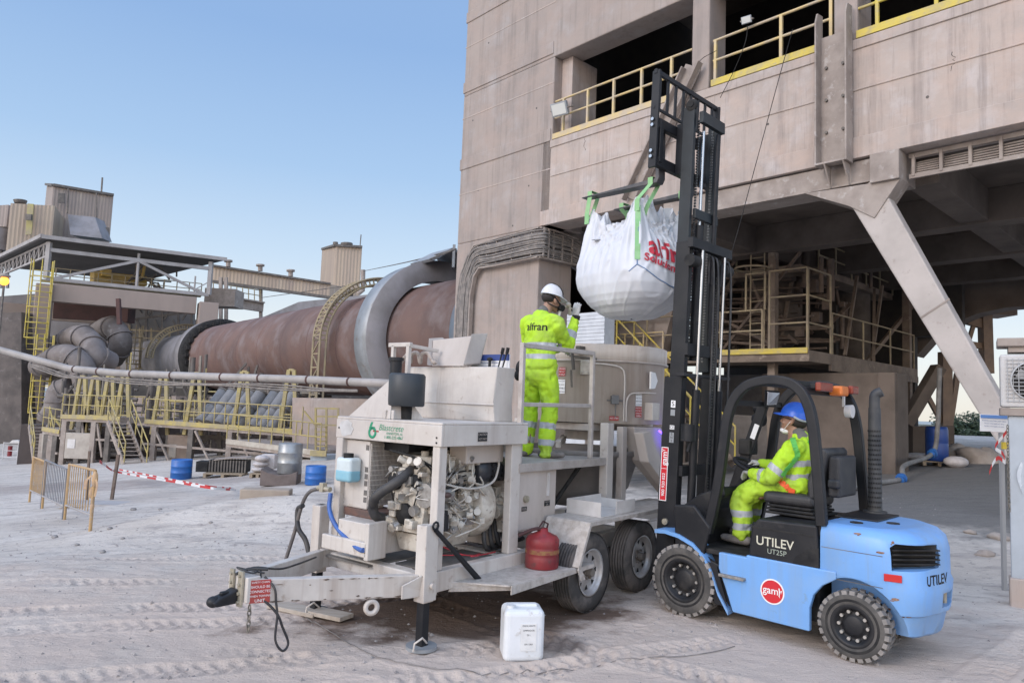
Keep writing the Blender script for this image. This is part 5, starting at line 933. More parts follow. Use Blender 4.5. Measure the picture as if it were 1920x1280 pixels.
# ================================================================ people
hv = mk('hi_vis_yellow', (.44, .70, .02), (.37, .60, .03), 4, .75, bump=.5, bs=9, bd=.02, c3=(.30, .40, .08), ns3=4, lo3=.52, hi3=.8, dust=(.40, .56, .06))
refl = mk('reflective_tape', (.40, .42, .44), (.33, .34, .36), 8, .4)
glove = mk('glove', (.5, .49, .46), (.36, .34, .31), 14, .8, bump=.2, bs=40)
skin = mk('skin', (.33, .19, .13), (.28, .15, .10), 9, .5)
boot = mk('work_boot', (.12, .11, .105), (.2, .18, .165), 12, .8, bump=.2, bs=40)
hair = mk('dark_hair', (.02, .015, .013), rough=.7); beard = mk('grey_hair', (.2, .18, .17), rough=.8)
def limb(m, pts, ra, rb=None, side=(0, 1, 0), n=20):
    pts = [V(p) for p in pts]; rb = rb or ra; S = V(side); rings = []; N = len(pts)
    P_ = interp(pts, 4); k = len(P_)
    f = lambda r, i: float(np.interp(i/(k-1)*(N-1), range(N), r))
    for i, p in enumerate(P_):
        t = (P_[min(i+1, k-1)]-P_[max(i-1, 0)]).normalized(); a = (S-t*S.dot(t)).normalized(); b_ = t.cross(a)
        rings.append([p+a*cos(2*pi*j/n)*f(ra, i)+b_*sin(2*pi*j/n)*f(rb, i) for j in range(n)])
    t0 = (P_[0]-P_[1]).normalized(); t1 = (P_[-1]-P_[-2]).normalized()
    def capr(c_, ring, t, r): return [[c_+(q-c_)*cos(u)+t*r*sin(u) for q in ring] for u in (pi*.18, pi*.34, pi*.46)]
    rings = capr(P_[0], rings[0], t0, min(ra[0], rb[0]))[::-1]+rings+capr(P_[-1], rings[-1], t1, min(ra[-1], rb[-1]))
    m.loft(rings, True, True)
def organic(mb, name, mats, parent, vox=.009, sm=4, bands=None, wr=0, wf=9, stretch=None):
    o = mb.build(name, mats, parent)
    r = o.modifiers.new('r', 'REMESH'); r.mode = 'VOXEL'; r.voxel_size = vox; r.use_smooth_shade = True
    s = o.modifiers.new('s', 'SMOOTH'); s.factor = .6; s.iterations = sm
    bpy.context.view_layer.update(); freeze(o); me = o.data
    me.materials.clear()
    for x in (mats if isinstance(mats, (list, tuple)) else [mats]): me.materials.append(x)
    if wr:
        ns = [v.normal.copy() for v in me.vertices]
        for v, n_ in zip(me.vertices, ns):
            p = v.co*wf; q = NZ.noise(V((p.x, p.y, p.z*.8)))+.55*NZ.noise(p*2.3+V((5, 1, 2))); v.co += n_*wr*(q-.6*abs(q))
    for p in me.polygons:
        p.use_smooth = True; p.material_index = 0
        if bands:
            for c_, ax, hw, rl, mi in bands:
                d_ = p.center-c_; h_ = d_.dot(ax)
                if abs(h_) < hw and (d_-ax*h_).length < rl: p.material_index = mi
    me.update(); return o
def band(p, q, t, hw=.028, rl=.13, mi=1):
    p, q = V(p), V(q); return (p.lerp(q, t), (q-p).normalized(), hw, rl, mi)
def hand(parent, wrist, dirv, palm_n, side, curl=.5, size=.19, mat=glove, spread=.12, thumb_out=.7):
    "gloved hand: palm and five unequal fingers, one mesh; side = vector towards the thumb"
    w_, d_, n_ = V(wrist), V(dirv).normalized(), V(palm_n); n_ = (n_-d_*n_.dot(d_)).normalized(); s = d_.cross(n_); s = s if s.dot(V(side)) > 0 else -s
    mb = MB(); L = size
    limb(mb, [w_-d_*.03, w_+d_*L*.1, w_+d_*L*.35, w_+d_*L*.5], [.032, .036, .046, .043], [.026, .024, .022, .018], s)
    for i, (o, ln) in enumerate(((.034, .40), (.012, .45), (-.011, .42), (-.033, .33))):
        b_ = w_+d_*L*.47+s*o; ang = curl*(1+.12*i); pts = [b_]; dd = (d_+s*o*spread*10).normalized()
        for q in (.42, .33, .25):
            dd = (dd*cos(ang)+n_*sin(ang)).normalized(); pts.append(pts[-1]+dd*ln*L*q*1.05)
        limb(mb, pts, [.0115, .011, .0105, .009], None, s, 10)
    b_ = w_+d_*L*.12+s*.03; dd = (d_*.6+s*thumb_out+n_*.25).normalized(); p1 = b_+dd*L*.22; dd2 = (dd+d_*.5+n_*.3*curl).normalized(); limb(mb, [b_, p1, p1+dd2*L*.2], [.015, .013, .010], None, n_, 10)
    return organic(mb, 'glove', mat, parent, .005, 2)
def head(parent, c_, fwd, up, hat, skinm, beardm=None):
    "one head: skull, jaw, nose, brow, ears, lips; returns frame functions"
    c_, f, u = V(c_), V(fwd).normalized(), V(up); u = (u-f*u.dot(f)).normalized(); s = u.cross(f)   # s = left
    Q = lambda x, y, z: c_+f*x+s*y+u*z; rot = MX((f, s, u)).transposed()
    mb = MB(); E = lambda x, y, z, r: mb.ell(Q(x, y, z), r, 18, 12, 0, rot)
    E(-.01, 0, .035, (.098, .078, .095)); E(.03, 0, -.02, (.07, .064, .085)); E(.05, 0, -.075, (.048, .045, .038))
    E(.088, 0, .02, (.02, .05, .014)); E(.098, 0, -.015, (.02, .014, .03)); E(.108, 0, -.028, (.017, .018, .013))
    E(.088, 0, -.06, (.014, .026, .008)); E(.086, 0, -.073, (.013, .023, .008)); E(.082, 0, -.1, (.02, .022, .018))
    for y in (-1, 1): E(.07, y*.04, -.03, (.024, .022, .02)); E(.0, y*.08, -.01, (.02, .01, .032)); E(-.008, y*.086, .0, (.014, .008, .02))
    limb(mb, [Q(-.02, 0, -.05), Q(-.03, 0, -.12), Q(-.05, 0, -.2)], [.055, .054, .062], None, s)
    return mb, Q, (f, s, u), rot
def helmet(parent, Q, fr, rot, mat, name='hard_hat'):
    f, s, u = fr; mb = MB(); n = 36; rings = []
    for k in range(10):
        t = k/9*pi/2; ring = []
        for i in range(n):
            a = 2*pi*i/n; rx = .135 if cos(a) > 0 else .128; x, y = rx*cos(a)*cos(t), .112*sin(a)*cos(t)
            ridge = .008*math.exp(-(y/.02)**2)*(k > 1); ring.append(Q(x-.005, y, .055+.118*sin(t)+ridge))
        rings.append(ring)
    rings = [[Q((.14 if cos(2*pi*i/n) > 0 else .132)*cos(2*pi*i/n)-.005, .117*sin(2*pi*i/n), .045) for i in range(n)]]+rings
    mb.loft(rings, True, True)
    vs = []; m_ = 16
    for j in range(m_+1):
        a = -pi*.42+pi*.84*j/m_; e = cos(a/.84)**.6 if abs(a/.84) < pi/2 else 0
        for r_, dz in ((.0, .0), (.055*e, -.018*e)): vs.append(Q(.138*cos(a)-.005+r_*cos(a)*1.1, .115*sin(a)+r_*sin(a)*.5, .05+dz))
    fs = [(2*j, 2*j+1, 2*j+3, 2*j+2) for j in range(m_)]; o_ = len(vs); vs += [p-u*.006 for p in vs]; fs += [(a+o_, c2+o_, b2+o_, a2+o_)[::1] for a, a2, b2, c2 in [(x[0], x[1], x[2], x[3]) for x in fs]]
    fs += [(2*j+1, 2*j+1+o_, 2*j+3+o_, 2*j+3) for j in range(m_)]; mb.add(vs, fs, True)
    return mb.build(name, mat, parent)
def strap(parent, bv, pts, w_, mat, name='strap', off=.008, th=.004):
    P_ = interp(pts, 6); out = []
    for p in P_:
        h = bv.find_nearest(p); out.append((h[0]+h[1]*off, h[1]))
    mb = MB()
    for i in range(len(out)-1):
        (a, na), (b_, nb) = out[i], out[i+1]; t = (b_-a).normalized(); wa = t.cross(na).normalized()*w_/2; wb = t.cross(nb).normalized()*w_/2
        mb.ext([a-wa, a+wa, b_+wb, b_-wb], (na+nb)/2*th)
    return mb.build(name, mat, parent)
# ---------------- standing worker on the platform
A1 = thing('person', 'worker in yellow hi-vis suit and white hard hat standing on the trailer platform', 'person', (.33, 7.5, 1.345), 0, world=True)
fd = V((.62, .785, 0)); sd = V((.785, -.62, 0)); zz = V((0, 0, 1))       # facing, right-hand side
def B1(x, f, z): return V((.315, 7.53, 0))+sd*x+fd*f+V((0, 0, z))
# body (skin): head and neck
hc = B1(.03, .06, 3.01)+V((.03, 0, 0)); hf = V((.80, .55, -.18)); mb, Q1, fr1, rot1 = head(A1, hc, hf, V((.12, 0, 1)), None, skin)
mb.v += []; limb(mb, [B1(0, 0, 2.7), B1(0, 0, 2.3), B1(.0, 0, 2.2)], [.12, .11, .10], None, sd); limb(mb, [Q1(-.03, 0, -.12), B1(0, 0, 2.8), B1(0, 0, 2.65)], [.055, .06, .1], None, sd)
for sg, kn in ((-1, (-.13, .02, 1.88)), (1, (.10, .03, 1.88))): limb(mb, [B1(.08*sg, 0, 2.3), B1(*kn), B1(kn[0]+.0*sg, -.03, 1.45)], [.07, .05, .04], None, sd)
sh = B1(.2, -.02, 2.74); el = V((.585, 7.60, 2.52)); wr_ = V((.685, 7.70, 2.83)); limb(mb, [sh, el, wr_], [.045, .04, .028], None, sd)
shl = B1(-.2, 0, 2.74); ell_ = B1(-.24, .14, 2.48); wl_ = B1(-.02, .34, 2.52); limb(mb, [shl, ell_, wl_], [.045, .04, .028], None, sd)
body1 = organic(mb, 'body', skin, A1, .008, 3)
# trousers
mb = MB(); hipL, hipR = B1(-.085, 0, 2.26), B1(.085, 0, 2.26); kL, kR = B1(-.14, .03, 1.86), B1(.115, .03, 1.86); aL, aR = B1(-.15, -.02, 1.43), B1(.12, -.03, 1.41)
limb(mb, [B1(0, 0, 2.44), B1(0, -.0, 2.32), B1(0, -.02, 2.2)], [.175, .19, .185], [.12, .135, .135], sd)
for h_, k_, a_ in ((hipL, kL, aL), (hipR, kR, aR)): limb(mb, [h_, h_.lerp(k_, .5), k_, k_.lerp(a_, .5), a_], [.108, .104, .088, .088, .078], [.125, .115, .095, .095, .09], sd)
bd = [band(kL, aL, .42, .032, .14), band(kL, aL, .78, .032, .14), band(kR, aR, .42, .032, .14), band(kR, aR, .80, .032, .14)]
org = OFF[A1]; bd = [(c_-org, a, h_, r_, m_) for c_, a, h_, r_, m_ in bd]
organic(mb, 'trousers', [hv, refl], A1, .008, 2, bd, .022, 8)
# jacket
mb = MB(); limb(mb, [B1(0, -.01, 2.30), B1(0, -.02, 2.42), B1(0, -.03, 2.6), B1(0, -.04, 2.74), B1(0, -.03, 2.82)], [.205, .185, .19, .195, .11], [.15, .13, .13, .115, .08], sd)
limb(mb, [B1(-.13, -.03, 2.77), shl, ell_, ell_.lerp(wl_, .5), wl_], [.085, .082, .068, .062, .05], None, sd)
limb(mb, [B1(.12, -.04, 2.77), sh, sh.lerp(el, .5), el, el.lerp(wr_, .5), wr_], [.085, .086, .078, .074, .066, .055], None, sd)
bd = [(B1(0, 0, 2.515), zz, .026, .215, 1), (B1(0, 0, 2.395), zz, .026, .25, 1), band(el, wr_, .42, .04, .11), band(ell_, wl_, .5, .03, .1)]
bd = [(c_-org, a, h_, r_, m_) for c_, a, h_, r_, m_ in bd]
jk = organic(mb, 'jacket', [hv, refl], A1, .008, 2, bd, .02, 8)
collar = mk('grey_collar', (.12, .12, .11), (.16, .15, .14), 9, .8)
mb = MB(); limb(mb, [B1(0.0, -.015, 2.82), B1(.01, .0, 2.88)], [.078, .068], None, sd); organic(mb, 'collar', collar, A1, .007, 2)
bvj = BVHTree.FromObject(jk, bpy.context.evaluated_depsgraph_get())
bk = B1(.03, -.3, 2.70)-org; tx = text('alfran', .115, blackm, jk, bk+org, sd*1+V((0, 0, -.03)), zz, name='print', bold=.001)
# push lettering onto the jacket back
def drape(o, bv, d_, push=.004):
    for v in o.data.vertices:
        h = bv.ray_cast(v.co-d_*.3, d_)
        if h[0]: v.co = h[0]-d_*push
    o.data.update()
drape(tx, bvj, fd, .005); tx.name = 'lettering'
for s_, a_, tgt in ((-1, aL, B1(-.16, .0, 1.385)), (1, aR, B1(.13, .0, 1.385))):
    mb = MB(); bf = (fd+sd*(.35*s_)).normalized() if s_ < 0 else (fd*.35+sd*.95).normalized(); c_ = V(tgt); limb(mb, [c_-bf*.07, c_+bf*.04, c_+bf*.15], [.045, .046, .042], [.04, .038, .03], V((0, 0, 1)).cross(bf)); limb(mb, [a_, c_-bf*.05+V((0, 0, .01))], [.05, .046]); 
    ob = organic(mb, 'boot', boot, A1, .007, 2)
    for v in ob.data.vertices: v.co.z = max(v.co.z, .003)
hand(A1, wr_+V((0, 0, .03)), (.05, .05, 1), (.45, .8, 0), (-.8, .5, .1), .28)
hand(A1, wl_, fd+sd*.5, (0, 0, -1), sd, .6)
mb = MB(); mb.cyl(wr_+V((0, 0, .0)), wr_+V((.004, .004, .04)), .043, .046); mb.build('cuff', blackm, A1)
hat1 = helmet(A1, Q1, fr1, rot1, mk('helmet_white', (.66, .66, .68), (.55, .54, .54), 6, .35))
hm = BVHTree.FromObject(hat1, bpy.context.evaluated_depsgraph_get())
strap(A1, hm, [Q1(-.06, -.12, .05)-org, Q1(-.0, -.13, .12)-org+V((0, 0, 0)), Q1(.04, -.05, .2)-org], .022, blackm, 'strap') if 0 else None
OFF_save = OFF.pop(A1); strap(A1, hm, [Q1(.075, -.105, .045)-org, Q1(.045, -.09, .12)-org, Q1(-.02, -.03, .18)-org, Q1(-.07, .04, .16)-org], .018, blackm, 'helmet_strap', .003); OFF[A1] = OFF_save
mb = MB(); mb.ell(Q1(-.035, 0, .02), (.088, .08, .07), 16, 10, 0, rot1); mb.build('hair', hair, A1)
mb = MB(); mb.ell(Q1(.1, 0, -.045), (.05, .045, .05), 14, 10, 0, rot1); mb.cyl(Q1(.1, -.04, -.05), Q1(.11, -.085, -.06), .035, n=14); mb.cyl(Q1(.1, .04, -.05), Q1(.11, .085, -.06), .035, n=14); mb.build('respirator', blackm, A1)
mb = MB(); mb.tube(interp([Q1(.09, -.06, -.03), Q1(.03, -.088, -.01), Q1(-.04, -.088, .03), Q1(-.095, -.05, .05)], 4), .007, 6); mb.tube(interp([Q1(.08, -.05, -.06), Q1(.0, -.08, -.07), Q1(-.08, -.05, -.05)], 4), .007, 6); mb.build('respirator_strap', blackm, A1)
mb = MB(); mb.cyl(Q1(.12, -.03, -.08), Q1(.13, -.02, -.18), .016, .012); mb.build('filter_tube', whtl, A1)
mb = MB(); mb.ell(B1(-.26, -.02, 2.27), (.05, .06, .09)); mb.ell(B1(-.27, -.04, 2.2), (.04, .05, .06)); mb.build('tool_pouch', blackm, A1)
tl_ = thing('spray_gun', 'small metal spray nozzle held up in the raised glove of the standing worker', 'tool', wr_+V((0, 0, .1)), 0, world=True)
mb = MB(); p0 = wr_+V((-.03, .04, .12)); mb.cyl(p0, p0+V((-.17, -.0, .045)), .010, n=8); mb.ell(p0+V((-.05, 0, .04)), (.03, .025, .035)); mb.cyl(p0+V((-.04, 0, .03)), p0+V((-.03, 0, -.07)), .018, n=8); mb.build('nozzle', mk('zinc', (.4, .4, .4)), tl_, bev=.002)
# ---------------- forklift driver (forklift frame)
A2 = thing('person', 'seated forklift driver in hi-vis clothing and blue hard hat with both hands at the wheel', 'person', fl(-.82, 0, 1.18), FA)
O2 = V((-.82, 0, 1.18))
def L2(x, y, z): return V((x, y, z))-O2
yy = V((0, 1, 0))
mb, Q2, fr2, rot2 = head(A2, L2(-.80, .0, 1.83), V((.95, .12, .22)), V((-.18, 0, 1)), None, skin)
limb(mb, [L2(-.85, 0, 1.2), L2(-.88, 0, 1.4), L2(-.87, 0, 1.6)], [.11, .12, .1], None, yy); limb(mb, [Q2(-.02, 0, -.1), L2(-.86, 0, 1.62)], [.055, .09], None, yy)
arms = {}
for s_, e_, w_, k_, an, to_ in ((1, (-.70, .27, 1.325), (-.50, .18, 1.33), (-.36, .16, 1.07), (-.37, .16, .77), (-.13, .17, .68)), (-1, (-.66, -.28, 1.36), (-.42, -.17, 1.40), (-.33, -.15, 1.08), (-.26, -.15, .78), (-.03, -.16, .68))):
    S_, E_, W_, K_, AN = L2(-.87, .19*s_, 1.58), L2(*e_), L2(*w_), L2(*k_), L2(*an); arms[s_] = (S_, E_, W_, K_, AN, L2(*to_))
    limb(mb, [S_, E_, W_], [.045, .04, .028], None, yy); limb(mb, [L2(-.82, .09*s_, 1.24), K_, AN], [.07, .05, .04], None, yy)
organic(mb, 'body', skin, A2, .008, 3)
mb = MB(); bd = []; limb(mb, [L2(-.86, 0, 1.22), L2(-.86, 0, 1.32)], [.175, .165], [.14, .13], yy); limb(mb, [L2(-.9, -.08, 1.26), L2(-.9, .08, 1.26)], [.125, .125], None, (0, 0, 1))
for s_ in (1, -1):
    S_, E_, W_, K_, AN, TO = arms[s_]; limb(mb, [L2(-.84, .09*s_, 1.27), L2(-.6, .13*s_, 1.23), K_+V((-.02, 0, .02)), K_.lerp(AN, .5)+V((-.02, 0, 0)), AN], [.115, .112, .1, .094, .084], [.118, .115, .1, .096, .088], yy)
    bd += [band(K_, AN, .38, .03, .14), band(K_, AN, .78, .03, .14)]
t2_ = organic(mb, 'trousers', [hv, refl], A2, .009, 3, bd, .02, 9); bt2 = BVHTree.FromObject(t2_, bpy.context.evaluated_depsgraph_get())
mb = MB(); limb(mb, [L2(-.85, 0, 1.22), L2(-.87, 0, 1.38), L2(-.885, 0, 1.52), L2(-.87, 0, 1.64), L2(-.86, 0, 1.68)], [.19, .195, .20, .165, .08], [.15, .15, .145, .12, .08], yy); bd = [(L2(-.9, 0, 1.455), V((.12, 0, 1)).normalized(), .027, .21, 1), (L2(-.89, 0, 1.335), V((.12, 0, 1)).normalized(), .027, .21, 1)]
for s_ in (1, -1):
    S_, E_, W_, K_, AN, TO = arms[s_]; limb(mb, [L2(-.88, .12*s_, 1.6), S_, S_.lerp(E_, .5), E_, E_.lerp(W_, .5), W_], [.092, .092, .084, .078, .068, .054], None, yy); bd += [band(S_, E_, .72, .028, .1), band(E_, W_, .42, .028, .1)]
j2 = organic(mb, 'jacket', [hv, refl], A2, .008, 2, bd, .02, 8)
bj = BVHTree.FromObject(j2, bpy.context.evaluated_depsgraph_get()); grn = mk('harness_green', (.12, .5, .08), (.1, .4, .08), 12, .6); org_ = mk('harness_orange', (.8, .12, .03), rough=.6)
strap(A2, bj, [L2(-.84, .12, 1.72), L2(-.9, .24, 1.64), L2(-.97, .3, 1.52), L2(-.95, .3, 1.42), L2(-.86, .3, 1.33)], .045, grn, 'harness_strap')
strap(A2, bj, [L2(-.98, .1, 1.68), L2(-1.02, .03, 1.55), L2(-1.04, -.06, 1.4)], .045, grn, 'harness_strap')
strap(A2, bt2, [L2(-.78, .3, 1.33), L2(-.84, .34, 1.26), L2(-.90, .34, 1.16)], .05, org_, 'harness_strap')
mb = MB(); limb(mb, [L2(-.87, 0, 1.67), L2(-.84, 0, 1.72)], [.075, .065], None, yy); organic(mb, 'collar', collar, A2, .007, 2)
for s_ in (1, -1):
    S_, E_, W_, K_, AN, TO = arms[s_]; mb = MB(); t_ = (TO-AN); t_.z = 0; t_.normalize(); c_ = AN+V((0, 0, -.06)); limb(mb, [c_-t_*.06, c_+t_*.06, c_+t_*.17], [.046, .046, .04], [.045, .042, .032], yy); limb(mb, [AN+V((0, 0, .02)), c_], [.05, .046]); ob = organic(mb, 'boot', boot, A2, .007, 2)
    for v in ob.data.vertices: v.co.z = max(v.co.z, .648-O2.z)
    hand(A2, W_, (arms[s_][2]-arms[s_][1]).normalized()+V((.2, 0, .1)), (.2, 0, -1), (.3, -s_, .3), .75, .19)
hat2 = helmet(A2, Q2, fr2, rot2, mk('helmet_blue', (.02, .12, .6), (.02, .10, .5), 6, .35))
mb = MB(); mb.ell(Q2(-.035, 0, .01), (.088, .08, .07), 16, 10, 0, rot2); mb.build('hair', hair, A2)
mb = MB(); mb.tube(interp([Q2(.11, .02, .01), Q2(.08, .078, .02), Q2(0, .09, .02)], 4), .004, 6); mb.tube([Q2(.115, .03+.02*cos(t*pi/5), .01+.015*sin(t*pi/5)) for t in range(10)], .003, 5, closed=True); mb.build('glasses', blackm, A2)
mb = MB(); mb.ell(Q2(.055, .0, -.105), (.05, .05, .03), 14, 8, 0, rot2); mb.tube(interp([Q2(.06, .05, -.1), Q2(.03, .08, -.05), Q2(0.005, .088, 0)], 4), .003, 5); mb.build('dust_mask', whtl, A2)
mb = MB(); mb.tube(interp([Q2(-.02, .115, .05), Q2(-.07, .095, .035), Q2(-.115, .03, .03), Q2(-.115, -.03, .03)], 4), .012, 6); mb.build('helmet_harness', mk('grey_plastic', (.35, .38, .42)), A2)
# ================================================================ rotary kiln
KA, KB = at(820, 640, 28), at(400, 671, 52); KD = (KB-KA); KL = KD.length; KD.normalize(); KR = 2.25
def kp(t): return KA+KD*t
kiln_m = mk('kiln_rust', (.155, .092, .075), (.11, .07, .062), .5, .7, bump=.1, bs=3, c3=(.20, .16, .155), ns3=.8, lo3=.5, hi3=.75)
kgrey = mk('kiln_grey', (.24, .23, .24), (.17, .16, .16), .8, .6, bump=.1, bs=4)
kband = mk('kiln_band_blue', (.17, .21, .25), (.20, .19, .195), .7, .5, .3)
K = thing('rotary_kiln', 'huge rust brown rotary kiln drum lying across the plant behind the trailer', 'kiln', KA, world=True)
def ring(m, t0, t1, r0, r1, n=72, **k): m.lathe([(r0, 0), (r1, 0), (r1, t1-t0), (r0, t1-t0), (r0, 0)], kp(t0), KD, n, **k)
shell = part('shell', kiln_m, K, lambda m: (m.lathe([(KR-.02, -7), (KR, -7), (KR, KL+.5), (KR-.15, KL+2)], KA, KD, 96)))
part('shell_course', mk('kiln_rust_dark', (.14, .075, .065), (.11, .065, .06), .5, .75), K, lambda m: [ring(m, t, t+.06, KR-.01, KR+.008) for t in (1.2, 4.5, 7.7, 11, 14.5, 18, 22, 26)])
part('shell_band', kband, K, lambda m: (ring(m, -5.0, -4.3, KR-.02, KR+.02)))
part('cool_end', kgrey, K, lambda m: m.lathe([(2.1, KL+2), (2.1, KL+32)], KA, KD, 64))
def guard(m):
    Rh = 3.12; t0, t1 = -.15, .95; ring(m, t0, t1, KR+.15, Rh)
part('gear_guard', mk('galv_guard', (.30, .315, .33), (.22, .23, .235), 1.2, .5, .3, bump=.1, bs=5, c3=(.2, .17, .15), ns3=2.5), K, guard)
part('guard_flange', kgrey, K, lambda m: (ring(m, -.19, -.15, KR+.12, 3.18)))
part('gable_roof', steelg, K, lambda m: (lambda c, u: (m.ext([c-u*1.0+V((0, 0, 0)), c+V((0, 0, .6)), c+u*1.0, c+u*.9+V((0, 0, -.08)), c+V((0, 0, .5)), c-u*.9+V((0, 0, -.08))], KD*1.6), m.beam(c+V((0, 0, -.2)), c+V((0, 0, .7)), .1, .1)))(kp(-.9)+V((0, 0, 3.05)), V((.79, .62, 0))))
part('support_tyre', blackm, K, lambda m: ring(m, KL-2.2, KL-1.3, KR, 2.72)); part('tyre_rim', kgrey, K, lambda m: ring(m, KL-1.3, KL+.3, KR, 2.68))
part('tyre_lug', blackm, K, lambda m: [m.beam(kp(KL-2.5)+(V((.79, .62, 0))*cos(a)+V((0, 0, 1))*sin(a))*2.4, kp(KL-2.1)+(V((.79, .62, 0))*cos(a)+V((0, 0, 1))*sin(a))*2.4, .2, .25) for a in [i*2*pi/30 for i in range(30)]])
ub, uz = V((.79, .62, 0)), V((0, 0, 1))
def hoop(lab, t, r, a0, a1, r2, leg, mat, n=26):
    h = thing('lattice_hoop', lab, 'lattice frame', kp(t), group=None, world=True)
    P = lambda a, rr_, dt: kp(t+dt)+(ub*cos(a)+uz*sin(a))*rr_
    def f(m):
        for rr_ in (r, r2):
            for dt in (0, .7): m.tube([P(a0+(a1-a0)*i/n, rr_, dt) for i in range(n+1)], .05, 6)
        for i in range(n+1):
            a = a0+(a1-a0)*i/n; b_ = a0+(a1-a0)*min(n, i+1)/n
            m.beam(P(a, r2, 0), P(a, r2, .7), .05, .05); m.beam(P(a, r, 0), P(a, r2, 0), .05, .05)
            m.beam(P(a, r2, .7*(i % 2)), P(b_, r2, .7*((i+1) % 2)), .04, .04)
    part('hoop', mat, h, f)
    def g(m):
        for q in (r, r2):
            for dt in (0, .7): p = P(a0, q, dt); m.beam(p, p-uz*leg, .08, .08)
        for i in range(8): p, q = P(a0, r2, .7*(i % 2)), P(a0, r2, .7*((i+1) % 2)); m.beam(p-uz*leg*i/8, q-uz*leg*(i+1)/8, .05, .05); m.beam(P(a0, r2, 0)-uz*leg*i/8, P(a0, r2, .7)-uz*leg*i/8, .05, .05)
    if leg: part('leg', mat, h, g)
hoopm = mk('faded_yellow', (.31, .25, .15), (.24, .20, .14), 2, .75)
hoop('faded yellow lattice hoop arching over the middle of the brown kiln', 4.4, 2.7, pi, pi*.42, 2.98, 4.6, hoopm)
hoop('faded yellow lattice hoop over the far grey end of the kiln', KL+7.5, 2.5, pi, pi*.4, 2.9, 0, hoopm)
# ================================================================ far plant
corr = mk('corrugated_tan', (.34, .28, .245), (.27, .23, .21), .25, .8, stretch=(3, 3, .3), c3=(.42, .36, .30), ns3=.7)
corry = mk('corrugated_faded', (.44, .35, .265), (.35, .28, .23), .3, .8, stretch=(3, 3, .3), c3=(.48, .42, .34), ns3=.7)
def corrbox(m, px, Y, ydep, vec):
    "corrugated front between two bottom/top pixel pairs, extruded along vec"
    (ax, ay), (bx, by), (cx, cy), (dx, dy) = px
    A, B_, C_, D_ = at(ax, ay, Y), at(bx, by, ydep), at(cx, cy, ydep), at(dx, dy, Y)     # top-left, top-right, bottom-right, bottom-left
    C_ = V((B_.x, B_.y, C_.z)); D_ = V((A.x, A.y, D_.z)); n = max(8, int((B_-A).length/.36)); h = V((B_-A).y and -(B_-A).y or 0 for _ in ()) if 0 else V((-(B_-A).y, (B_-A).x, 0)).normalized()*-.045
    top, bot = [], []
    for i in range(n*2+1):
        o = h*(i % 2); top.append(A.lerp(B_, i/(2*n))+o); bot.append(D_.lerp(C_, i/(2*n))+o)
    vs = top+bot; k = len(top); m.add(vs, [(i, i+1, k+i+1, k+i) for i in range(k-1)])
    e = V(vec); m.add([A, B_, C_, D_, A+e, B_+e, C_+e, D_+e], [(0, 1, 5, 4), (4, 5, 6, 7), (0, 4, 7, 3), (1, 2, 6, 5), (3, 7, 6, 2)])
def tower(name, lab, px, Y, Yr, vec, mat, extra=None, cat='tower'):
    t = thing(name, lab, cat, at(px[3][0], px[3][1], Y), world=True)
    part('cladding', mat, t, lambda m: corrbox(m, px, Y, Yr, vec))
    if extra: extra(t)
    return t
def ex1(t):
    part('roof_trim', stld, t, lambda m: (m.beam(at(100, 347, 84.9), at(213, 366, 88.9), .5, .3), m.beam(at(87, 346, 96), at(100, 347, 84.9), .4, .3)))
    part('mast', stld, t, lambda m: m.beam(at(190, 362, 90), at(192, 333, 90), .15, .15)); part('chute', kgrey, t, lambda m: m.ext([at(127, 402, 82), at(178, 407, 83), at(192, 447, 82), at(132, 440, 81)], (0, 2, 0)))
    part('door', stld, t, lambda m: [m.ext([at(a, b, 84.3), at(a+12, b+1, 84.6), at(a+12, b+20, 84.6), at(a, b+19, 84.3)], (0, -.1, 0)) for a, b in ((110, 362), (193, 426))])
    part('wall_seam', stld, t, lambda m: (m.beam(at(181, 362, 86.9), at(181, 410, 86.9), .12, .12), m.beam(at(128, 354, 84.9), at(126, 400, 84.9), .12, .12)))
tower('headframe_tower', 'tall corrugated tan tower standing above the portal roof at upper left', ((100, 347), (213, 366), (208, 470), (95, 470)), 85, 89, at(88, 345, 98)-at(100, 347, 85), corr, ex1)
tower('headframe_tower', 'lower striped corrugated tower with yellow stripe left of the tall tan one', ((20, 381), (103, 386), (99, 470), (12, 475)), 78, 80, (-4, 9, 0), corry, lambda t: (part('yellow_stripe', mk('stripe_yellow', (.5, .42, .16), (.4, .32, .2), 1), t, lambda m: m.ext([at(53, 382, 78.6), at(64, 383, 78.9), at(60, 440, 78.5), at(49, 440, 78.2)], (0, -.12, 0))), part('vent', stld, t, lambda m: (m.cyl(at(38, 381, 80), at(38, 376, 80), .6, .7, 12), m.ext([at(51, 402, 77.9), at(62, 403, 77.9), at(61, 414, 77.9), at(50, 413, 77.9)], (0, -.3, 0))))))
tower('conveyor_shed', 'small dark shed cut by the left frame edge beside the striped tower', ((-40, 388), (16, 384), (10, 425), (-40, 425)), 82, 82, (0, 8, 0), corr, lambda t: part('tank', kgrey, t, lambda m: (m.cyl(at(-10, 470, 80), at(-8, 430, 80), 1.4, n=20), [m.beam(at(x, 540, 80), at(x, 468, 80), .25, .25) for x in (-15, 2, 14)])), 'shed')
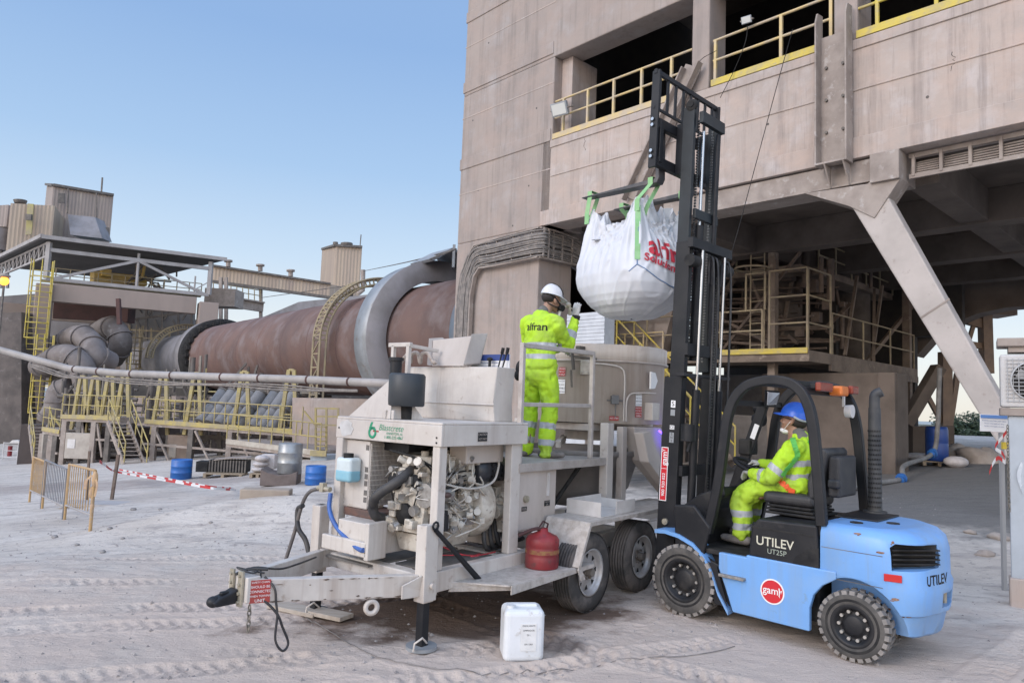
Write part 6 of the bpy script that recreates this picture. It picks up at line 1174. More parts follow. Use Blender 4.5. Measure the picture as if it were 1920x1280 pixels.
def ex2(t):
    part('roof_trim', stld, t, lambda m: (m.beam(at(394, 497, 74.9), at(620, 532, 78.9), .4, .2), m.beam(at(394, 527, 74.9), at(620, 558, 78.9), .4, .3)))
    for x, y in ((428, 500), (488, 508), (545, 518)): part('roof_vent', stl, t, lambda m: (m.cyl(at(x, y, 74), at(x, y-9, 74), .25, n=8), m.cyl(at(x, y-9, 74), at(x, y-12, 74), .45, n=8)))
    part('leg', stl, t, lambda m: [m.beam(at(x, y0, Y), at(x, y1, Y), .3, .3) for x, y0, y1, Y in ((414, 520, 600, 72), (424, 520, 600, 72), (489, 535, 600, 77))])
_g = ex2
def ex2(t):
    _g(t); part('walkway_beam', stl, t, lambda m: (m.beam(at(398, 562, 73), at(492, 577, 77), .5, .9), m.beam(at(398, 552, 73), at(492, 568, 77), 1.2, .15))); part('walkway_rail', hoopm, t, lambda m: ([m.beam(at(398, y, 73), at(492, y+15, 77), .08, .08) for y in (530, 540)], [m.beam(at(400+11*i, 530+1.7*i, 73+.4*i), at(400+11*i, 552+1.7*i, 73+.4*i), .08, .08) for i in range(9)]))
tower('conveyor_gallery', 'long corrugated conveyor gallery sloping from the portal to the square tower', ((394, 498), (620, 533), (618, 558), (392, 526)), 75, 79, (2, 3, 0), corry, ex2, 'conveyor')
def ex3(t):
    part('roof_trim', stld, t, lambda m: (m.beam(at(629, 460, 80.9), at(679, 463, 81.9), .4, .25), m.beam(at(605, 467, 91), at(629, 460, 80.9), .4, .25), m.cyl(at(629, 459, 82), at(629, 454, 82), .3, n=8), m.cyl(at(650, 460, 82), at(650, 456, 82), .7, n=10)))
    part('window', darkin, t, lambda m: [m.ext([at(a, b, 80.4), at(a+w_, b, 80.7), at(a+w_, b+h_, 80.7), at(a, b+h_, 80.4)], (0, -.1, 0)) for a, b, w_, h_ in ((654, 545, 8, 14),)])
    part('antenna', stld, t, lambda m: m.beam(at(675, 463, 81), at(677, 440, 81), .1, .1)); part('downpipe', stl, t, lambda m: m.tube([at(681, 506, 78), at(680, 545, 78), at(672, 550, 78)], .25, 8))
tower('elevator_tower', 'square corrugated tan tower at the right end of the conveyor gallery', ((630, 460), (679, 463), (676, 562), (624, 560)), 81, 82, at(604, 467, 91)-at(630, 460, 81), corry, ex3)
def shp(name, lab, cat, px, Y, vec, mat, group=None):
    mb = MB(); P_ = [at(x, y, (Y if not isinstance(Y, (list, tuple)) else Y[i])) for i, (x, y) in enumerate(px)]; mb.ext(P_, vec); return one(mb, name, mat, lab, cat, P_[0], group)
shp('storage_roof', 'large pale grey sloping shed roof showing behind the top of the kiln', 'roof', ((440, 628), (475, 602), (560, 566), (692, 552), (760, 600), (760, 660)), 75, (3, 8, 0), kgrey)
shp('storage_shed', 'dim grey shed wall behind the kiln between portal and gallery', 'shed', ((-60, 560), (100, 548), (230, 590), (380, 600), (380, 720), (-60, 720)), 74, (0, 3, 0), mk('far_shed', (.17, .155, .15), (.12, .11, .105), .3, .9))
# ---- portal frame hall
PT1, PT2, PT3 = at(93, 452, 52), at(396, 492, 57.5), at(-15, 508, 65)
zt = PT1.z; gl_ = -2.7; PG = V((PT1.x, PT1.y, gl_))
Pf = thing('portal_hall', 'open steel and concrete portal frame with flat truss roof over the kiln', 'portal frame', PG, world=True)
c1, c2, c3 = V((PT1.x, PT1.y, zt)), V((PT2.x, PT2.y, zt)), V((PT3.x, PT3.y, zt)); ux_ = (c2-c1).normalized(); vx_ = (c3-c1).normalized(); c4 = c3+(c2-c1)
dh = lambda z: V((0, 0, z))
truss = mk('truss_grey', (.36, .34, .33), (.27, .25, .24), 1, .7)
pcol = mk('portal_concrete', (.34, .27, .23), (.27, .22, .19), .4, .85, stretch=(1, 1, .3))
zg = at(100, 548, 52).z
for c_, h_, w_ in ((c1, zg+.55, 1.35), (c2, zg+.3, 1.8), (c3, zg+.5, 1.2), (c4, zg+.5, 1.6)):
    part('column', pcol, Pf, lambda m: m.beam(V((c_.x, c_.y, gl_-.5)), V((c_.x, c_.y, h_)), w_, w_*.8, ux_), bev=.06)
part('girder', pcol, Pf, lambda m: (m.beam(V((c1.x, c1.y, zg))+ux_*.5, V((c2.x, c2.y, zg))-ux_*.9, .8, 1.35), m.beam(V((c3.x, c3.y, zg)), V((c4.x, c4.y, zg)), .8, 1.3)), bev=.04)
zb = zg+1.0
def trs(m):
    for y in (0,):
        a, b_ = V((c1.x, c1.y, zt-.1)), V((c2.x, c2.y, zt-.1)); lo_a, lo_b = V((a.x, a.y, zb)), V((b_.x, b_.y, zb)); mid_t, mid_b = a.lerp(b_, .53), lo_a.lerp(lo_b, .53)
        m.beam(a-dh(.55), b_-dh(.55), .22, .28); m.beam(lo_a, lo_b, .22, .25); m.beam(lo_a+ux_*.3, mid_t-dh(.6), .18, .2); m.beam(mid_t-dh(.6), lo_b-ux_*.3, .18, .2); m.beam(mid_t, mid_b, .14, .16)
        for p, q in ((lo_a, a), (lo_b, b_)): m.beam(p, q, .3, .3)
        m.beam(lo_b+ux_*-1.1, b_-ux_*1.1-dh(1.3), .1, .1); m.beam(lo_b-ux_*1.1+dh(.3), lo_b+dh(1.1), .08, .08)
part('roof_truss', truss, Pf, trs)
def sidetr(m):
    a, b_ = c1-dh(.1), c3-dh(.1); n = 14
    m.beam(a, b_, .15, .15); m.beam(a-dh(1.0), b_-dh(1.0), .15, .15)
    for i in range(n): p = a.lerp(b_, i/n); q = a.lerp(b_, (i+1)/n); m.beam(p, q-dh(1.0), .08, .08); m.beam(q-dh(1.0), q, .08, .08)
part('side_truss', truss, Pf, sidetr)
part('roof_deck', mk('roof_sheet', (.13, .12, .115), (.09, .085, .08), .5, .8), Pf, lambda m: m.ext([c1-ux_*.5-vx_*.4+dh(.12), c2+ux_*.9-vx_*.4+dh(.12), c4+ux_*.9+dh(.12), c3-ux_*.5+dh(.12)], (0, 0, .18)))
part('roof_edge', truss, Pf, lambda m: (m.beam(c1-ux_*.6-vx_*.45+dh(.2), c2+ux_*1.0-vx_*.45+dh(.2), .2, .28), m.beam(c1-ux_*.6-vx_*.45+dh(.25), c3-ux_*.6+dh(.25), .2, .28)))
part('walk_railing', hoopm, Pf, lambda m: ([m.beam(V((c1.x, c1.y, z))+vx_*1.5, V((c2.x, c2.y, z))+vx_*1.5, .06, .06) for z in (zb+.55, zb+1.05)], [m.beam(V((c1.x, c1.y, zb)).lerp(V((c2.x, c2.y, zb)), i/12)+vx_*1.5, V((c1.x, c1.y, zb+1.05)).lerp(V((c2.x, c2.y, zb+1.05)), i/12)+vx_*1.5, .06, .06) for i in range(13)], m.beam(V((c1.x, c1.y, zb))+vx_*1.5, V((c2.x, c2.y, zb))+vx_*1.5, .9, .12)))
rq = random.Random(9); part('roof_bracing', stld, Pf, lambda m: [m.beam(p, p+V((rq.uniform(-2, 2), rq.uniform(-1, 3), rq.uniform(-1.6, 1.6))), .12, .12) for p in [c2.lerp(c1, rq.uniform(.04, .45))+vx_*rq.uniform(3, 12)+dh(-rq.uniform(1, 3)) for _ in range(34)]])
part('brace', stl, Pf, lambda m: (m.beam(at(345, 640, 58), at(410, 600, 58), .3, .3), m.beam(at(440, 620, 62), at(400, 650, 62), .3, .3), m.box(*(lambda p: (p.x-1, p.x+1.6, p.y, p.y+2, p.z-.6, p.z+.9))(at(405, 560, 60)))))
cr = thing('overhead_crane', 'ochre yellow travelling crane parked under the portal roof', 'crane', at(175, 530, 52), world=True)
ocr = mk('crane_ochre', (.48, .33, .08), (.38, .27, .12), 1, .6)
part('crane_beam', ocr, cr, lambda m: m.beam(at(172, 519, 57), at(272, 528, 60), 1.0, .85), bev=.05); part('hoist', ocr, cr, lambda m: (m.beam(at(188, 511, 57), at(206, 513, 57.5), .9, .6), m.beam(at(260, 497, 59), at(259, 526, 59), .35, .3), m.beam(at(267, 520, 59), at(272, 494, 59), .2, .2)), bev=.03)
def caged(name, lab, px0, px1, Y, w_, mat=yel, cage=True):
    a, b_ = at(*px0, Y), at(*px1, Y); b_ = V((a.x, a.y, b_.z)); t = thing(name, lab, 'ladder', a, world=True); u = ux_*w_
    def f(m):
        for p in (a-u/2, a+u/2): m.tube([p, V((p.x, p.y, b_.z))], .055, 6)
        n = int((b_.z-a.z)/.38)
        for i in range(n): m.beam(a-u/2+dh(.38*i), a+u/2+dh(.38*i), .045, .045)
    part('rungs', mat, t, f)
    if cage:
        def g(m):
            fr = V((u.y, -u.x, 0)).normalized()
            for i in range(int((b_.z-a.z)/1.1)):
                c_ = a+dh(1.1*i+.8); m.tube([c_-u*.6, c_-u*.6+fr*.45, c_+fr*.75, c_+u*.6+fr*.45, c_+u*.6], .04, 5)
            for o in (-u*.6+fr*.45, fr*.75, u*.6+fr*.45): m.tube([a+o+dh(.8), V((a.x, a.y, b_.z))+o], .04, 5)
        part('cage', mat, t, g)
caged('caged_ladder', 'yellow caged ladder on the left portal column upper half', (66, 655), (75, 488), 50.8, 1.15)
caged('caged_ladder', 'yellow caged ladder on the left portal column lower half', (70, 795), (85, 628), 50, .95)
caged('caged_ladder', 'pale tall ladder frame standing before the grey kiln end', (248, 700), (254, 610), 60, .9, hoopm)
# steel mezzanine frame over the kiln end
mz = thing('kiln_walkway', 'pale railed service walkway above the far grey end of the kiln', 'walkway', at(245, 700, 62), world=True)
part('frame', hoopm, mz, lambda m: ([m.beam(at(x, 690, 62), at(x, 615, 62), .12, .12) for x in (243, 262, 284, 318)], [m.beam(at(243, y, 62), at(320, y+4, 62), .1, .1) for y in (618, 632, 652)], [m.beam(at(255+8*i, 690, 62), at(255+8*i, 675, 62), .07, .07) for i in range(14)], m.beam(at(255, 676, 62), at(365, 682, 62), .09, .09), m.beam(at(255, 690, 62), at(365, 694, 62), .3, .1)))
# lattice wall and hanging gear behind the portal
lw = thing('lattice_wall', 'dark cross braced steel wall behind the portal opening', 'steel frame', at(250, 640, 68), world=True)
part('sheet', mk('far_grey', (.2, .19, .185), (.15, .14, .13), .4, .85), lw, lambda m: m.ext([at(240, 560, 70), at(362, 570, 70), at(362, 660, 70), at(240, 660, 70)], (0, .5, 0)))
part('bracing', stld, lw, lambda m: ([m.beam(at(240+17*i, 600, 68), at(257+17*i, 640 if i % 2 else 570, 68), .16, .16) for i in range(7)], [m.beam(at(240, y, 68), at(362, y-16, 68), .18, .18) for y in (600, 625, 580)], [m.beam(at(x, 650, 68), at(x, 560, 68), .2, .2) for x in (245, 275, 305, 335, 360)]))
part('rust_beam', mk('dark_rust', (.09, .045, .04), (.06, .035, .03), 1, .85), lw, lambda m: (m.beam(at(100, 580, 63), at(235, 588, 66), .5, 1.6), m.beam(at(243, 570, 60), at(240, 605, 60), 1.2, .5), m.beam(at(222, 560, 50), at(224, 608, 50), .25, .25)))
# big dusty duct elbows
dm_ = mk('duct_dust', (.20, .175, .165), (.12, .10, .09), .8, .75, bump=.2, bs=3, c3=(.24, .22, .21), ns3=1.5)
def duct(lab, pts, r, Y):
    p = [at(x, y, Y+dy) for x, y, dy in pts]; q = interp(p, 5); mb = MB(); mb.tube(q, r, 20); [mb.cyl(q[k_], q[k_]+(q[k_+1]-q[k_]).normalized()*.15, r*1.12, n=20) for k_ in range(1, len(q)-1, 5)]; o = one(mb, 'duct_pipe', dm_, lab, 'duct', p[0], 'dusty ducts at the kiln inlet'); return o
duct('dusty duct with upper right elbow beside the kiln inlet', [(150, 655, 4), (178, 628, 2), (205, 612, 0), (222, 625, -1), (226, 648, -1), (212, 672, 0)], .8, 56)
duct('dusty duct whose elbow bends down in front of the others', [(95, 655, 3), (125, 640, 1), (150, 630, -1), (172, 645, -2), (180, 668, -3), (205, 680, -2)], .8, 52)
duct('lowest dusty duct elbow left of the kiln end', [(75, 690, 0), (105, 672, -1), (130, 668, -2), (155, 690, -2), (165, 740, -2)], .8, 50)
duct('dark duct below the elbows at the stair head', [(90, 790, 0), (105, 760, 0), (110, 735, 0), (130, 725, 0)], .7, 48)
for k, (lab, px, Y, mat_) in enumerate((('dark weathered plant block behind the left portal column', ((-60, 590), (40, 585), (40, 850), (-60, 860)), 50, 'blockA'), ('dim machinery block low behind the yellow walkways', ((95, 700), (360, 715), (360, 830), (95, 830)), 50, 'blockB'), ('low brown plant wall beneath the walkways', ((40, 795), (430, 805), (440, 885), (30, 880)), 36.5, 'blockC'), ('brown machine base under the right end of the walkway', ((430, 800), (600, 812), (610, 890), (430, 890)), 36, 'blockD'), ('long dim plant wall seen beneath the kiln drum', ((340, 715), (900, 735), (900, 850), (340, 850)), 62, 'blockE'))):
    shp('plant_wall', lab, 'wall', px, Y, (0, 2, 0), mk(mat_, ((.13, .11, .10), (.05, .045, .04), (.07, .055, .05), (.16, .12, .10), (.09, .08, .075))[k], ((.08, .07, .065), (.09, .08, .07), (.05, .04, .038), (.1, .075, .065), (.06, .055, .05))[k], .9, .9, bump=.3, bs=4, c3=(.17, .15, .14), ns3=2))
shp('kiln_pier', 'beige concrete kiln pier at the right end of the yellow walkway', 'pier', ((548, 745), (705, 748), (720, 860), (548, 850)), 29.5, (1.5, 2.2, 0), conc)
shp('kiln_pier', 'pale dusty kiln pier between the walkways and the kiln drum', 'pier', ((250, 742), (330, 742), (330, 830), (250, 830)), 44, (1.5, 2.2, 0), pcol)
# ---- long overhead pipe
mb = MB(); PP = [at(x, y, Y) for x, y, Y in ((-40, 645, 29), (0, 656, 29), (60, 672, 28.5), (130, 691, 28), (230, 700, 27), (400, 706, 25.5), (560, 711, 24), (735, 719, 22.5))]
lp_ = thing('overhead_pipe', 'long pale dusty pipe running across the yard in front of the kiln', 'pipe', PP[0], world=True)
part('pipe', mk('pipe_pale', (.35, .325, .305), (.25, .23, .215), 1.2, .6, c3=(.3, .27, .25), ns3=4), lp_, lambda m: m.tube(PP, .135, 16))
part('pipe_clamp', mk('dark_rust', (0, 0, 0)), lp_, lambda m: [m.cyl(a.lerp(b_, s_), a.lerp(b_, s_)+(b_-a).normalized()*.07, .145) for a, b_ in zip(PP[3:-1], PP[4:]) for s_ in (.1, .55)])
part('cable', cable, lp_, lambda m: [m.tube(interp([p+V((0, -.12, -.24-.05*k+.04*sin(i*1.3+k))) for i, p in enumerate([a.lerp(b_, s_) for a, b_ in zip(PP[2:-1], PP[3:]) for s_ in (0, .33, .66)])], 3), .03, 5) for k in range(3)])
part('support', hoopm, lp_, lambda m: [m.beam(V((p.x, p.y, p.z-.15)), V((p.x, p.y, g0(p.x, p.y)-.6)), .14, .14) for p in (PP[6]+V((4.2, -1.3, -.1)), PP[6]+V((4.6, -1.4, -.1)))])
# ---- walkways
yel0 = yel; yel = mk('yellow_dusty', (.45, .36, .12), (.33, .28, .17), 2, .7, lo=.4, hi=.6, c3=(.28, .24, .19), ns3=6)
def rail2(m, a, b_, h=.95, n=8, r=.026):
    for k in (.5, 1): m.tube([a+dh(h*k), b_+dh(h*k)], r, 5)
    for i in range(n+1): p = a.lerp(b_, i/n); m.tube([p, p+dh(h)], r, 5)
def walkway(lab, p, q, Y0, Y1, dep, n, legs=True, edge=yel, h=.95):
    a, b_ = at(*p, Y0), at(*q, Y1); t = thing('yellow_walkway', lab, 'walkway', a, world=True); w_ = V(dep)
    part('deck', stl, t, lambda m: m.ext([a-dh(.3), b_-dh(.3), b_-dh(.02), a-dh(.02)], w_)); part('toe_board', edge, t, lambda m: m.beam(a+V((0, -.04, -.08)), b_+V((0, -.04, -.08)), .03, .2))
    part('railing', yel, t, lambda m: rail2(m, a, b_, h, n)); part('railing', yel, t, lambda m: rail2(m, a+w_, b_+w_, h, n))
    if legs:
        k = 4
        for i in range(k): part('support_leg', stld if i % 2 else stl, t, lambda m: (lambda c_: m.beam(c_-dh(.3), V((c_.x, c_.y, g0(c_.x, c_.y)-.5)), .22, .22))(a.lerp(b_, (i+.3)/k)))
        part('bracing', stl, t, lambda m: [m.beam(a.lerp(b_, s_)+dh(-.35), a.lerp(b_, s_+.13)+dh(-1.9), .09, .09) for s_ in (.07, .35, .62)]+[m.beam(a+dh(-1.1), b_+dh(-1.1), .08, .1)])
    return t
walkway('left yellow railed walkway in front of the kiln inlet', (116, 777), (226, 781), 34, 33.5, (1.2, 2.0, 0), 9)
walkway('long yellow railed walkway alongside the kiln rollers', (272, 786), (566, 806), 33, 29.5, (1.2, 1.8, 0), 15)
walkway('pale sloping ramp with yellow rails at the right walkway end', (425, 823), (600, 845), 29, 26.5, (1.8, 2.6, 0), 8, False, mk('ramp_edge', (.45, .42, .36), (.35, .3, .25), 3), 1.0)
walkway('short lower yellow landing beside the left stair', (80, 800), (112, 806), 35, 34, (1, 1.5, 0), 3, True)
def stairs(lab, p, q, Y, w_, n):
    a, b_ = at(*p, Y-1.2), at(*q, Y); t = thing('steel_stair', lab, 'stair', a, world=True); ax = V((w_, .35, 0))
    part('flight', stl, t, lambda m: stair(m, a, b_, abs(w_), n, ax))
    part('handrail', yel, t, lambda m: [(m.tube([a+o+dh(1), b_+o+dh(1)], .03, 5), m.tube([a+o+dh(.5), b_+o+dh(.5)], .025, 5), [m.tube([a.lerp(b_, s_)+o, a.lerp(b_, s_)+o+dh(1)], .03, 5) for s_ in (0, .33, .66, 1)]) for o in (V((0, 0, 0)), ax)])
stairs('yellow railed stair between the two long walkways', (232, 872), (202, 790), 32.3, .8, 11)
stairs('narrow grey stair at the foot of the left portal column', (62, 862), (54, 798), 36, .75, 10)
# yellow strut pairs
ORD = 'first second third fourth fifth sixth seventh eighth'.split()
for i, (x, Y) in enumerate(((148, 35), (172, 35), (200, 34.5), (228, 34), (300, 33.5), (362, 32.5), (452, 31.5), (540, 30.5))):
    a = at(x, 790, Y); t = thing('strut_frame', 'A-shaped yellow steel strut number of many holding the pipe rack over the walkways', 'steel frame', a, group='yellow strut frames above the walkways', world=True)
    t['label'] = 'yellow A-shaped steel strut frame, %s from the left in the row under the long pipe' % ORD[i]
    sm_ = mk('strut_yellow', (.44, .36, .13), (.32, .27, .18), 2, .7)
    part('leg', sm_, t, lambda m: m.beam(a+V((-.35, 0, -.6)), a+V((-.1, 0, 2.2)), .15, .15)); part('leg', sm_, t, lambda m: m.beam(a+V((.4, 0, -.6)), a+V((.12, 0, 2.2)), .15, .15)); part('cross_bar', sm_, t, lambda m: (m.beam(a+V((-.3, 0, .3)), a+V((.3, 0, .3)), .07, .07), m.beam(a+V((-.1, 0, 2.2)), a+V((.12, 0, 2.2)), .12, .1)))
# inclined cooler tubes
for i in range(8):
    x = 398+i*17.5+(10 if i > 4 else 0); a, b_ = at(x-22, 792+i*2, 32.5-.2*i), at(x+22, 735+i*.7, 33.5-.2*i)
    t = thing('cooler_tube', 'inclined grey steel tube, %s from the left in the row under the kiln' % ORD[i], 'tube', a, group='inclined grey tubes beneath the kiln', world=True)
    part('tube', mk('tube_grey', (.2, .2, .205), (.14, .135, .13), 2, .6), t, lambda m: m.cyl(a, b_, .29, n=18)); d_ = (b_-a).normalized(); part('flange', stld, t, lambda m: (m.cyl(b_-d_*.02, b_+d_*.05, .33, n=18), m.cyl(a.lerp(b_, .5), a.lerp(b_, .5)+d_*.06, .32, n=18)))
ym = thing('yellow_stair_tower', 'small bright yellow railed stair tower at the right end of the walkways', 'stair', at(600, 855, 27), world=True)
part('frame', yel, ym, lambda m: ([m.beam(at(x, 850, 27), at(x, 765, 27), .07, .07) for x in (592, 612, 634)], [m.beam(at(590, y, 27), at(636, y+1, 27), .06, .06) for y in (765, 780, 796)], [m.beam(at(595, 800+9*i, 27), at(612, 800+9*i, 27), .25, .03) for i in range(5)], m.beam(at(570, 770, 27), at(594, 800, 27), .06, .06)))
part('tank', mk('tank_bluegrey', (.36, .42, .48), (.3, .34, .38), 3), ym, lambda m: m.ext([at(582, 852, 26), at(612, 853, 26), at(612, 880, 26), at(582, 880, 26)], (.5, 1, 0))); part('toe_board', yel, ym, lambda m: m.beam(at(582, 849, 25.9), at(612, 850, 25.9), .1, .2))
yel = yel0
# misc boxes, cabinets, gratings low on the left
def gbox(name, lab, cat, x, y, Y, w_, d_, h_, mat, ang=0, group=None, extra=None, bev=.01):
    p = at(x, y, Y); z = gh(p.x, p.y); t = thing(name, lab, cat, (p.x, p.y, z), ang, group); part('body', mat, t, lambda m: m.box(-w_/2, w_/2, -d_/2, d_/2, 0, h_), bev=bev)
    if extra: extra(t)
    return t
def gpt(x, y):
    "pixel -> point on the ground sheet"
    r = (FW+RT*((x-960)/FP)+UP*((640-y)/FP)).normalized(); h = GB.ray_cast(CP, r); return h[0]
cabm = mk('cabinet_beige', (.42, .38, .33), (.34, .3, .26), 3, .6)
for lab, x, y, Y, w_, h_ in (('beige control cabinet on the wall below the left walkway', 150, 835, 33.9, 1.2, 1.2), ('small pale cabinet beneath the left stair landing', 98, 830, 35, .8, 1.0), ('brown cabinet with warning plate under the right walkway', 338, 850, 33, 1.1, 1.7)):
    p = at(x, y, Y); t = thing('control_cabinet', lab, 'cabinet', p, world=True); part('case', cabm if 'brown' not in lab else mk('cab_brown', (.25, .19, .15), (.2, .15, .12), 3), t, lambda m: m.box(p.x-w_/2, p.x+w_/2, p.y-.2, p.y+.2, p.z-h_/2, p.z+h_/2), bev=.02)
    part('door_panel', white if 'left walk' in lab else cabm, t, lambda m: m.box(p.x-w_*.4, p.x-w_*.1, p.y-.22, p.y-.2, p.z-h_*.1, p.z+h_*.25))
gx_ = thing('grating_frame', 'dark steel bracing with triangular openings under the right walkway', 'steel frame', at(440, 880, 34), world=True)
part('frame', stld, gx_, lambda m: ([m.beam(at(x, 890, 34), at(x, 805, 34), .2, .2) for x in (412, 440, 484, 530)], [m.beam(at(360, 845, 34), at(400, 815, 34), .12, .12), m.beam(at(400, 815, 34), at(420, 850, 34), .12, .12), m.beam(at(440, 882, 33.8), at(455, 845, 33.8), .15, .15), m.beam(at(455, 845, 33.8), at(470, 882, 33.8), .15, .15)], m.beam(at(330, 815, 34), at(540, 828, 34), .15, .2)))
# clutter row
bar_blue = mk('drum_blue', (.02, .13, .42), (.03, .11, .34), 4, .45)
def drum(lab, x, y, r, h_, mat, group=None, lid=None, tilt=0):
    p = gpt(x, y); t = thing('steel_drum', lab, 'drum', p, 0, group)
    part('barrel', mat, t, lambda m: m.lathe([(0, 0), (r*.97, 0), (r, .02), (r, h_*.33), (r*1.03, h_*.345), (r, h_*.36), (r, h_*.64), (r*1.03, h_*.655), (r, h_*.67), (r, h_-.02), (r*.97, h_), (r*.93, h_-.02), (0, h_-.03)], n=32)); return t
sc9 = lambda x, y: gpt(x, y).y/FP          # metres per photo pixel at a ground point
def dsz(x, y, wpx, hpx): s = (gpt(x, y)-CP).dot(FW)/FP; return wpx*s/2, hpx*s
r_, h_ = dsz(339, 898, 37, 37); drum('squat blue drum alone in the yard before the walkway stair', 339, 898, r_, h_, bar_blue)
r_, h_ = dsz(591, 908, 38, 35); drum('blue drum half hidden behind the trailer post beside the rusty box', 591, 908, r_, h_, bar_blue)
p = gpt(521, 911); s = dsz(521, 911, 2, 1)[1]
rb = thing('rusty_box', 'low rusty steel saddle box with a grey drum standing on it', 'steel box', p, 8)
part('box', mk('box_rust', (.17, .135, .12), (.11, .085, .075), 3, .85, bump=.2, bs=12), rb, lambda m: m.ext([(-33*s, 0, 0), (33*s, 0, 0), (33*s, 0, 27*s), (20*s, 0, 22*s), (0, 0, 20*s), (-20*s, 0, 24*s), (-33*s, 0, 31*s)], (0, .8, 0)), bev=.01)
q = p+V((10*s, .4, 21*s)); gd = thing('steel_drum', 'dull grey dented steel drum on top of the rusty box', 'drum', q)
part('barrel', mk('drum_grey', (.33, .34, .34), (.22, .22, .22), 3, .4, .5), gd, lambda m: m.lathe([(0, 0), (.28, 0), (.29, .02), (.29, .25), (.3, .265), (.29, .28), (.29, .5), (.3, .515), (.29, .53), (.29, .72), (.26, .74), (0, .74)], n=28))
p = gpt(490, 893); s = dsz(490, 893, 2, 1)[1]
def pallet(name, lab, p, w_, d_, ang=0, grp='wooden pallets'):
    t = thing(name, lab, 'pallet', p, ang, grp); wm = mk('pallet_wood', (.34, .27, .19), (.26, .2, .14), 6, .85, stretch=(1, 8, 1))
    part('board', wm, t, lambda m: ([m.box(-w_/2, w_/2, -d_/2+i*d_/5, -d_/2+i*d_/5+d_*.14, .09, .115) for i in range(5)], [m.box(x-.04, x+.04, -d_/2, d_/2, 0, .089) for x in (-w_/2+.05, 0, w_/2-.05)])); return t
pallet('pallet', 'wooden pallet under the pile of white sacks', p, 30*s, .7)
def sack(m, c_, a, b_, h_, seed):
    R_ = []
    for k in range(9):
        t = k/8; z = h_*t; w_ = sin(pi*min(1, max(.06, t*.9+.05)))**.5; R_.append([V((c_[0]+a*w_*cos(u)*(1+.15*NZ.noise(V((cos(u)*2, sin(u)*2, t*3+seed)))), c_[1]+b_*w_*sin(u), c_[2]+z)) for u in [2*pi*i/20 for i in range(20)]])
    m.loft(R_, True, True)
sackm = mk('paper_sack', (.5, .47, .46), (.4, .36, .34), 6, .7, bump=.3, bs=20)
for i, (x, z, a, h_, lab) in enumerate(((-.08, .12, .22, .16, 'bottom white sack on the pallet by the grey drum'), (-.06, .27, .2, .16, 'middle white sack on the pallet by the grey drum'), (-.02, .42, .2, .18, 'top tied white sack on the pallet by the grey drum'))):
    mb = MB(); sack(mb, (0, 0, 0), a, .2, h_, i); o = mb.build('sack', sackm); o.location = p+V((x, 0, z)); tag(o, lab, 'sack', 'white sacks on the pallet')
mb = MB(); mb.box(-.2, .2, -.15, .15, 0, .42); o = mb.build('carton', sackm, bev=.03); o.location = p+V((.1, .3, .2)); tag(o, 'pale carton standing behind the white sacks', 'box')
p = gpt(423, 893); rk = thing('ribbed_crate', 'dark ribbed steel crate with pale lid on a pallet', 'crate', p+V((0, 0, .12)), 6)
part('ribs', stld, rk, lambda m: [m.box(-.5+.085*i, -.46+.085*i, -.02, .5, 0, .36) for i in range(13)]); part('lid', stl, rk, lambda m: m.ext([(-.35, -.05, .37), (0, -.05, .42), (.56, -.05, .46), (.6, -.05, .44), (0, -.05, .39), (-.35, -.05, .34)], (0, .6, 0))); part('case', blackm, rk, lambda m: (m.box(-.48, .58, .0, .48, .01, .34), m.box(-.85, -.52, -.05, .45, 0, .3)))
pallet('pallet', 'wooden pallet under the dark ribbed crate', p, 1.1, .7, 6)
p = gpt(480, 932); cb_ = thing('kerb_block', 'sandy timber coloured beam half buried in the dust bank', 'beam', p+V((0, 0, -.05)), 7); part('beam', mk('sandy', (.36, .30, .24), (.28, .23, .19), 3, .9), cb_, lambda m: m.box(-.25, .5, 0, .3, 0, .17), bev=.02)
mb = MB(); p = gpt(200, 945); mb.box(-.9, 1.0, -.3, .3, -.03, .035); o = mb.build('steel_plate', concd if 0 else mk('flat_slab', (.42, .4, .39), (.35, .33, .32), 2)); o.location = p; o.rotation_euler.z = R(3); tag(o, 'flat pale slab on the ground at the foot of the leaning stake', 'slab')
# barriers
for k, (lab, p, q, w_) in enumerate((('long weathered plank on the ground beneath the drawbar', (512, 1138), (598, 1157), .17), ('short broken wooden board beside the far jack foot', (590, 1151), (650, 1164), .17))):
    p, q = gpt(*p)+dh(.03), gpt(*q)+dh(.03); mb = MB(); mb.beam(p, q, w_, .035); one(mb, 'wooden_plank', mk('old_wood', (.42, .37, .31), (.33, .28, .23), 3, .85, stretch=(1, 6, 1), bump=.3, bs=20), lab, 'plank', p, bev=.004)
mb = MB(); rg = random.Random(77)
for _ in range(2600):
    x, y = rg.uniform(-9, 7.5), 4.3+rg.random()**1.6*11; s_ = rg.choice((.006, .008, .011, .015, .022))*rg.uniform(.7, 1.2); z = gh(x, y)
    mb.add([(x-s_, y, z-.002), (x, y-s_*.8, z), (x+s_*1.1, y+.2*s_, z-.002), (x+.1*s_, y+s_*.9, z), (x, y, z+s_*.8)], [(0, 1, 4), (1, 2, 4), (2, 3, 4), (3, 0, 4)])
tag(mb.build('gravel', mk('pebble', (.34, .31, .29), (.2, .18, .17), 3, .95)), kind='stuff')
pw = thing('plant_pipework', 'dark tangle of pipes and braces between the walkways and the kiln', 'pipework', at(300, 800, 38), world=True); rg = random.Random(5)
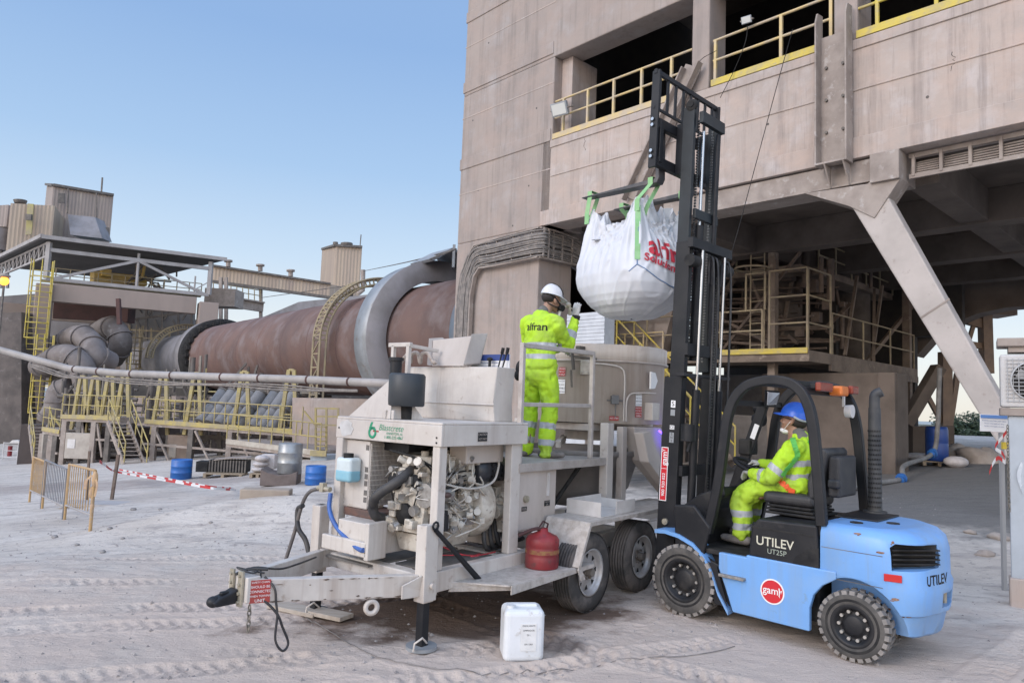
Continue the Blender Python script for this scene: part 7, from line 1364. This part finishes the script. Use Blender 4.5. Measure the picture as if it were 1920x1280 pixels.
def tangle(m, n, r0, r1):
    for _ in range(n):
        x, y, Y = rg.uniform(95, 590), rg.uniform(722, 850), rg.uniform(34.6, 39); p = at(x, y, Y); k = rg.random()
        if k < .45: m.tube([p, p+V((0, 0, rg.uniform(.5, 2.2)))], rg.uniform(r0, r1), 6)
        elif k < .75: m.tube([p, p+V((rg.uniform(.8, 3.5), rg.uniform(-.5, .5), 0))], rg.uniform(r0, r1), 6)
        else: m.beam(p, p+V((rg.uniform(-1, 1), 0, rg.uniform(.6, 1.6))), .1, .1)
part('pipe', mk('tangle_dark', (.10, .085, .075), (.17, .15, .135), 1, .8), pw, lambda m: tangle(m, 110, .05, .13)); part('pipe', mk('tangle_pale', (.30, .27, .23), (.2, .17, .14), 1, .8), pw, lambda m: tangle(m, 55, .03, .08)); part('conduit_run', mk('strut_yellow', (0, 0, 0)), pw, lambda m: tangle(m, 18, .03, .06))
bm_o = mk('barrier_ochre', (.46, .29, .12), (.36, .25, .15), 5, .65, c3=(.42, .36, .31), ns3=9); bm_g = mk('barrier_grey', (.14, .15, .17), (.2, .19, .19), 5, .6)
tape = mk('tape_ochre', (.52, .34, .18), (.4, .28, .2), 9, .8)
def barrier(lab, p0, p1, hpx0, hpx1, mat, n):
    a, b_ = gpt(*p0), gpt(*p1); t = thing('crowd_barrier', lab, 'barrier', a, world=True); h0 = dsz(*p0, 1, hpx0)[1]; h1 = dsz(*p1, 1, hpx1)[1]; u = (b_-a)
    part('post', mat, t, lambda m: m.tube([a-dh(.05), a+dh(h0)], .024, 8)); part('post', mat, t, lambda m: m.tube([b_-dh(.05), b_+dh(h1)], .024, 8))
    part('top_rail', mat, t, lambda m: m.tube([a+dh(h0), b_+dh(h1)], .02, 8)); part('bottom_rail', truss, t, lambda m: m.tube([a+dh(h0*.26), b_+dh(h1*.26)], .018, 8))
    part('bars', mat, t, lambda m: [m.tube([a.lerp(b_, (i+.5)/n)+dh(.26*h0), a.lerp(b_, (i+.5)/n)+dh(h0+(h1-h0)*(i+.5)/n)], .008, 5) for i in range(n)])
    return t
barrier('ochre crowd barrier section at the far left end of the row', (55, 941), (79, 953), 84, 86, bm_o, 14)
barrier('dark grey crowd barrier section in the middle of the row', (77, 953), (118, 973), 90, 92, bm_g, 14)
br_ = barrier('ochre crowd barrier section with torn tape at its right post', (121, 974), (169, 995), 103, 112, bm_o, 11)
a = gpt(169, 995); tw = thing('torn_tape', 'tattered ochre tape wound round the right barrier post', 'tape', a, world=True)
rr = random.Random(3)
part('strip', tape, tw, lambda m: [ribbon(m, interp([a+V((rr.uniform(-.03, .02), -.03, .8-.08*i)), a+V((rr.uniform(-.1, .15), -.06, .7-.09*i)), a+V((rr.uniform(-.15, .05), -.05, .55-.09*i))], 3), (0, .0, .02), .002) for i in range(0)]+[ribbon(m, interp([a+V((.02, -.03, .78)), a+V((.07, -.05, .66)), a+V((.05, -.05, .5))], 4), (.015, 0, 0), .003), ribbon(m, interp([a+V((-.02, -.03, .8)), a+V((-.09, -.05, .72)), a+V((-.1, -.05, .6))], 4), (.02, 0, 0), .003)]+[m.ell(a+V((.01, -.01, .74)), (.045, .04, .12), 8, 6), m.ell(a+V((-.03, 0, .55)), (.035, .03, .09), 8, 6), m.ell(a+V((.0, 0, .35)), (.03, .03, .06), 8, 6)])
stk = mk('stake_rust', (.13, .09, .07), (.2, .16, .13), 6, .85)
def stake(lab, p0, p1, r=.03):
    a = gpt(*p0); b_ = at(p1[0], p1[1], a.y); mb = MB(); mb.beam(a-dh(.1), b_, r*2, r*2); return one(mb, 'wooden_stake', stk, lab, 'stake', a), a, b_
_, sa, sb_ = stake('dark leaning stake holding red and white tape', (209, 936), (222, 852)); stake('short pale stake behind the ochre barrier', (162, 940), (168, 845), .022)
rw = mk('tape_red', (.5, .03, .03), rough=.5); wt = mk('tape_white', (.7, .7, .7), rough=.5)
def btape(lab, pts, n=26, w_=.024):
    P_ = interp(pts, 10); t = thing('barrier_tape', lab, 'tape', pts[0], world=True); L_ = [0]
    for a, b_ in zip(P_[:-1], P_[1:]): L_.append(L_[-1]+(b_-a).length)
    def seg(par):
        def f(m):
            for i in range(len(P_)-1):
                k = int(L_[i]/L_[-1]*n)
                if k % 2 == par: ribbon(m, [P_[i], P_[i+1]], (0, 0, w_), .002)
        return f
    part('red_stripe', rw, t, seg(0)); part('white_stripe', wt, t, seg(1)); return t
bp = gpt(169, 995); tp = lambda x, y: at(x, y, gpt(x, y+26).y); btape('upper red and white tape sagging from the barrier to the ground', [bp+dh(1.0)+V((.05, 0, 0)), tp(215, 883), tp(262, 892), tp(345, 906), tp(400, 915), gpt(442, 922)+dh(.05)], 34)
btape('lower red and white tape twisting from the stake towards the dust bank', [tp(224, 880), tp(262, 887), tp(330, 900), tp(390, 911), gpt(437, 919)+dh(.05)], 30, .02)
stones = []
for i, (x, y, s_) in enumerate(((102, 1008, .05), (145, 1022, .035), (192, 1036, .04), (300, 955, .04), (250, 956, .06), (205, 992, .04), (395, 980, .03), (230, 1010, .03))):
    mb = MB(); p = gpt(x, y); mb.ell((0, 0, 0), (s_, s_*.8, s_*.6), 8, 6)
    for v in mb.v: v *= 1+.3*NZ.noise(v*20+V((i, 0, 0)))
    o = mb.build('stone', mk('stone_grey', (.2, .19, .18), (.3, .28, .27), 9, .9)); o.location = p+dh(s_*.3); tag(o, 'small grey stone on the dust, %s' % ('nearest the left frame edge', 'just right of the leftmost one', 'below the right barrier foot', 'beyond the barrier near the stake', 'left of the stake slab', 'beside the right barrier foot', 'highest towards the dust bank', 'in the open left of the dust bank')[i], 'stone', 'loose stones left of the drawbar')
# ================================================================ right-hand side
gp_ = mk('post_greyblue', (.40, .44, .48), (.33, .36, .39), 2, .6, .1)
acp = gpt(1905, 1135); X0 = acp.x-.04; Y0 = acp.y
po = thing('ac_post', 'blue grey steel post on a concrete footing carrying the air conditioner', 'post', (X0, Y0, acp.z), -33)
part('post', gp_, po, lambda m: m.box(-.0, .35, 0, .1, .05, 1.98), bev=.008); part('footing', conc, po, lambda m: m.box(-.02, .42, -.05, .16, -.3, .29), bev=.015); part('bracket', stl, po, lambda m: m.box(-.07, .4, -.04, .34, 1.98, 2.06), bev=.005)
ac = thing('air_conditioner', 'dusty white outdoor air conditioner unit with round fan grille on the post', 'air conditioner', (X0-.09, Y0-.02, acp.z+2.07), -33)
part('case', mk('ac_white', (.5, .49, .48), (.42, .4, .38), 3, .55), ac, lambda m: m.box(0, .85, 0, .3, 0, .56), bev=.02); part('fan_grille', mk('ac_grille', (.4, .4, .4)), ac, lambda m: (m.lathe([(.2, 0), (.215, 0), (.215, .015), (.2, .015)], (.3, -.012, .28), (0, -1, 0), 32), [m.box(.05, .6, -.016, -.01, .06+.04*i, .066+.04*i) for i in range(12)], [m.box(.06+.05*i, .066+.05*i, -.016, -.01, .05, .52) for i in range(11)]))
part('fan', blackm, ac, lambda m: (m.cyl((.3, -.004, .28), (.3, -.002, .28), .2, n=32))); part('fan_blade', mk('fan_grey', (.22, .22, .22)), ac, lambda m: [m.ext([V((.3, -.006, .28))+V((cos(a+o)*q, 0, sin(a+o)*q)) for o, q in ((0, .05), (.2, .18), (.8, .17), (.9, .05))], (0, -.002, 0)) for a in (0, 2.1, 4.2)])
bk_ = thing('control_box', 'flat grey box above the air conditioner at the right frame edge', 'box', (X0-.1, Y0, acp.z+2.72), -33); part('lid', stl, bk_, lambda m: m.box(0, .8, 0, .4, 0, .09), bev=.01)
part('lid_stem', stl, bk_, lambda m: m.box(.1, .8, .05, .35, -.06, -.001))
wrp = thing('plastic_wrap', 'crumpled translucent white plastic sheet hanging on the grey post', 'plastic sheet', (X0+.1, Y0-.03, acp.z+.9))
def wrapf(m):
    R_ = []
    for k in range(20):
        t = k/19; R_.append([V((.08*NZ.noise(V((t*3, i*.5, 0)))+i*.03-.1*sin(t*5)*.3, .03*NZ.noise(V((t*5, i*.8, 3)))-.03, t*.95)) for i in range(10)])
    m.loft(R_, False, False); 
part('sheet', mk('plastic_film', (.6, .63, .66), (.5, .53, .56), 9, .3), wrp, wrapf)
mb = MB(); cx_ = at(1889, 800, Y0+.0); n_ = 26
ch = thing('hanging_chain', 'steel chain hanging beside the grey post', 'chain', cx_, world=True)
part('link', mk('old_chain', (0, 0, 0)), ch, lambda m: [m.tube([cx_+dh(-.035*i)+V(((1 if i % 2 else 0)*.012*cos(t*pi/4), (0 if i % 2 else 1)*.012*cos(t*pi/4), .024*sin(t*pi/4))) for t in range(8)], .004, 5, closed=True) for i in range(26)])
sp_ = at(1865, 794, 8.2); sgn2 = thing('notice_board', 'small white notice board with blue header near the right edge', 'sign', sp_, world=True)
part('panel', whtl, sgn2, lambda m: m.ext([at(1838, 776, 8.2), at(1890, 778, 8.2), at(1890, 810, 8.2), at(1838, 808, 8.2)], (0, .01, 0)), bev=.003); part('header', mk('sign_blue', (.12, .25, .55)), sgn2, lambda m: m.ext([at(1839, 777, 8.19), at(1889, 779, 8.19), at(1889, 785, 8.19), at(1839, 783, 8.19)], (0, .005, 0)))
part('post', mk('pipe_grey', (.3, .3, .3)), sgn2, lambda m: m.beam(sp_+V((.1, .04, -.1)), V((sp_.x+.1, sp_.y+.04, gh(sp_.x+.1, sp_.y)-.1)), .04, .04))
for i in range(3): text('PLANTA CALCINACION OBRA' if i == 0 else 'Acceso restringido a la zona', .02, mk('navy', (0, 0, 0)), sgn2, at(1864, 789+5*i, 8.18), (1, 0, -.03), (0, 0, 1))
btape('loose loop of red and white tape knotted beside the notice board', [at(1855, 886, 8.1), at(1862, 868, 8.1), at(1872, 858, 8.1), at(1885, 866, 8.1), at(1880, 850, 8.1), at(1866, 838, 8.1), at(1880, 818, 8.1), at(1888, 808, 8.1)], 9, .022)
mb = MB(); p = at(1884, 835, 8.15); mb.box(p.x-.03, p.x+.04, p.y-.02, p.y+.02, p.z-.04, p.z+.04); one(mb, 'junction_box', mk('sign_yellow', (.6, .45, .05)), 'tiny yellow box on the post beside the tape loop', 'box', p, bev=.005)
bf = gpt(1757, 872); r_, h_ = dsz(1757, 872, 38, 64); pallet('pallet', 'wooden pallet under the tall blue drum on the right', bf, r_*3, r_*2.6, -20)
bd_ = thing('plastic_drum', 'tall blue plastic drum on a pallet under the building', 'drum', bf+dh(.116)); part('barrel', mk('drum_deepblue', (.015, .06, .26), (.02, .05, .2), 4, .4), bd_, lambda m: m.lathe([(0, 0), (r_*.93, 0), (r_, .04), (r_, h_*.5), (r_*.98, h_*.52), (r_, h_*.54), (r_, h_*.9), (r_*.9, h_), (0, h_)], n=32))
mb = MB(); q = gpt(1793, 876); sack(mb, (0, 0, 0), .3, .25, .28, 4); o = mb.build('plastic_bag', sackm); o.location = q; tag(o, 'crumpled white plastic bag on the ground beside the tall blue drum', 'bag')
mb = MB(); q = gpt(1722, 862); sack(mb, (0, 0, 0), .5, .25, .2, 8); o = mb.build('plastic_bag', sackm); o.location = q; tag(o, 'flat white plastic bag between the pier and the tall blue drum', 'bag')
# suction hose with blue couplings
hp = [gpt(x, y)+dh(.07) for x, y in ((1535, 938), (1580, 925), (1640, 912), (1690, 903))]; q0 = bf+V((-.2, -.8, 0)); hp += [hp[-1]+V((.4, .6, .25)), at(1748, 850, q0.y), at(1758, 800, q0.y), at(1760, 740, q0.y), at(1762, 690, q0.y)]
hz_ = thing('delivery_hose', 'grey hose with blue couplings running over the ground and up beside the drum', 'hose', hp[0], world=True)
part('hose', mk('hose_grey', (.16, .155, .15), (.25, .24, .23), 5, .7), hz_, lambda m: m.tube(interp(hp, 6), .055, 10)); cpm = mk('coupling_blue', (.03, .14, .4), (.03, .1, .3), 9, .5)
for k, p in enumerate((hp[1], hp[3], hp[5])): d_ = (interp(hp, 6)[(1, 3, 5)[k]*6+1]-p).normalized(); part('coupling', cpm, hz_, lambda m: (m.cyl(p-d_*.12, p+d_*.12, .085, n=14), m.cyl(p-d_*.02, p+d_*.03, .12, n=14)))
# steel trestle and low wall outside, bush, rubble
tr_ = thing('steel_trestle', 'brown braced steel trestle standing in the light beyond the building', 'steel frame', at(1790, 850, 24), world=True); brn = mk('trestle_brown', (.24, .17, .12), (.18, .13, .1), 2, .8)
part('leg', brn, tr_, lambda m: m.beam(at(1772, 850, 24), at(1772, 660, 24), .32, .32)); part('leg', brn, tr_, lambda m: m.beam(at(1850, 700, 24), at(1846, 575, 24), .32, .32)); part('brace', brn, tr_, lambda m: (m.beam(at(1735, 735, 24), at(1765, 790, 24), .12, .14), m.beam(at(1795, 700, 24), at(1780, 800, 24), .14, .16), m.beam(at(1815, 600, 24), at(1850, 610, 24), .2, .3), m.beam(at(1815, 645, 24), at(1850, 650, 24), .15, .2), m.beam(at(1828, 600, 24), at(1810, 660, 24), .1, .12), m.box(*(lambda p: (p.x-.6, p.x+1.6, p.y, p.y+1, p.z-.1, p.z+.25))(at(1820, 582, 24)))))
dc = thing('inclined_strut', 'inclined dark concrete strut behind the pier under the building', 'strut', at(1712, 775, 22), world=True); part('shaft', concd, dc, lambda m: (m.beam(at(1697, 795, 21.5), at(1760, 688, 21.5), .32, .4, (0, 1, 0))), bev=.02)
mb = MB(); mb.ext([gpt(1712, 850)+dh(-.1), gpt(1790, 850)+dh(-.1), gpt(1790, 850)+dh(.85), gpt(1712, 850)+dh(.85)], (0, .3, 0)); one(mb, 'low_wall', concd, 'low concrete wall behind the tall blue drum', 'wall', gpt(1712, 850))
wr2 = random.Random(21); leafm = mk('leaf_green', (.045, .075, .03), (.03, .055, .025), 2, .6); leafd = mk('leaf_olive', (.08, .10, .045), (.05, .07, .03), 2, .6)
def bush(lab, c_, rad, n, seed, name='bush'):
    r5 = random.Random(seed); t = thing(name, lab, 'bush', c_, world=True); clumps = [(V(c_)+V((r5.uniform(-1, 1)*rad[0], r5.uniform(-1, 1)*rad[1], r5.uniform(.1, 1)*rad[2])), r5.uniform(.3, .55)*rad[2]) for _ in range(14)]
    for mat_, k in ((leafm, 0), (leafd, 1)):
        mb = MB()
        for i in range(n//2):
            cc, rr_ = r5.choice(clumps); d_ = V((r5.gauss(0, 1), r5.gauss(0, 1), r5.gauss(0, 1))).normalized(); p = cc+d_*rr_*r5.uniform(.5, 1.05); u = V((r5.gauss(0, 1), r5.gauss(0, 1), r5.gauss(0, 1))).normalized(); v = u.orthogonal().normalized(); s_ = r5.uniform(.06, .14)
            mb.add([p-u*s_, p+v*s_*.4, p+u*s_, p-v*s_*.4], [(0, 1, 2, 3)])
        mb.build('foliage', mat_, t)
    part('stem', brn, t, lambda m: [m.tube([V(c_)+dh(-.5), q], [.06, .02], 6) for q, _ in clumps])
bc = at(1815, 832, 38); bush('dense dark green bush beyond the yard at the right', (bc.x, bc.y, bc.z-.3), (1.5, 1.0, 1.5), 5200, 4); bc2 = at(1772, 836, 44); bush('small green shrub left of the dense bush beyond the trestle', (bc2.x, bc2.y, bc2.z-.2), (1.1, .8, 1.0), 2200, 6)
for i, (x, y, s_, lab) in enumerate(((1805, 862, .55, 'rounded boulder in front of the bush'), (1845, 866, .5, 'tan rubble heap below the notice board'), (1876, 1010, .12, 'broken concrete lump beside the sign post'), (1845, 1040, .09, 'flat broken slab piece on the ground left of the footing'), (1820, 1000, .07, 'small broken concrete piece behind the forklift'))):
    mb = MB(); p = gpt(x, y); mb.ell((0, 0, 0), (s_*1.2, s_*.9, s_*(.75 if i < 2 else .5)), 14, 10)
    for v in mb.v: v *= 1+.6*NZ.noise(v*(1.1/s_)+V((i*3, 0, 0)))+.25*NZ.noise(v*(3/s_)+V((i, 2, 0)))
    o = mb.build('rubble', mk('rubble_tan', (.36, .31, .27), (.27, .23, .2), 3, .95, bump=.6, bs=12)); o.location = p+dh(.02); tag(o, lab, 'rubble')
# overhead wires against the sky
wire('thin sagging cable from the square tower up to the building edge', [at(682, 508, 78), at(760, 492, 40), at(855, 467, 22)], .03, 'overhead_wire', stld, True)
wire('thin guy wire running down from the building behind the conveyor gallery', [at(855, 467, 22.3), at(680, 530, 50), at(490, 558, 70)], .03, 'overhead_wire', stld, True)
# sodium lamp glowing at far left
lt_ = at(8, 527, 47); lm = thing('sodium_lamp', 'small glowing orange yard lamp at the far left edge', 'lamp', lt_, world=True)
part('bulb', mk('sodium_glow', (1, .36, .05), emit=1.6), lm, lambda m: m.ell(lt_, (.28, .28, .3), 12, 8)); part('pole', stld, lm, lambda m: m.beam(lt_-dh(.25), lt_-dh(9), .1, .1)); part('hood', stl, lm, lambda m: m.ell(lt_+dh(.35), (.35, .35, .12), 10, 6))
ex = thing('extinguisher_stand', 'white wire stand with red extinguishers by the foot of the left column', 'stand', gpt(18, 862), 0)
part('frame', white, ex, lambda m: ([m.tube([(x, 0, 0), (x, 0, .95)], .025, 6) for x in (-.4, .4)], [m.tube([(-.4, 0, z), (.4, 0, z)], .02, 6) for z in (.15, .5, .92)], m.ext([(-.1, 0, .95), (.5, 0, .95), (.35, 0, 1.08), (.05, 0, 1.08)], (0, .4, 0)))); part('extinguisher', mk('can_red', (0, 0, 0)), ex, lambda m: m.cyl((-.1, .1, .2), (-.1, .1, .75), .11))
